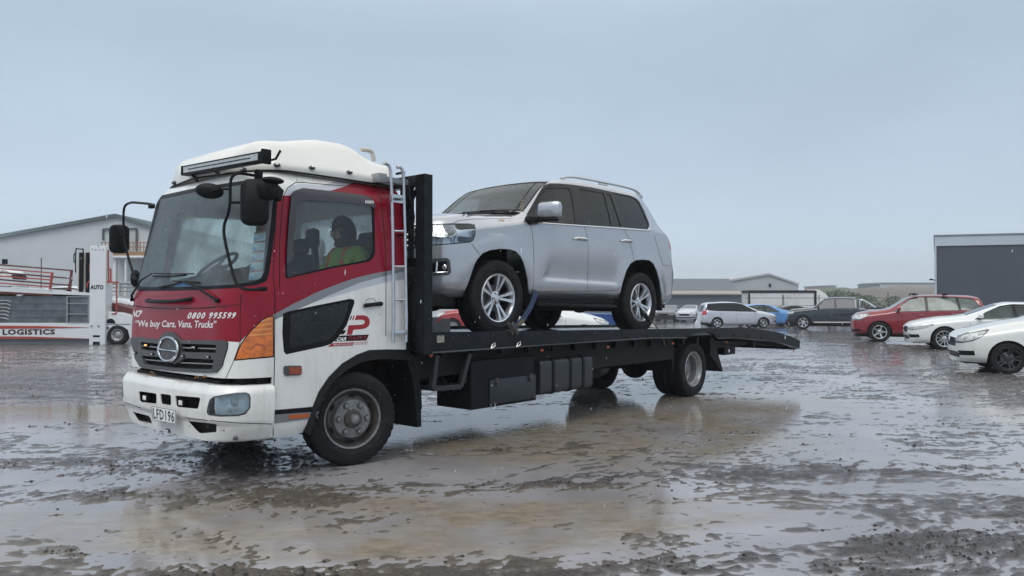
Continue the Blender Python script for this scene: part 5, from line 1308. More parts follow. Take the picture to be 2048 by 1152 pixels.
sepx = N(t, 'ShaderNodeSeparateXYZ'); L(tc.outputs['Object'], sepx.inputs[0])
def blob(cx, cy, rx, ry, amp):
    dx = math_('MULTIPLY', math_('SUBTRACT', sepx.outputs[0], cx), 1/rx); dy = math_('MULTIPLY', math_('SUBTRACT', sepx.outputs[1], cy), 1/ry)
    d = math_('ADD', math_('MULTIPLY', dx, dx), math_('MULTIPLY', dy, dy)); return rng(d, 0, 1, amp, 0, True)
bias = None
for a in ((-1.2, 5.0, 3.4, 1.5, .13), (-3.9, 4.6, 1.7, 1.3, .07), (1.2, 5.6, 1.6, .9, .08), (-6.8, 9.9, 3.6, .9, .13), (.8, 8.4, 3.2, 2.2, .12), (3.2, 11.0, 3, 2.2, .08)):
    bl = blob(*a); bias = bl if bias is None else math_('ADD', bias, bl)
gv = noise(raw, 42, 6, .75); vo_ = N(t, 'ShaderNodeTexVoronoi'); vo_.inputs['Scale'].default_value = 34; L(raw, vo_.inputs['Vector'])
vo2 = N(t, 'ShaderNodeTexVoronoi'); vo2.inputs['Scale'].default_value = 95; L(raw, vo2.inputs['Vector'])
grav = mixc(rng(gv, .35, .7), (.019, .018, .020), (.115, .106, .106)); grav = mixc(rng(noise(stk, 1.6, 4, .6), .42, .62, 0, .6), grav, (.052, .044, .042)); grav = mixc(math_('MULTIPLY', rng(bias, .02, .10), .5), grav, (.115, .095, .072))
spk = N(t, 'ShaderNodeTexVoronoi'); spk.inputs['Scale'].default_value = 60; L(raw, spk.inputs['Vector']); grav = mixc(math_('MULTIPLY', rng(spk.outputs['Distance'], .22, .12), .8), grav, (.018, .017, .018))
shore = rng(math_('ADD', sepx.outputs[2], math_('MULTIPLY', noise(raw, 30, 3, .6), .004)), .0035, .0175, 0, 1, True)
film = rng(noise(mapping((1, 2.2, 1), -.25), 3.4, 7, .75), .50, .60, 0, 1, True)
wetc = mixc(rng(bias, .02, .10), (.13, .125, .13), (.125, .110, .088)); grav = mixc(shore, wetc, grav)
L(grav, b.inputs['Base Color'])
zr = rng(sepx.outputs[2], .001, .016, .07, .28); zr = math_('ADD', zr, rng(noise(raw, 6, 5, .7), .35, .65, -.06, .14)); zr = math_('MULTIPLY', zr, math_('ADD', math_('MULTIPLY', math_('SUBTRACT', 1.0, film), .75), .25)); zr = math_('MULTIPLY', zr, math_('ADD', math_('MULTIPLY', shore, .7), .3)); zr = math_('MAXIMUM', zr, .05); L(zr, b.inputs['Roughness'])
b.inputs['IOR'].default_value = 1.36
hgt = math_('ADD', math_('MULTIPLY', vo_.outputs['Distance'], -.5), math_('MULTIPLY', gv, .9)); hgt = math_('ADD', hgt, math_('MULTIPLY', vo2.outputs['Distance'], -.3)); hgt = math_('MULTIPLY', hgt, math_('MULTIPLY', math_('ADD', math_('MULTIPLY', shore, .85), .15), math_('SUBTRACT', 1.0, math_('MULTIPLY', film, .6))))
bp = N(t, 'ShaderNodeBump'); bp.inputs['Strength'].default_value = .8; bp.inputs['Distance'].default_value = .016; L(hgt, bp.inputs['Height']); L(bp.outputs[0], b.inputs['Normal'])
# --- muddy water material
M_w = bpy.data.materials.new('muddy_water'); M_w.use_nodes = True; t0 = t; t = M_w.node_tree; L = t.links.new; b = t.nodes['Principled BSDF']; tc = N(t, 'ShaderNodeTexCoord')
sepx = N(t, 'ShaderNodeSeparateXYZ'); L(tc.outputs['Object'], sepx.inputs[0]); raw = mapping((1, 1, 1)); bias = None
BL = ((-1.0, 5.0, 2.6, .85, .16), (-3.9, 4.6, 1.7, 1.1, .08), (1.0, 5.3, 1.3, .5, .08), (-6.8, 9.9, 3.6, .9, .13), (.8, 8.4, 3.2, 2.2, .12), (3.2, 11.0, 3, 2.2, .08))
for a in BL:
    bl = blob(*a); bias = bl if bias is None else math_('ADD', bias, bl)
tanf = math_('MULTIPLY', rng(bias, .01, .09), rng(noise(raw, .9, 5, .65), .34, .56))
L(mixc(tanf, mixc(rng(noise(raw, .5, 4, .6), .4, .6), (.31, .305, .32), (.22, .215, .225)), mixc(rng(noise(mapping((1, 2, 1), -.3), 5.5, 6, .7), .38, .62), (.185, .162, .128), (.285, .25, .20))), b.inputs['Base Color'])
b.inputs['Roughness'].default_value = .05; b.inputs['IOR'].default_value = 1.45
bp = N(t, 'ShaderNodeBump'); bp.inputs['Strength'].default_value = .6; bp.inputs['Distance'].default_value = .0016; L(math_('ADD', noise(raw, 26, 2, .5), math_('MULTIPLY', noise(raw, 7, 2, .5), .8)), bp.inputs['Height']); L(bp.outputs[0], b.inputs['Normal'])
# --- relief: churned mud, ruts and tread marks as real geometry
import numpy as np
def lat(ix, iy, s):
    n = (ix*374761393+iy*668265263+s*1442695041) & 0xffffffff; n = ((n ^ (n >> 13))*1274126177) & 0xffffffff; return ((n ^ (n >> 16)) & 0xffff)/32767.5-1
def vn(x, y, s):
    ix = np.floor(x).astype(np.int64); iy = np.floor(y).astype(np.int64); fx = x-ix; fy = y-iy; fx = fx*fx*(3-2*fx); fy = fy*fy*(3-2*fy)
    return (lat(ix, iy, s)*(1-fx)+lat(ix+1, iy, s)*fx)*(1-fy)+(lat(ix, iy+1, s)*(1-fx)+lat(ix+1, iy+1, s)*fx)*fy
def rot(x, y, a, sx, sy): c, s_ = math.cos(a), math.sin(a); return (x*c+y*s_)*sx, (-x*s_+y*c)*sy
TR = []    # tracks: origin, heading, curvature, width, depth, tread pitch
rt = random.Random(12)
def trk(x, y, a, k, w, d, p, l0=-12, l1=12): TR.append((x, y, math.radians(a), k, w, d, p, l0, l1))
for x, y, a, k in ((3.6, 4.6, 62, .02), (4.0, 4.6, 63, .02), (-1.9, 4.3, 33, .05), (-3.0, 5.4, 28, .04), (-4.6, 6.3, 14, .03), (1.7, 4.3, 58, .0), (.2, 4.2, 20, -.05)): trk(x, y, a, k, .20, .012, .055, -2.2, 5)
for q in (.97, .68): 
    p_ = TO+UX*.2-UY*q; trk(p_.x, p_.y, 48.8, 0, .23, .016, .07, .3, 6.0)
for k_ in range(26): trk(rt.uniform(-9, 12), rt.uniform(6, 26), rt.choice((8, 20, 30, 48, 60, 150, 165))+rt.uniform(-8, 8), rt.uniform(-.05, .05), rt.uniform(.18, .28), rt.uniform(.008, .018), rt.uniform(.05, .08), -rt.uniform(3, 10), rt.uniform(3, 10))
def relief(x, y):
    h = np.zeros_like(x); wx = x+.25*vn(x*.8, y*.8, 90); wy = y+.2*vn(x*.9+7, y*.9, 91)
    for a, sx, sy, am, sd in ((-.15, .22, .55, .0040, 1), (-.35, .35, 1.6, .0042, 2), (.08, .8, 2.6, .0046, 3), (-.2, 1.6, 5.0, .0060, 4), (.12, 3.1, 8.5, .0062, 5), (.35, 6.5, 12, .0068, 6), (.5, 13, 19, .0095, 7), (.1, 26, 34, .0100, 8)):
        u_, v_ = rot(wx, wy, a, sx, sy); f = vn(u_+sd*13.7, v_+sd*5.1, sd)
        if sd in (5, 6): f = np.abs(f)*1.5-.42
        if sd >= 7: f = f*(.62+.38*vn(x*.7, y*1.1, sd+40))
        h += am*f
    for (ox, oy, a, k, w_, d_, p_, l0, l1) in TR:
        c, s_ = math.cos(a), math.sin(a); dx, dy = x-ox, y-oy; s2 = dx*c+dy*s_; q = -dx*s_+dy*c-.5*k*s2*s2
        env = np.clip((s2-l0)/1.5, 0, 1)*np.clip((l1-s2)/1.5, 0, 1)*(.55+.45*vn(s2*.8, q*0+ox*3, 55)); g = np.abs(q)/w_
        groove = np.where(g < .5, -1.0, 0)+np.exp(-((g-.62)/.13)**2)*.75
        tread = np.where(g < .5, np.sign(np.sin(2*np.pi*(s2/p_+np.abs(q)/w_*1.2)))*.45, 0)
        h += env*d_*(groove*.45+tread*.5)
    for (cx, cy, rx, ry, am) in BL+((3.4, 8.2, 3.0, .9, .05), (4.5, 6.2, 1.6, .5, .05), (0.2, 9.6, 1.6, .35, .06), (-4.6, 5.3, 2.0, .5, .06)):
        d = ((x-cx)/rx)**2+((y-cy)/ry)**2; h -= am*.058*np.clip(1.15-d, 0, 1)
    for (cx, cy, rx, ry, am) in ((-.2, 3.9, 2.4, .5, .010), (3.4, 4.4, 2.2, .7, .010), (-3.0, 7.3, 3.0, 1.0, .008), (2.6, 6.5, 2.0, .5, .006), (-8, 7.6, 3, 1.0, .008), (4.5, 5.2, 1.5, .5, .008), (-1.7, 5.6, .9, .25, .010), (.3, 6.0, .9, .25, .008)):
        d = ((x-cx)/rx)**2+((y-cy)/ry)**2; h += am*np.clip(1-d, 0, 1)
    for xx, yy in [(0, -.98), (6.46, -.95), (6.46, -.68), (0, .98), (6.46, .95), (6.46, .68)]:
        p = TO+UX*xx+UY*yy; d = np.hypot(x-p.x, y-p.y); h += (0-h)*np.clip(1.4-d/.25, 0, 1)
    return h
LEVEL = .0030
def gzn(y): return np.where(y < 28, 0, -(np.minimum(y, 85)-28)*.0098)
yy = [-60, -25, -10, -4, 0, 1.5, 2.4]; v_ = 2.9
while v_ < 70: yy.append(v_); v_ *= 1.0047
while v_ < 2000: yy.append(v_); v_ *= 1.12
yy = np.array(yy); tt = np.concatenate([[-14, -6, -3, -2.2, -1.7, -1.4], np.linspace(-1.22, 1.22, 1160), [1.4, 1.7, 2.2, 3, 6, 14]])
Y, T_ = np.meshgrid(yy, tt, indexing='ij'); Xg = np.maximum(Y, 2.9)*T_; Hh = relief(Xg, Y)
fade = np.clip((150-Y)/90, 0, 1); Zg = gzn(Y)+Hh*fade+np.where(Y > 150, .02, 0)
co = np.stack([Xg, Y, Zg], -1).reshape(-1, 3); nr, nc = len(yy), len(tt)
i, j = np.meshgrid(np.arange(nr-1), np.arange(nc-1), indexing='ij'); q = (i*nc+j).ravel(); fc = np.stack([q, q+1, q+nc+1, q+nc], -1)
me = bpy.data.meshes.new('ground'); me.vertices.add(len(co)); me.vertices.foreach_set('co', co.ravel()); me.loops.add(fc.size); me.loops.foreach_set('vertex_index', fc.ravel().astype(np.int32)); me.polygons.add(len(fc)); me.polygons.foreach_set('loop_start', np.arange(0, fc.size, 4, dtype=np.int32)); me.polygons.foreach_set('use_smooth', np.ones(len(fc), dtype=bool)); me.update(); me.materials.append(M_g)
tag(link('ground', me), kind='structure')
bm = bmesh.new(); ys = [-60, 0, 28, 36, 45, 55, 65, 75, 85, 140]; gr = [[bm.verts.new((x, y, gz(y)+LEVEL)) for x in (-260, -30, 0, 30, 260)] for y in ys]
for i in range(len(ys)-1):
    for j in range(4): bm.faces.new([gr[i][j], gr[i][j+1], gr[i+1][j+1], gr[i+1][j]])
tag(bm_obj(bm, 'water', M_w), kind='structure')
# loose stones bedded in the mud
rs = random.Random(21); np.random.seed(4); m = MB(); oct_f = [[0, 2, 4], [2, 1, 4], [1, 3, 4], [3, 0, 4], [2, 0, 5], [1, 2, 5], [3, 1, 5], [0, 3, 5]]
py = 3.2+18*np.random.rand(60000)**1.6; px_ = (np.random.rand(60000)*2-1)*(py*.76); hh = relief(px_, py)
cl = vn(px_*.8, py*1.5, 70)+.6*vn(px_*3, py*4, 71); ok = (hh > LEVEL+.001) & (cl > np.random.rand(60000)*1.2-.15); idx = np.nonzero(ok)[0][:7000]
for k in idx:
    x, y = float(px_[k]), float(py[k]); s = rs.choice((.003, .004, .004, .005, .005, .007, .009, .013))*rs.uniform(.7, 1.3)*(1+.02*y)
    p = Vector((x, y, float(hh[k])+s*.1)); a = rs.uniform(0, 3.14); ca, sa = math.cos(a)*s, math.sin(a)*s; q = [rs.uniform(.6, 1.4) for _ in range(6)]
    m.add([p+Vector((ca*q[0], sa*q[0], 0)), p-Vector((ca*q[1], sa*q[1], 0)), p+Vector((-sa*q[2], ca*q[2], 0)), p-Vector((-sa*q[3], ca*q[3], 0)), p+Vector((0, 0, s*.6*q[4])), p-Vector((0, 0, s*.3))], oct_f)
bm = bmesh.new(); vv = [bm.verts.new(v) for v in m.v]
for f in m.f: bm.faces.new([vv[i] for i in f])
tag(bm_obj(bm, 'loose_stones', mat('stone', (.022, .021, .022), .45, spec=.25, var=.6, vscale=3)), 'small dark stones scattered over the wet mud', 'gravel', kind='stuff')
# ================================================================== PARKED CARS
def paintmat(n, c, metal=.0): return mat(n, c, .25, metal=metal, coat=.8, dirt=.10, dcol=(.2, .18, .16), dscale=4)
def seq(*a): return list(a)
PRES = {}
PRES['hatch'] = dict(fo=.86, ro=.74, wb=2.65, w=.885, R=.315, rr=.222,
  top=[(-.86, .66), (-.84, .77), (-.7, .87), (-.4, .96), (0, 1.06), (.42, 1.13), (.50, 1.15), (1.25, 1.43), (1.6, 1.47), (2.1, 1.475), (2.9, 1.40), (3.05, 1.33), (3.28, 1.02), (3.36, .92), (3.39, .70)],
  drop=[(-.9, .03), (0, .05), (.5, .04), (1.3, .04), (2, .06), (3.1, .08), (3.4, .05)], sill=[(-.9, .22), (0, .19), (2.7, .20), (3.4, .34)],
  belt=[(-.9, .70), (0, .84), (.5, .90), (3.0, 1.0), (3.4, .85)], wt=[(-.9, .80), (.45, .82), (1.2, .67), (2, .65), (3, .63), (3.4, .80)],
  front=[(.2, .04), (.45, 0), (.75, .0), (.95, .06), (1.1, .12)], rear=[(.2, -.04), (.5, 0), (.8, -.03), (1.5, -.05)],
  win=[[(.78, .945), (1.0, 1.12), (1.36, 1.335), (1.60, 1.38), (1.62, .96)], [(1.70, .965), (1.70, 1.385), (2.15, 1.375), (2.52, 1.33), (2.62, 1.02)], [(2.68, 1.03), (2.62, 1.31), (2.80, 1.26), (2.95, 1.10)]], ws=(.56, 1.28), rw=(3.05, 3.27), doors=[.62, 1.66, 2.58],
  hl=[(-.95, .60), (-.86, .72), (-.70, .82), (-.40, .90), (-.30, .90), (-.44, .76), (-.62, .66), (-.80, .60)], tl=[(3.18, .80), (3.1, 1.0), (3.4, 1.0), (3.45, .78)])
PRES['sedan'] = dict(PRES['hatch'], fo=.95, ro=1.05, wb=2.83, w=.93, R=.335, rr=.235,
  top=[(-.95, .64), (-.93, .75), (-.8, .84), (-.45, .93), (0, 1.0), (.5, 1.05), (.58, 1.07), (1.35, 1.37), (1.75, 1.455), (2.3, 1.45), (3.0, 1.34), (3.6, 1.10), (3.8, 1.06), (3.88, .8)],
  belt=[(-.95, .70), (0, .82), (.5, .89), (3.0, .98), (3.8, .90)], wt=[(-.95, .82), (.5, .84), (1.3, .66), (2.2, .64), (3, .64), (3.8, .82)], drop=[(-.95, .03), (0, .05), (.55, .04), (1.4, .05), (2.2, .06), (3.4, .08), (3.9, .05)],
  sill=[(-.95, .20), (0, .18), (3.0, .20), (3.9, .32)], win=[[(.82, .93), (1.12, 1.13), (1.5, 1.31), (1.78, 1.36), (1.82, .955)], [(1.90, .96), (1.88, 1.365), (2.4, 1.35), (2.75, 1.27), (2.95, 1.0)], [(3.0, 1.01), (2.82, 1.25), (3.15, 1.15), (3.25, 1.04)]], ws=(.62, 1.4), rw=(3.05, 3.5), doors=[.66, 1.86, 2.95],
  hl=[(-1.05, .60), (-.86, .67), (-.30, .78), (-.28, .75), (-.50, .66), (-.80, .59)], tl=[(3.6, .80), (3.4, .95), (3.95, .98), (3.95, .78)])
PRES['suv'] = dict(PRES['hatch'], fo=.90, ro=.85, wb=2.66, w=.91, R=.36, rr=.235,
  top=[(-.90, .78), (-.885, .94), (-.75, 1.05), (-.3, 1.13), (0, 1.16), (.30, 1.21), (.38, 1.23), (.95, 1.61), (1.25, 1.69), (2.0, 1.715), (2.9, 1.68), (3.2, 1.62), (3.40, 1.15), (3.45, 1.0), (3.50, .8)],
  belt=[(-.9, .85), (0, 1.0), (.5, 1.06), (3.0, 1.14), (3.5, .95)], sill=[(-.9, .30), (0, .27), (2.7, .28), (3.5, .42)],
  win=[[(.50, 1.10), (.70, 1.30), (1.0, 1.55), (1.30, 1.61), (1.45, 1.61), (1.47, 1.12)], [(1.55, 1.125), (1.54, 1.615), (2.1, 1.61), (2.42, 1.595), (2.48, 1.15)], [(2.56, 1.16), (2.50, 1.59), (2.95, 1.54), (3.16, 1.22)]], ws=(.42, 1.0), rw=(3.16, 3.34), doors=[.58, 1.49, 2.44],
  hl=[(-1.0, .78), (-.86, .95), (-.60, 1.03), (-.34, 1.05), (-.30, 1.0), (-.48, .86), (-.66, .77)], tl=[(3.25, .9), (3.15, 1.15), (3.55, 1.15), (3.55, .88)])
PRES['wagon'] = dict(PRES['hatch'], fo=.90, ro=.90, wb=2.75, w=.87, R=.315, rr=.205,
  top=[(-.90, .62), (-.88, .76), (-.72, .87), (-.1, 1.02), (.25, 1.08), (.32, 1.11), (1.10, 1.46), (1.5, 1.56), (2.1, 1.59), (3.2, 1.54), (3.42, 1.50), (3.55, 1.10), (3.62, .95), (3.65, .7)],
  belt=[(-.9, .72), (0, .88), (.5, .95), (3.2, 1.02), (3.6, .9)], wt=[(-.9, .80), (.3, .80), (1.1, .66), (2, .65), (3.2, .63), (3.65, .76)], sill=[(-.9, .22), (0, .20), (2.8, .20), (3.65, .35)],
  win=[[(.42, .99), (.75, 1.18), (1.18, 1.41), (1.52, 1.48), (1.55, 1.01)], [(1.64, 1.015), (1.64, 1.49), (2.3, 1.49), (2.55, 1.485), (2.6, 1.03)], [(2.63, 1.03), (2.60, 1.485), (3.25, 1.44), (3.42, 1.06)]], ws=(.36, 1.15), rw=(3.42, 3.54), doors=[.50, 1.60, 2.55],
  hl=[(-.98, .62), (-.80, .76), (-.40, .90), (-.30, .88), (-.50, .70), (-.75, .62)], tl=[(3.4, .8), (3.35, 1.05), (3.7, 1.05), (3.7, .78)])
PRES['ute'] = dict(PRES['hatch'], fo=.88, ro=1.15, wb=3.15, w=.93, R=.385, rr=.25,
  top=[(-.88, .84), (-.87, 1.04), (-.75, 1.13), (0, 1.20), (.50, 1.25), (.58, 1.29), (1.05, 1.72), (1.3, 1.80), (2.0, 1.83), (2.72, 1.81), (2.80, 1.76), (2.85, 1.24), (2.90, 1.22), (4.2, 1.22), (4.28, 1.0)], sm=.035,
  belt=[(-.9, .95), (0, 1.08), (.5, 1.14), (2.8, 1.16), (4.3, 1.1)], wt=[(-.9, .82), (.5, .84), (1.1, .70), (2.7, .70), (2.8, .80), (2.9, .88), (4.3, .88)], drop=[(-.9, .03), (0, .045), (.5, .04), (1.2, .05), (2.7, .06), (2.9, .02), (4.3, .02)], sill=[(-.9, .40), (0, .36), (3.1, .38), (4.3, .50)],
  win=[[(.70, 1.19), (.90, 1.40), (1.14, 1.64), (1.35, 1.71), (1.62, 1.72), (1.64, 1.21)], [(1.74, 1.215), (1.73, 1.72), (2.45, 1.715), (2.62, 1.67), (2.64, 1.23)]], ws=(.62, 1.2), rw=(2.77, 2.83), doors=[.66, 1.69, 2.66],
  hl=[(-.98, .85), (-.82, .98), (-.48, 1.04), (-.45, .94), (-.6, .86)], tl=[(4.15, .85), (4.15, 1.15), (4.35, 1.15), (4.35, .85)])
CARS = {}
def car(kind, name, u, v, Z, rz, color, label, group='cars parked across the wet yard', rim='alloy_5', glass=None, wheelR=None, front=True, metal=0, step=.08, scale=1, mirrors=True, extra=None, seg=40, zoff=0):
    """u: column of the wheel nearest the camera that anchors the car, Z depth"""
    P = dict(PRES[kind])
    e = empty(name, (0, 0, 0)); X = (u-1024)*Z/F
    R = wheelR or P['R']; W = P['w']
    a = math.radians(rz); cx, cy = X, Z
    near = -1 if math.cos(a) > 0 else 1
    # anchor = outer face of near front wheel
    ex = Vector((math.cos(a), math.sin(a), 0)); ey = Vector((-math.sin(a), math.cos(a), 0))
    e.location = Vector((cx, cy, gz(cy)+zoff))-ey*(near*(W-.02))*scale; e.rotation_euler = (0, 0, a); e.scale = (scale,)*3
    tag(e, label, 'car' if kind != 'ute' else 'pickup truck', group)
    bm, xs = car_shell(P, step)
    pm = paintmat(*color) if isinstance(color, tuple) else color
    gm = glass or M_mdg
    bvh = BVHTree.FromBMesh(bm)
    def side(poly): return cut(bm, [f for f in bm.faces if abs(f.normal.y) > .12 and f.normal.z < .93 and abs(f.calc_center_median().y) > .3], ax_cutter(poly, 'y'), poly, .02)
    lo = []; up = []
    for p in P['win']:
        for x_, z_ in p: (lo if z_ < interp(P['belt'], x_)+.10 else up).append((x_, z_))
    lo.sort(); up.sort(); dl = [(x_, z_-.015) for x_, z_ in lo]+[(x_, z_+.018) for x_, z_ in up[::-1]]
    dl[0] = (dl[0][0]-.05, dl[0][1]); dl = dl[:len(lo)-1]+[(lo[-1][0]+.03, lo[-1][1]-.015), (up[-1][0]+.03, up[-1][1]+.01)]+dl[len(lo)+1:]
    fs = side(dl); dk = bmesh.new()
    for s in (-1, 1):
        q = [f for f in fs if f.is_valid and f.calc_center_median().y*s > 0]
        for f in q: f.material_index = 2
    dk.free()
    for p in P['win']:
        p = round_poly(p, .03, 3); fs = side(p)
        for s in (-1, 1):
            q = [f for f in fs if f.is_valid and f.calc_center_median().y*s > 0]
            if q: pc = take(bm, q, off=.012); bm_obj(pc, 'window', gm, e, 60)
    for (a0, b0), nm, jm in ((P['ws'], 'windscreen', J5-1), (P['rw'], 'rear_window', J5+1)):
        q = rows(bm, a0, b0, jm, xs)
        if q: pc = take(bm, q, off=.006); bm_obj(pc, nm, mat('screen_glass', (.06, .085, .09), .05, coat=.2, spec=.6) if nm == 'windscreen' else M_dkg, e, 60)
    for key, nm, mt in (('hl', 'headlight', mat('lamp_mottled', (.42, .45, .46), .12, metal=.5, var=.9, vscale=9)), ('tl', 'tail_light', M_red_l)):
        p = P[key]; q = cut(bm, [f for f in bm.faces if abs(f.calc_center_median().y) > W*.50 and f.normal.z < .8], ax_cutter(p, 'y'), p, .02)
        for s in (-1, 1):
            qq = [f for f in q if f.is_valid and f.calc_center_median().y*s > 0]
            if qq:
                pc = take(bm, qq, off=-.003); ctr = (sum(a for a, b in p)/len(p), sum(b for a, b in p)/len(p)); ip = [(ctr[0]+(a-ctr[0])*.80, ctr[1]+(b-ctr[1])*.72) for a, b in p]
                inn_ = cut(pc, list(pc.faces), ax_cutter(ip, 'y'), ip, .02); lens = take(pc, inn_) if key == 'hl' and inn_ else None
                thicken(pc, .02); o_ = bm_obj(pc, nm, mat('lamp_rim', (.10, .11, .12), .2, coat=.5) if lens else mt, e, 60)
                if lens: thicken(lens, .01); bm_obj(lens, 'lens', mat('lamp_pale', (.50, .52, .52), .12, coat=.6, var=.7, vscale=10), o_, 60)
    x0 = -P['fo']; zn = P['top'][1][1]
    gp = round_poly([(-.42, zn-.24), (.42, zn-.24), (.50, zn-.06), (-.50, zn-.06)], .03); q = cut(bm, [f for f in bm.faces if f.normal.x < -.6], ax_cutter(gp, 'x'), gp, .02)
    if q: pc = take(bm, q, off=.015); bm_obj(pc, 'grille', M_pla, e, 60)
    gp = round_poly([(-.55, .30), (.55, .30), (.50, .42), (-.50, .42)], .03); q = cut(bm, [f for f in bm.faces if f.normal.x < -.6], ax_cutter(gp, 'x'), gp, .02)
    if q: pc = take(bm, q, off=.02); bm_obj(pc, 'lower_intake', M_pla, e, 60)
    fp = [(x0-.1, .34), (x0+.28, .36), (x0+.26, .46), (x0-.1, .44)]; q = cut(bm, [f for f in bm.faces if abs(f.calc_center_median().y) > W*.58 and f.normal.x < -.1], ax_cutter(fp, 'y'), fp, .02)
    for s in (-1, 1):
        qq = [f for f in q if f.is_valid and f.calc_center_median().y*s > 0]
        if qq: pc = take(bm, qq, off=.01); bm_obj(pc, 'fog_recess', M_pla, e, 60)
    for cx_ in (0, P['wb']):
        ap = arch_poly(cx_, R-.01, R+.055, .05, 1.02); q = cut(bm, [f for f in bm.faces if abs(f.calc_center_median().y) > W-.42 and abs(f.normal.x) < .8], ax_cutter(ap, 'y'), ap, .02); bmesh.ops.delete(bm, geom=[f for f in q if f.is_valid], context='FACES')
    thicken(bm, .015); m = MB()
    for s in (-1, 1):
        for dx in P['doors']:
            pts = []
            for k in range(9):
                z = .32+(interp(P['belt'], dx)-.30)*k/8; h = bvh.ray_cast(Vector((dx, s*3, z)), Vector((0, -s, 0)))
                if h[0]: pts.append((h[0], h[1]))
            ribbon(m, pts, .008, .002)
        pts = []
        for k in range(14):
            x = P['doors'][0]+(P['doors'][-1]-P['doors'][0])*k/13; h = bvh.ray_cast(Vector((x, s*3, .31)), Vector((0, -s, 0)))
            if h[0]: pts.append((h[0], h[1]))
        ribbon(m, pts, .008, .002)
    add_mb(bm, m, 1); bm_obj(bm, 'body', [pm, M_und, mat('gloss_black', (.007, .009, .011), .2, spec=.25)], e, 35)
    if step > .1: pass
    for s in (-1, 1):
        for dx in P['doors'][1:]:
            z = interp(P['belt'], dx)-.10; h = bvh.ray_cast(Vector((dx-.14, s*3, z)), Vector((0, -s, 0)))
            if h[0] is None: continue
            m = MB(); m.tube([h[0]+Vector((-.08, 0, 0)), h[0]+Vector((-.05, s*.03, 0)), h[0]+Vector((.05, s*.03, 0)), h[0]+Vector((.08, 0, 0))], .012, 6); m.build('door_handle', pm, e)
        if mirrors:
            dx = P['win'][0][0][0]+.10; z = P['win'][0][0][1]+.05
            m = MB(); m.box((dx, s*(W+.10), z+.04), (.10, .20, .13), 0, Matrix.Rotation(-s*.2, 3, 'Z'), .035); m.bar((dx, s*(W-.06), z-.02), (dx, s*(W+.08), z), .06, .03, 1); m.build('mirror', [pm, M_pla], e)
    m = MB(); m.span((x0+.15, -W+.3, .18), (P['wb']+P['ro']-.15, W-.3, .5))
    for cx_ in (0, P['wb']):
        for s in (-1, 1): m.span((cx_-R-.08, s*(W-.36), .2), (cx_+R+.08, s*(W-.30), R*2+.1))
        m.span((cx_-R-.08, -W+.05, R*2+.06), (cx_+R+.08, W-.05, R*2+.10))
    m.build('underbody', M_und, e)
    for cx_ in (0, P['wb']):
        for s in (-1, 1): wheel(e, (cx_, s*(W-.125), R), R, .21, P['rr'], rim, 0 if s < 0 else math.pi, cx_+.3, seg)
    if extra: extra(e, P)
    return e
cw = ('car_white', (.72, .74, .74)); cw2 = ('car_white_warm', (.70, .72, .70))
def badge(e, P):
    m = MB(); m.ball((-P['fo']-.03, 0, .66), (.02, .06, .05), 12, 8); m.build('badge', M_chr, e)
car('hatch', 'hatchback', 2016, 748, 15.15, -20, cw2, 'white hatchback with black alloy wheels nearest the right edge', rim='black_5_twin', seg=64, step=.06, extra=badge)
car('sedan', 'sedan', 1889, 700, 22.6, -20, cw, 'white sedan with multi spoke silver wheels parked in front of the red car', rim='alloy_11', seg=56, step=.07, extra=badge)
def bars(e, P):
    for x in (1.15, 2.1):
        m = MB(); m.tube([(x, -.66, 1.66), (x, -.66, 1.74), (x, .66, 1.74), (x, .66, 1.66)], .022, 6); m.span((x-.10, -.72, 1.68), (x+.10, -.60, 1.73), 0, .01); m.build('roof_bar', M_pla, e)
car('suv', 'compact_four_wheel_drive', 1759, 684, 26.9, -21, ('car_red', (.21, .005, .016)), 'red compact four wheel drive with two black roof bars', rim='alloy_5', seg=56, step=.07, extra=bars, glass=mat('clearish_glass', (.10, .13, .12), .06, spec=.5, var=.8, vscale=1.6))
def tub(e, P):
    m = MB()
    for s in (-1, 1): m.tube([(2.92, s*.70, 1.18), (2.93, s*.66, 1.70), (3.05, s*.64, 1.68), (3.5, s*.72, 1.42), (3.75, s*.78, 1.2)], .035, 8)
    m.tube([(2.93, -.66, 1.70), (2.93, .66, 1.70)], .035, 8); m.build('sports_bar', M_chr, e)
    m = MB(); m.prism(round_poly([(-.85, 1.19), (.85, 1.19), (.80, 1.26), (-.80, 1.26)], .05), 'x', 3.2, 4.22); m.build('tub_cover', M_pla, e)
    m = MB()
    for s in (-1, 1): m.tube([(.55, s*.95, .40), (2.6, s*.95, .42)], .04, 8)
    m.build('side_step', M_slv, e)
car('ute', 'pickup', 1606, 660, 42.5, -22, ('car_navy', (.009, .017, .027)), 'dark navy double cab pickup with a chrome sports bar over its tub', rim='alloy_6', extra=tub, glass=mat('navy_glass', (.018, .028, .045), .06, spec=.4))
car('wagon', 'station_wagon', 1527, 657, 44.6, 180, ('car_silver', (.52, .55, .62), .35), 'silver station wagon with its front bumper missing', rim='alloy_5', glass=M_dkg)
car('hatch', 'hatchback', 1582, 655, 47.5, 184, ('car_blue', (.10, .28, .60)), 'bright blue hatchback half hidden behind the silver station wagon', rim='alloy_11')
car('sedan', 'sedan', 1640, 655, 60, -170, ('car_black', (.012, .013, .015)), 'black car seen above the bonnet of the navy pickup, behind the blue hatchback', rim='steel', glass=M_dkg)
car('sedan', 'sedan', 1352, 640, 66, 64, ('car_charcoal', (.03, .034, .04)), 'dark charcoal sedan facing the camera behind the rear of the deck', rim='steel', group='cars facing the camera at the far side', glass=M_dkg)
car('hatch', 'hatchback', 1393, 640, 65, 64, ('car_light_silver', (.50, .54, .60), .3), 'pale silver hatchback facing the camera, left of the silver station wagon', rim='steel', group='cars facing the camera at the far side')
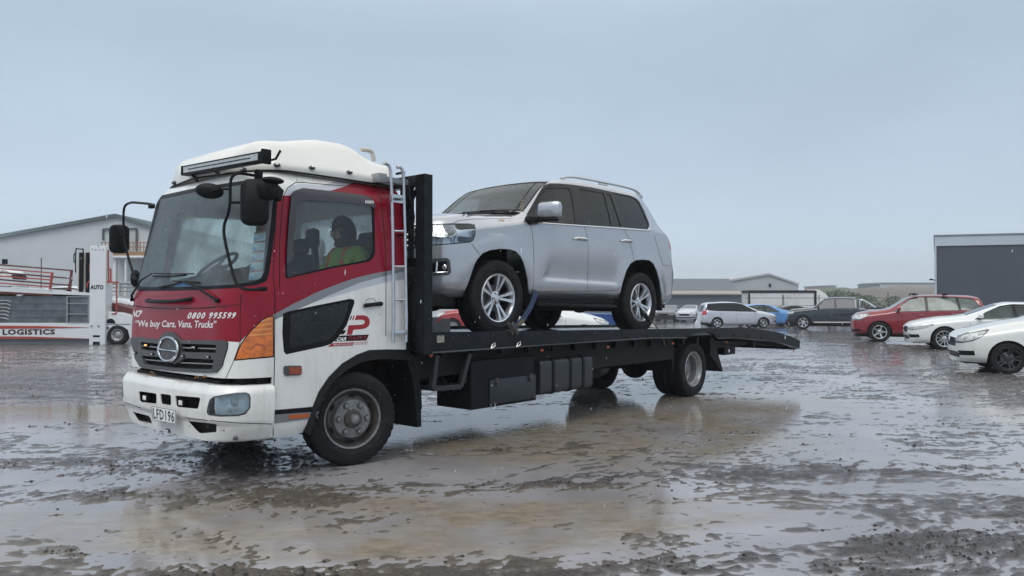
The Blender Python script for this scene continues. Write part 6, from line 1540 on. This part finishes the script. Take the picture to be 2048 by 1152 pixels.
car('hatch', 'hatchback', 1322, 641, 72, 66, cw, 'white hatchback glimpsed behind the rear wheel of the silver four wheel drive', rim='steel', group='cars facing the camera at the far side')
car('sedan', 'sedan', 1985, 640, 33, -22, ('car_white_far', (.60, .64, .68)), 'white sedan whose roof shows behind the nearer white sedan at the right', rim='steel')
car('sedan', 'sedan', 1725, 640, 55, -160, ('car_pale_blue', (.45, .52, .62), .2), 'pale silver blue sedan between the navy pickup and the red car', rim='steel')
car('hatch', 'hatchback', 1710, 640, 78, -160, cw, 'small white hatchback far behind the bonnet of the red car', rim='steel')
# seen under the four wheel drive on the deck
car('hatch', 'hatchback', 1168, 690, 25.5, 176, cw, 'white hatchback seen beneath the silver four wheel drive on the deck', rim='alloy_5')
car('suv', 'compact_four_wheel_drive', 905, 670, 33, -8, ('car_red_2', (.32, .012, .02)), 'red car seen through the gap behind the deck headboard', rim='steel')
# ================================================================== BACKGROUND STRUCTURES
def W(u, v, Z): return Vector(((u-1024)*Z/F, Z, CAMH+(601-v)*Z/F))
def corr(name, col, axis='x', period=.25, rough=.5):
    if name in MATS: return MATS[name]
    m = mat(name, col, rough, var=.06, vscale=.4, dirt=.25, dcol=tuple(c*.6 for c in col), dscale=.35); t = m.node_tree; b = t.nodes['Principled BSDF']
    tc = N(t, 'ShaderNodeTexCoord'); wv = N(t, 'ShaderNodeTexWave'); wv.bands_direction = axis.upper(); wv.inputs['Scale'].default_value = 1/period/3.1416*1.0; t.links.new(tc.outputs['Object'], wv.inputs['Vector'])
    bp = N(t, 'ShaderNodeBump'); bp.inputs['Strength'].default_value = .3; bp.inputs['Distance'].default_value = .02; t.links.new(wv.outputs[0], bp.inputs['Height']); t.links.new(bp.outputs[0], b.inputs['Normal']); return m
M_bw = corr('cladding_pale', (.50, .545, .56)); M_rf = mat('roof_trim', (.27, .35, .36), .5); M_bg2 = corr('cladding_grey_white', (.38, .42, .43)); M_tan = corr('roof_tan', (.30, .275, .25)); M_dg = corr('cladding_slate', (.10, .125, .15)); M_big = corr('cladding_charcoal', (.050, .066, .086), period=.4); M_fas = mat('fascia', (.42, .48, .55), .5, var=.08, vscale=.5)
def bld(name, label, cat='building', group=None):
    e = empty(name, (0, 0, 0)); tag(e, label, cat, group); return e
# big warehouse at the left
Z = 52; b_ = bld('warehouse', 'large pale grey gabled warehouse behind the car transporter at the left')
ap = W(232, 434, Z); l_ = W(-260, 522, Z); r_ = W(520, 524, Z); g0 = -.6
m = MB(); m.prism([(l_.x, g0), (r_.x, g0), (r_.x, r_.z), (ap.x, ap.z), (l_.x, l_.z)], 'y', Z, Z+40); m.build('wall', M_bw, b_)
m = MB()
for p, q in ((l_, ap), (ap, r_)): m.add([(p.x, Z-.25, p.z-.02), (q.x, Z-.25, q.z-.02), (q.x, Z-.25, q.z+.22), (p.x, Z-.25, p.z+.22), (p.x, Z+40.2, p.z-.02), (q.x, Z+40.2, q.z-.02), (q.x, Z+40.2, q.z+.22), (p.x, Z+40.2, p.z+.22)], [[0, 1, 2, 3], [7, 6, 5, 4], [0, 4, 5, 1], [3, 2, 6, 7], [0, 3, 7, 4], [1, 5, 6, 2]])
m.build('roof', M_rf, b_)
m = MB(); a = W(232, 458, Z); c = W(272, 505, Z); m.span((a.x, Z-.06, c.z), (c.x, Z-.003, a.z)); m.build('door', mat('door_pale', (.40, .44, .45), .5), b_)
m = MB()
for p, q in (((205, 458), (272, 457)), ((272, 457), (272, 500)), ((205, 458), (205, 480))): m.bar(W(*p, Z-.1), W(*q, Z-.1), .10)
m.build('door_frame', mat('frame_dark', (.08, .09, .10), .5), b_)
# outdoor platform with stairs
b_ = bld('platform', 'steel platform with orange brown handrail on the wall of the warehouse', 'platform'); Zp = Z-2
m = MB(); a = W(203, 503, Zp); c = W(330, 511, Zp); m.span((a.x, Zp, c.z), (c.x, Z, a.z)); m.build('deck', mat('wood_orange', (.32, .20, .10), .7), b_)
m = MB(); a = W(203, 511, Zp); c = W(330, 515, Zp); m.span((a.x, Zp-.02, c.z), (c.x, Z, a.z)); 
for u in (229, 252, 300): q = W(u, 514, Zp+.3); m.span((q.x-.12 if u == 229 else q.x-.08, Zp+.2, -.6), (q.x+.12 if u == 229 else q.x+.08, Zp+.5, q.z)) if u != 252 else m.span((q.x-.06, Zp+.2, -.6), (q.x+.06, Zp+.4, q.z))
m.build('beam', M_wht, b_)
m = MB(); M_hr = mat('handrail_brown', (.28, .12, .05), .6)
for k in range(19): u = 203+k*7; m.bar(W(u, 503, Zp), W(u, 485, Zp), .035)
for v in (485, 494): m.bar(W(200, v, Zp), W(333, v, Zp), .045)
m.build('handrail', M_hr, b_)
m = MB(); m.bar(W(215, 505, Zp-.4), W(215, 570, Zp-.4), .06); m.bar(W(222, 548, Zp-.5), W(222, 505, Zp-.5), .05); 
for v in range(512, 570, 9): m.bar(W(215, v, Zp-.4), W(222, v, Zp-.4), .04)
m.build('ladder', mat('rail_red', (.35, .05, .03), .6), b_)
b_ = bld('pipes', 'grey and white pipes running along the foot of the warehouse', 'pipes')
m = MB()
for v, r in ((567, .10), (575, .06), (583, .05), (600, .26)): m.tube([W(205, v, Z-3), W(420, v-3, Z-3)], r, 10)
m.build('pipe', mat('pipe_grey', (.25, .27, .28), .5), b_)
m = MB()
for u in (238, 275, 310): m.span((W(u, 570, Z-3).x-.06, Z-3.2, -.5), (W(u, 570, Z-3).x+.06, Z-2.8, W(u, 566, Z-3).z))
m.build('stand', M_wht, b_)
# mid distance sheds
Z = 88; b_ = bld('shed', 'long shed with a tan sheet roof and slate wall behind the parked cars')
a = W(1344, 576, Z); c = W(1483, 570, Z); e_ = W(1344, 589, Z); x0, x1 = W(1180, 0, Z).x, W(1483, 0, Z).x
m = MB(); m.prism([(Z, -1.2), (Z, e_.z), (Z+5, e_.z+2.0), (Z+10, e_.z), (Z+10, -1.2)], 'x', x0, x1); m.build('wall', M_dg, b_)
m = MB(); m.add([(x0, Z-.4, e_.z-.05), (x1, Z-.4, e_.z-.05), (x1+.0, Z+5, W(0, 569, Z+5).z), (x0, Z+5, W(0, 569, Z+5).z), (x0, Z-.4, e_.z+.10), (x1, Z-.4, e_.z+.10), (x1, Z+5, W(0, 568, Z+5).z), (x0, Z+5, W(0, 568, Z+5).z)], [[0, 1, 2, 3], [4, 5, 6, 7], [0, 1, 5, 4], [1, 2, 6, 5], [0, 3, 7, 4]]); m.build('roof', M_tan, b_)
Z = 112; b_ = bld('shed', 'pale shed whose gable rises behind the tan roofed shed')
A_ = W(1310, 548, Z); B_ = W(1220, 563, Z); C_ = W(1400, 571, Z); m = MB(); m.prism([(B_.x, -1.2), (C_.x, -1.2), (C_.x, C_.z), (A_.x, A_.z), (B_.x, B_.z)], 'y', Z, Z+20); m.build('wall', M_bg2, b_)
Z = 100; b_ = bld('warehouse', 'pale grey warehouse with a low gable behind the white curtain sided trailer')
pts = [W(1480, 566, Z), W(1537, 550, Z), W(1597, 570, Z)]; m = MB(); m.prism([(W(1400, 0, Z).x, -1.2), (pts[2].x, -1.2), (pts[2].x, pts[2].z), (pts[1].x, pts[1].z), (W(1400, 0, Z).x, W(1400, 573, Z).z)], 'y', Z, Z+30)
m.build('wall', M_bg2, b_); m = MB(); q0 = W(1400, 573, Z)
for p, q in ((q0, pts[1]), (pts[1], pts[2])): m.add([(p.x, Z-.2, p.z), (q.x, Z-.2, q.z), (q.x, Z-.2, q.z+.25), (p.x, Z-.2, p.z+.25), (p.x, Z+30, p.z), (q.x, Z+30, q.z), (q.x, Z+30, q.z+.25), (p.x, Z+30, p.z+.25)], [[0, 1, 2, 3], [7, 6, 5, 4], [3, 2, 6, 7]])
m.build('roof', mat('roof_pale', (.40, .43, .45), .5), b_); m = MB(); m.ball(W(1540, 570.5, Z-.1), (.18, .15, .25)); m.build('wall_lamp', M_blk, b_)
b_ = empty('utility_pole', W(1373, 601, 92)*1.0); b_.location.z = 0; tag(b_, 'dark utility pole in front of the tan roofed shed', 'pole')
m = MB(); m.tube([(0, 0, -1), (0, 0, W(0, 564, 92).z)], [.14, .11], 8); m.build('pole', mat('pole_wood', (.10, .085, .075), .8), b_)
# curtain side trailer
Z = 78; b_ = bld('curtain_trailer', 'white curtain sided trailer with brownish streaks parked behind the blue hatchback', 'trailer'); a = W(1500, 581, Z); c = W(1628, 611, Z)
m = MB(); m.span((a.x, Z, c.z-.2), (c.x, Z+2.5, a.z-.02), 0); m.build('curtain', mat('curtain', (.62, .64, .64), .6, var=.15, vscale=.8, dirt=.5, dcol=(.28, .24, .20), dscale=.7), b_)
m = MB(); m.span((a.x-.1, Z-.05, a.z-.25), (c.x+.1, Z+2.5, a.z+.02)); m.span((a.x-.12, Z-.06, c.z-.6), (a.x, Z+.1, a.z)); m.span((c.x, Z-.06, c.z-.6), (c.x+.25, Z+.1, a.z)); m.build('frame', M_blk, b_)
m = MB(); 
for k in range(4): m.tube([(a.x+1.2+k*.0+k*1.1, Z+.1, gz(Z)+.5), (a.x+1.2+k*1.1, Z+.4, gz(Z)+.5)], .5, 16)
m.build('wheel', M_rub, b_); m = MB(); m.span((a.x, Z+.2, gz(Z)+.5), (c.x, Z+2.2, c.z-.1)); m.build('chassis', M_und, b_)
b_ = bld('box_truck', 'white truck with a sloping roof fairing ahead of the curtain sided trailer', 'truck'); a = W(1632, 578, Z); 
m = MB(); m.prism([(W(1632, 0, Z).x, -.5+1), (W(1632, 0, Z).x, W(0, 579, Z).z), (W(1641, 0, Z).x, W(0, 581, Z).z), (W(1652, 0, Z).x, W(0, 588, Z).z), (W(1659, 0, Z).x, W(0, 597, Z).z), (W(1661, 0, Z).x, .5)], 'y', Z, Z+2.4); m.build('cab', M_wht, b_, bev=.05)
m = MB(); m.tube([(W(1650, 0, Z).x, Z-.02, gz(Z)+.5), (W(1650, 0, Z).x, Z+.4, gz(Z)+.5)], .5, 16); m.build('wheel', M_rub, b_)
# chain link fence with posts
b_ = bld('wire_fence', 'thin wire fence with rails and posts in front of the curtain sided trailer', 'fence'); Zf = 74; m = MB()
for u in (1496, 1565, 1567.5, 1638, 1707, 1776): m.bar(W(u, 590 if u < 1640 else 584, Zf), Vector((W(u, 0, Zf).x, Zf, gz(Zf))), .06)
m.build('post', M_ddk, b_); m = MB(); m.bar(W(1490, 596, Zf), W(1800, 596, Zf), .045); m.bar(W(1490, 611, Zf), W(1800, 611, Zf), .03); m.build('rail', M_ddk, b_)
# far green bank, far grey-brown embankment and far roofs
def hill(name, pts, Z, D, col, seed, kind='structure', nz=10):
    bm = bmesh.new(); rows_ = []; n = 60; x0, x1 = pts[0][0], pts[-1][0]
    for j in range(nz+1):
        r = []; tt = j/nz
        for i in range(n+1):
            u = x0+(x1-x0)*i/n; v = interp(pts, u); p = W(u, v, Z+D*tt); h = p.z*math.sin(min(1, tt*1.6)*math.pi/2)-1.0*(1-tt)
            h += .5*mnoise.noise(Vector((u*.05, tt*4, seed)))*tt; r.append(bm.verts.new(((u-1024)*(Z+D*tt)/F, Z+D*tt, h)))
        rows_.append(r)
    r = [bm.verts.new((v.co.x, Z+D*1.5, -2)) for v in rows_[-1]]; rows_.append(r)
    for j in range(len(rows_)-1):
        for i in range(n): bm.faces.new([rows_[j][i], rows_[j][i+1], rows_[j+1][i+1], rows_[j+1][i]])
    o = bm_obj(bm, name, mat(name+'_mat', col, .9, var=.35, vscale=.06), None, 80); tag(o, kind=kind); return o
hill('green_hill', [(1580, 588), (1640, 576), (1680, 575), (1720, 578), (1800, 585), (1900, 590)], 210, 30, (.075, .10, .055), 1)
hill('brown_hill', [(1690, 580), (1740, 575), (1800, 572), (1870, 571), (1960, 573), (2100, 576)], 190, 12, (.17, .155, .145), 4)
hill('far_hill', [(-900, 596), (0, 592), (600, 590), (1100, 588), (1500, 590), (2100, 588), (3000, 596)], 420, 60, (.09, .11, .08), 9)
rs = random.Random(4)
def far_tree(u, v, Z, h, wd, label):
    e = empty('tree', (W(u, v, Z).x, Z, gz(Z))); tag(e, label, 'tree', 'bushy trees on the far green bank'); base = W(u, v, Z).z-h
    m = MB(); m.tube([(0, 0, -1), (0, 0, base+h*.5)], [.25, .1], 6); m.build('trunk', M_ddk, e)
    bm = bmesh.new()
    for k in range(420):
        a = rs.uniform(0, 6.28); r = wd*math.sqrt(rs.random()); z = base+h*rs.random()**.8; q = 1-((z-base)/h-.45)**2*2.2
        p = Vector((r*math.cos(a)*q, r*math.sin(a)*q, z)); s = rs.uniform(.18, .45)*wd*.35
        d = [Vector((rs.gauss(0, s), rs.gauss(0, s), rs.gauss(0, s*.7))) for _ in range(3)]; bm.faces.new([bm.verts.new(p+x_) for x_ in d])
    bm_obj(bm, 'crown', mat('far_leaf', (.10, .14, .08), .9, var=.4, vscale=.8), e)
for i, (u, v, h, wd) in enumerate(((1648, 582, 5, 3), (1668, 579, 6, 4), (1690, 581, 5, 3.5), (1712, 584, 5, 3.4), (1735, 587, 4, 3), (1782, 590, 4, 3), (1835, 590, 4, 3))):
    far_tree(u, v, 165+i*3, h, wd, 'hazy green tree on the far bank, %s of the row' % ['leftmost', 'second from the left', 'third from the left', 'middle one', 'third from the right', 'second from the right', 'rightmost'][i])
for i, (u0, u1, v0, v1, Z, lb) in enumerate(((1752, 1760, 568, 574, 230, 'small blue grey roof box on the far skyline'), (1760, 1872, 566.5, 574, 235, 'long pale flat roofed building on the far skyline'), (1636, 1650, 573, 580, 260, 'small pinkish house on the far green bank'), (1655, 1672, 572, 580, 262, 'small white house on the far green bank'))):
    b_ = bld('far_building', lb); a = W(u0, v0, Z); c = W(u1, v1, Z); m = MB(); m.span((a.x, Z, -1), (c.x, Z+12, a.z)); m.build('wall', mat('far_wall%d' % i, ((.22, .27, .32), (.50, .53, .55), (.42, .33, .31), (.48, .50, .52))[i], .7), b_)
    m = MB(); m.prism([(a.x-.3, a.z), (c.x+.3, a.z), (c.x+.3, a.z+.25), (a.x-.3, a.z+.25)], 'y', Z-.4, Z+12.4); m.build('roof', M_rf, b_)
    m = MB()
    for k in range(3): xx = a.x+(c.x-a.x)*(k+.5)/3; m.span((xx-.4, Z-.05, (a.z+1)*.5), (xx+.4, Z-.01, (a.z+1)*.5+.6))
    m.build('window', M_dkg, b_)
# dark building at the right edge
Z = 47; b_ = bld('dark_warehouse', 'charcoal clad building with a pale fascia at the right edge'); a = W(1870, 472, Z)
b_.location = (a.x, Z, 0)
top = a.z; fz = W(0, 492, Z).z; fd = Vector((math.cos(math.radians(-17)), math.sin(math.radians(-17)), 0)); dd = Vector((a.x, Z, 0)).normalized()
def plan(o_, x0, x1, y0, y1): return [tuple((fd*x+dd*y)[:2]) for x, y in ((x0, y0), (x1, y0), (x1, y1), (x0, y1))]
m = MB(); m.prism(plan(0, .05, 26, .1, 18), 'z', -.7, fz); m.build('wall', M_big, b_)
m = MB(); m.prism(plan(0, 0, 26.1, 0, 18.1), 'z', fz, top); m.build('fascia', M_fas, b_)
m = MB(); m.prism(plan(0, -.05, 26.2, -.06, 18.2), 'z', top, top+.07); m.build('coping', mat('coping', (.18, .20, .23), .5), b_)
m = MB(); m.prism(plan(0, -.02, .10, -.03, .12), 'z', -.7, fz); m.build('corner_trim', M_fas, b_)
m = MB(); m.prism(plan(0, 4.9, 5.7, .02, .09), 'z', -.7, 2.3); m.build('door', mat('door_grey', (.12, .13, .14), .5), b_)
m = MB(); m.bar((0, 0, 2.75), (-.35, -.3, 2.8), .05); m.ball((-.4, -.3, 2.8), (.12, .08, .06)); m.build('security_light', M_blk, b_)
# blue tarpaulin stack seen beneath the four wheel drive
Z = 31; b_ = bld('blue_container', 'blue covered stack seen between the wheels of the silver four wheel drive', 'container')
a = W(1176, 627, Z); c = W(1262, 664, Z); m = MB(); m.prism([(W(1168, 0, Z).x, gz(Z)), (c.x, gz(Z)), (c.x, a.z-.03), (a.x, a.z)], 'y', Z, Z+2.2); m.build('cover', mat('blue_tarp', (.018, .06, .22), .45, bump=.5, bscale=4, var=.2), b_, bev=.03)
# ================================================================== CAR TRANSPORTER
Z = 25.5; tr = bld('car_transporter', 'white car transporter trailer with red handrails and a tall front post, at the left edge', 'transporter')
X = lambda u: (u-1024)*Z/F
zz = lambda v: CAMH+(601-v)*Z/F
P_w = mat('transporter_white', (.66, .69, .71), .35, coat=.3, dirt=.2, dcol=(.35, .33, .30), dscale=2); P_r = mat('transporter_red', (.36, .05, .035), .5); P_dr = mat('transporter_dark_red', (.10, .018, .015), .6)
D = 1.2
m = MB(); m.span((X(-420), Z, zz(678)), (X(184), Z+D, zz(646)), 0); 
m.build('side_skirt', P_w, tr, bev=.01)
m = MB(); m.prism([(X(-420), zz(647)), (X(80), zz(652)), (X(184), zz(655)), (X(80), zz(657)), (X(-420), zz(660))], 'y', Z-.012, Z-.004); m.prism([(X(-420), zz(670)), (X(60), zz(673)), (X(184), zz(677)), (X(60), zz(677.5)), (X(-420), zz(677.5))], 'y', Z-.012, Z-.004); m.build('stripe', P_r, tr)
m = MB(); text_quad(m, 'LOGISTICS', [(6, 670), (111, 669), (111, 658), (6, 658.5)], lambda u, v: Vector((X(u), Z-.006, zz(v))), bold=.045, space=1.1); m.build('side_lettering', mat('lettering_dark', (.035, .012, .018), .5), tr)
m = MB(); m.span((X(-420), Z+.1, zz(690)), (X(190), Z+D, zz(678))); m.build('lower_frame', mat('frame_grey', (.16, .17, .19), .5), tr)
m = MB(); m.span((X(-420), Z+.06, zz(647)), (X(186), Z+.10, zz(592))); m.build('side_curtain', mat('curtain_grey', (.085, .10, .115), .22, coat=.4, var=.7, vscale=1.3, bump=.6, bscale=3), tr)
m = MB(); rs = random.Random(6)
for k in range(6): m.tube([(X(-60), Z+.02, zz(600+k*7)), (X(14-k), Z+.02, zz(601+k*7)), (X(22-k), Z+.02, zz(604+k*7))], .016, 5)
for k in range(3): m.span((X(24), Z+.0, zz(604+k*14)), (X(132), Z+.03, zz(604.3+k*14)))
for u in (133, 176): m.span((X(u), Z-.01, zz(646)), (X(u+3), Z+.04, zz(592)), 0)
for v in (592, 606, 627, 644): m.span((X(136), Z-.012, zz(v+2)), (X(190), Z+.03, zz(v)))
m.build('side_bars', mat('bars_grey', (.26, .28, .29), .4, metal=.3), tr)
m = MB(); m.span((X(182), Z-.10, zz(690)), (X(214.5), Z+.35, zz(492)), 0); post = m.build('front_post', P_w, tr, bev=.015)
m = MB(); text_quad(m, 'AUTO', [(184, 579), (210, 579), (210, 570), (184, 570)], lambda u, v: Vector((X(u), Z-.104, zz(v))), bold=.05, space=1.1); m.build('post_lettering', M_blk, post)
m = MB()
for v in (671, 684): m.span((X(190), Z-.106, zz(v+3+(3 if v == 684 else 0))), (X(203.5), Z-.101, zz(v-1)))
for u in (187, 201): m.bar((X(u-2), Z-.103, zz(654)), (X(u+2), Z-.103, zz(650)), .03, .005); m.bar((X(u-2), Z-.103, zz(650)), (X(u+2), Z-.103, zz(654)), .03, .005)
for u, v in ((188, 499), (194, 500), (202, 500), (209, 500), (199, 492.8)): m.ball((X(u), Z-.10, zz(v)), .02, 6, 4)
m.build('post_marks', M_blk, post)
m = MB(); m.prism([(X(-420), zz(560)), (X(-420), zz(548)), (X(100), zz(580)), (X(182), zz(586)), (X(182), zz(591)), (X(100), zz(588))], 'y', Z-.04, Z+D+.04); m.build('upper_deck', P_w, tr)
m = MB(); m.prism([(X(-420), zz(572)), (X(-420), zz(561)), (X(60), zz(584)), (X(110), zz(588.5)), (X(104), zz(592)), (X(40), zz(589))], 'y', Z-.03, Z+D); m.build('upper_beam', P_dr, tr)
m = MB()
rl = lambda u, v, k: None
for (u0, v0), (u1, v1) in (((-420, 496), (143, 541)), ((-420, 509), (143, 557)), ((-420, 524), (143, 571))): m.bar((X(u0), Z+.0, zz(v0)), (X(u1), Z+.0, zz(v1)), .05)
m.bar((X(143), Z, zz(540)), (X(139), Z, zz(583)), .06); m.bar((X(133), Z, zz(582)), (X(142), Z, zz(581)), .06)
m.build('handrail', mat('rail_maroon', (.13, .03, .035), .5), tr)
m = MB()
for (u0, v0), (u1, v1) in (((-420, 503), (106, 546)), ((-420, 520), (104, 560)), ((-420, 534), (103, 574))): m.bar((X(u0), Z-.08, zz(v0)), (X(u1), Z-.08, zz(v1)), .04)
m.bar((X(107), Z-.08, zz(545)), (X(103), Z-.08, zz(579)), .06)
m.build('handrail', P_r, tr)
m = MB()
for u in (152, 166.5): m.tube([(X(u), Z+.3, zz(585)), (X(u), Z+.3, zz(504))], .075, 12)
m.tube(curve_pts([(X(144), Z+.2, zz(545)), (X(144), Z+.2, zz(500)), (X(148), Z+.2, zz(497)), (X(155), Z+.2, zz(498)), (X(159), Z+.2, zz(503)), (X(159), Z+.2, zz(580))], 4), .02, 6)
m.tube(curve_pts([(X(141), Z+.2, zz(525)), (X(140), Z+.2, zz(512)), (X(142), Z+.2, zz(505))], 3), .018, 6); m.build('ram', M_blk, tr)
m = MB()
for u in (147, 158.5, 171.5): m.span((X(u), Z+.25, zz(587)), (X(u+3.5), Z+.5, zz(505)))
m.span((X(145), Z+.3, zz(588)), (X(176), Z+.6, zz(572)))
m.build('ram_frame', mat('ram_cream', (.50, .50, .44), .5, var=.15), tr)
m = MB(); m.tube(curve_pts([(X(180), Z+.1, zz(497)), (X(176), Z+.1, zz(505)), (X(178), Z+.1, zz(518)), (X(176), Z+.1, zz(540)), (X(180), Z+.1, zz(556)), (X(172), Z+.1, zz(566)), (X(170), Z+.1, zz(575))], 4), .022, 6); m.tube(curve_pts([(X(136), Z+.1, zz(582)), (X(133), Z+.1, zz(570)), (X(138), Z+.1, zz(562)), (X(142), Z+.1, zz(560))], 3), .018, 6); m.bar((X(175), Z+.2, zz(510)), (X(175), Z+.2, zz(560)), .05); m.build('hoses', P_r, tr)
m = MB(); m.bar((X(45), Z+1, zz(575)), (X(45), Z+1, zz(512)), .02); m.build('aerial', M_blk, tr)
m = MB(); m.span((X(3), Z, zz(528)), (X(9), Z+.15, zz(518))); m.build('rail_cap', M_blk, tr)
# ladder rails right of the post, ramp and rear bogie
m = MB(); m.bar((X(216), Z, zz(500)), (X(217), Z, zz(565)), .03); m.bar((X(217), Z, zz(538)), (X(221), Z, zz(538)), .04); m.bar((X(221), Z, zz(538)), (X(221), Z, zz(565)), .04); m.bar((X(214), Z, zz(564)), (X(237), Z, zz(565)), .05); m.bar((X(234), Z, zz(564)), (X(233), Z, zz(628)), .035); m.bar((X(224), Z, zz(628)), (X(234), Z, zz(627)), .04); m.build('ladder', P_r, tr)
m = MB(); m.prism([(X(214), zz(618)), (X(214), zz(606)), (X(330), zz(640)), (X(330), zz(652))], 'y', Z+.3, Z+D-.3); m.build('ramp', P_dr, tr)
m = MB(); m.prism([(X(214), zz(690)), (X(214), zz(623)), (X(240), zz(625)), (X(262), zz(631)), (X(300), zz(637)), (X(420), zz(640)), (X(420), zz(690)), (X(262), zz(684)), (X(256), zz(660)), (X(246), zz(653)), (X(232), zz(651)), (X(222), zz(656)), (X(214), zz(676))], 'y', Z+.0, Z+D); m.build('rear_fender', P_w, tr, bev=.01)
m = MB(); m.span((X(211.5), Z-.012, zz(658)), (X(218), Z-.003, zz(654))); m.prism([(X(213), zz(646))]+[(X(222-9*math.cos(a)), zz(646-9*math.sin(a))) for a in [math.pi*k/8 for k in range(9)]]+[(X(233), zz(647))], 'y', Z-.012, Z-.002); m.span((X(214), Z-.008, zz(649)), (X(262), Z-.002, zz(648))); m.build('panel_marks', M_blk, tr)
for u in (235, 300): wheel(tr, (X(u), Z+.10, zz(690)+.34), .34, .25, .20, 'steel', 0, .2, 40)
m = MB(); m.span((X(222), Z+.1, .3), (X(400), Z+2, 1.0)); m.span((X(-400), Z+.3, .45), (X(200), Z+2.2, .7)); m.build('chassis', M_und, tr)
# cars on the transporter
c1 = car('sedan', 'sedan', 238, 640, Z+.9, 184, ('car_white_t', (.68, .71, .73)), 'white car on the lower deck of the transporter, behind its tall post', group='cars on the transporter', rim='steel', zoff=zz(655))
c2 = car('suv', 'compact_four_wheel_drive', -45, 560, Z+.5, 183, ('car_white_u', (.66, .70, .73)), 'white car on the sloping upper deck of the transporter at the left edge', group='cars on the transporter', rim='steel', zoff=zz(598))
# falling rain
rs = random.Random(77); m = MB()
for k in range(700):
    y = rs.uniform(1.3, 7.5); x = rs.uniform(-.72, .72)*y; z = rs.uniform(.05, 1.489+y*.12); r = rs.uniform(.0007, .0016); l = r*rs.uniform(1.5, 5); p = Vector((x, y, z)); t_ = Vector((rs.gauss(.1, .1)*l, 0, l))
    m.add([p+Vector((r, 0, 0)), p+Vector((-r*.5, r*.87, 0)), p+Vector((-r*.5, -r*.87, 0)), p+t_, p-t_], [[0, 1, 3], [1, 2, 3], [2, 0, 3], [1, 0, 4], [2, 1, 4], [0, 2, 4]])
bm = bmesh.new(); vv = [bm.verts.new(v) for v in m.v]
for f in m.f: bm.faces.new([vv[i] for i in f])
tag(bm_obj(bm, 'rain', mat('rain_drop', (.62, .66, .70), .15, spec=.8)), 'sparse raindrops falling through the air', 'rain', kind='stuff')
# ================================================================== RAIN HAZE
bm = bmesh.new(); bmesh.ops.create_cube(bm, size=1)
for v in bm.verts: v.co = Vector((v.co.x*1400, 300+v.co.y*800, 14+v.co.z*34))
hz = bm_obj(bm, 'haze', []); hm = bpy.data.materials.new('haze'); hm.use_nodes = True; t = hm.node_tree; t.nodes.clear()
o_ = N(t, 'ShaderNodeOutputMaterial'); pv = N(t, 'ShaderNodeVolumePrincipled'); pv.inputs['Color'].default_value = (.93, .96, 1, 1); pv.inputs['Density'].default_value = .0010; pv.inputs['Anisotropy'].default_value = .1
t.links.new(pv.outputs[0], o_.inputs['Volume']); hz.data.materials.append(hm); tag(hz, 'pale rain haze over the whole yard', 'haze', kind='stuff')
# ================================================================== split countable pieces of a part into parts of their own
def islands(o):
    me = o.data; n = len(me.vertices); par = list(range(n))
    def fnd(a):
        while par[a] != a: par[a] = par[par[a]]; a = par[a]
        return a
    for e in me.edges: a, b = fnd(e.vertices[0]), fnd(e.vertices[1]); par[a] = b
    g = {}
    for p in me.polygons: g.setdefault(fnd(p.vertices[0]), []).append(p.index)
    return list(g.values())
for o in list(bpy.data.objects):
    if o.type != 'MESH' or o.name.split('.')[0] not in ('rail_hole_shade', 'hoses', 'bracket', 'post', 'ram', 'stand', 'beam', 'tank_strap', 'shackle', 'rear_mudguard', 'rust_stain', 'rail_weld', 'ram_frame', 'chrome_bar', 'side_step', 'frame', 'bumper_backing', 'brace', 'wheel', 'rivets') or not o.parent or o.children: continue
    isl = islands(o)
    if len(isl) < 2 or len(isl) > 60: continue
    me = o.data; base = o.name.split('.')[0]
    if base == 'wheel' and o.parent.name.startswith(('curtain', 'box')) is False: continue
    for g in isl:
        vm = {}; vs = []; fs = []
        for pi in g:
            f = []
            for v in me.polygons[pi].vertices:
                if v not in vm: vm[v] = len(vs); vs.append(me.vertices[v].co)
                f.append(vm[v])
            fs.append(f)
        nm = bpy.data.meshes.new(base); nm.from_pydata(vs, [], fs)
        for m_ in me.materials: nm.materials.append(m_)
        nm.polygons.foreach_set('material_index', [me.polygons[i].material_index for i in g]); nm.polygons.foreach_set('use_smooth', [True]*len(g)); nm.set_sharp_from_angle(angle=math.radians(35))
        q = link(base, nm, o.parent); q.matrix_local = o.matrix_local
    bpy.data.objects.remove(o)
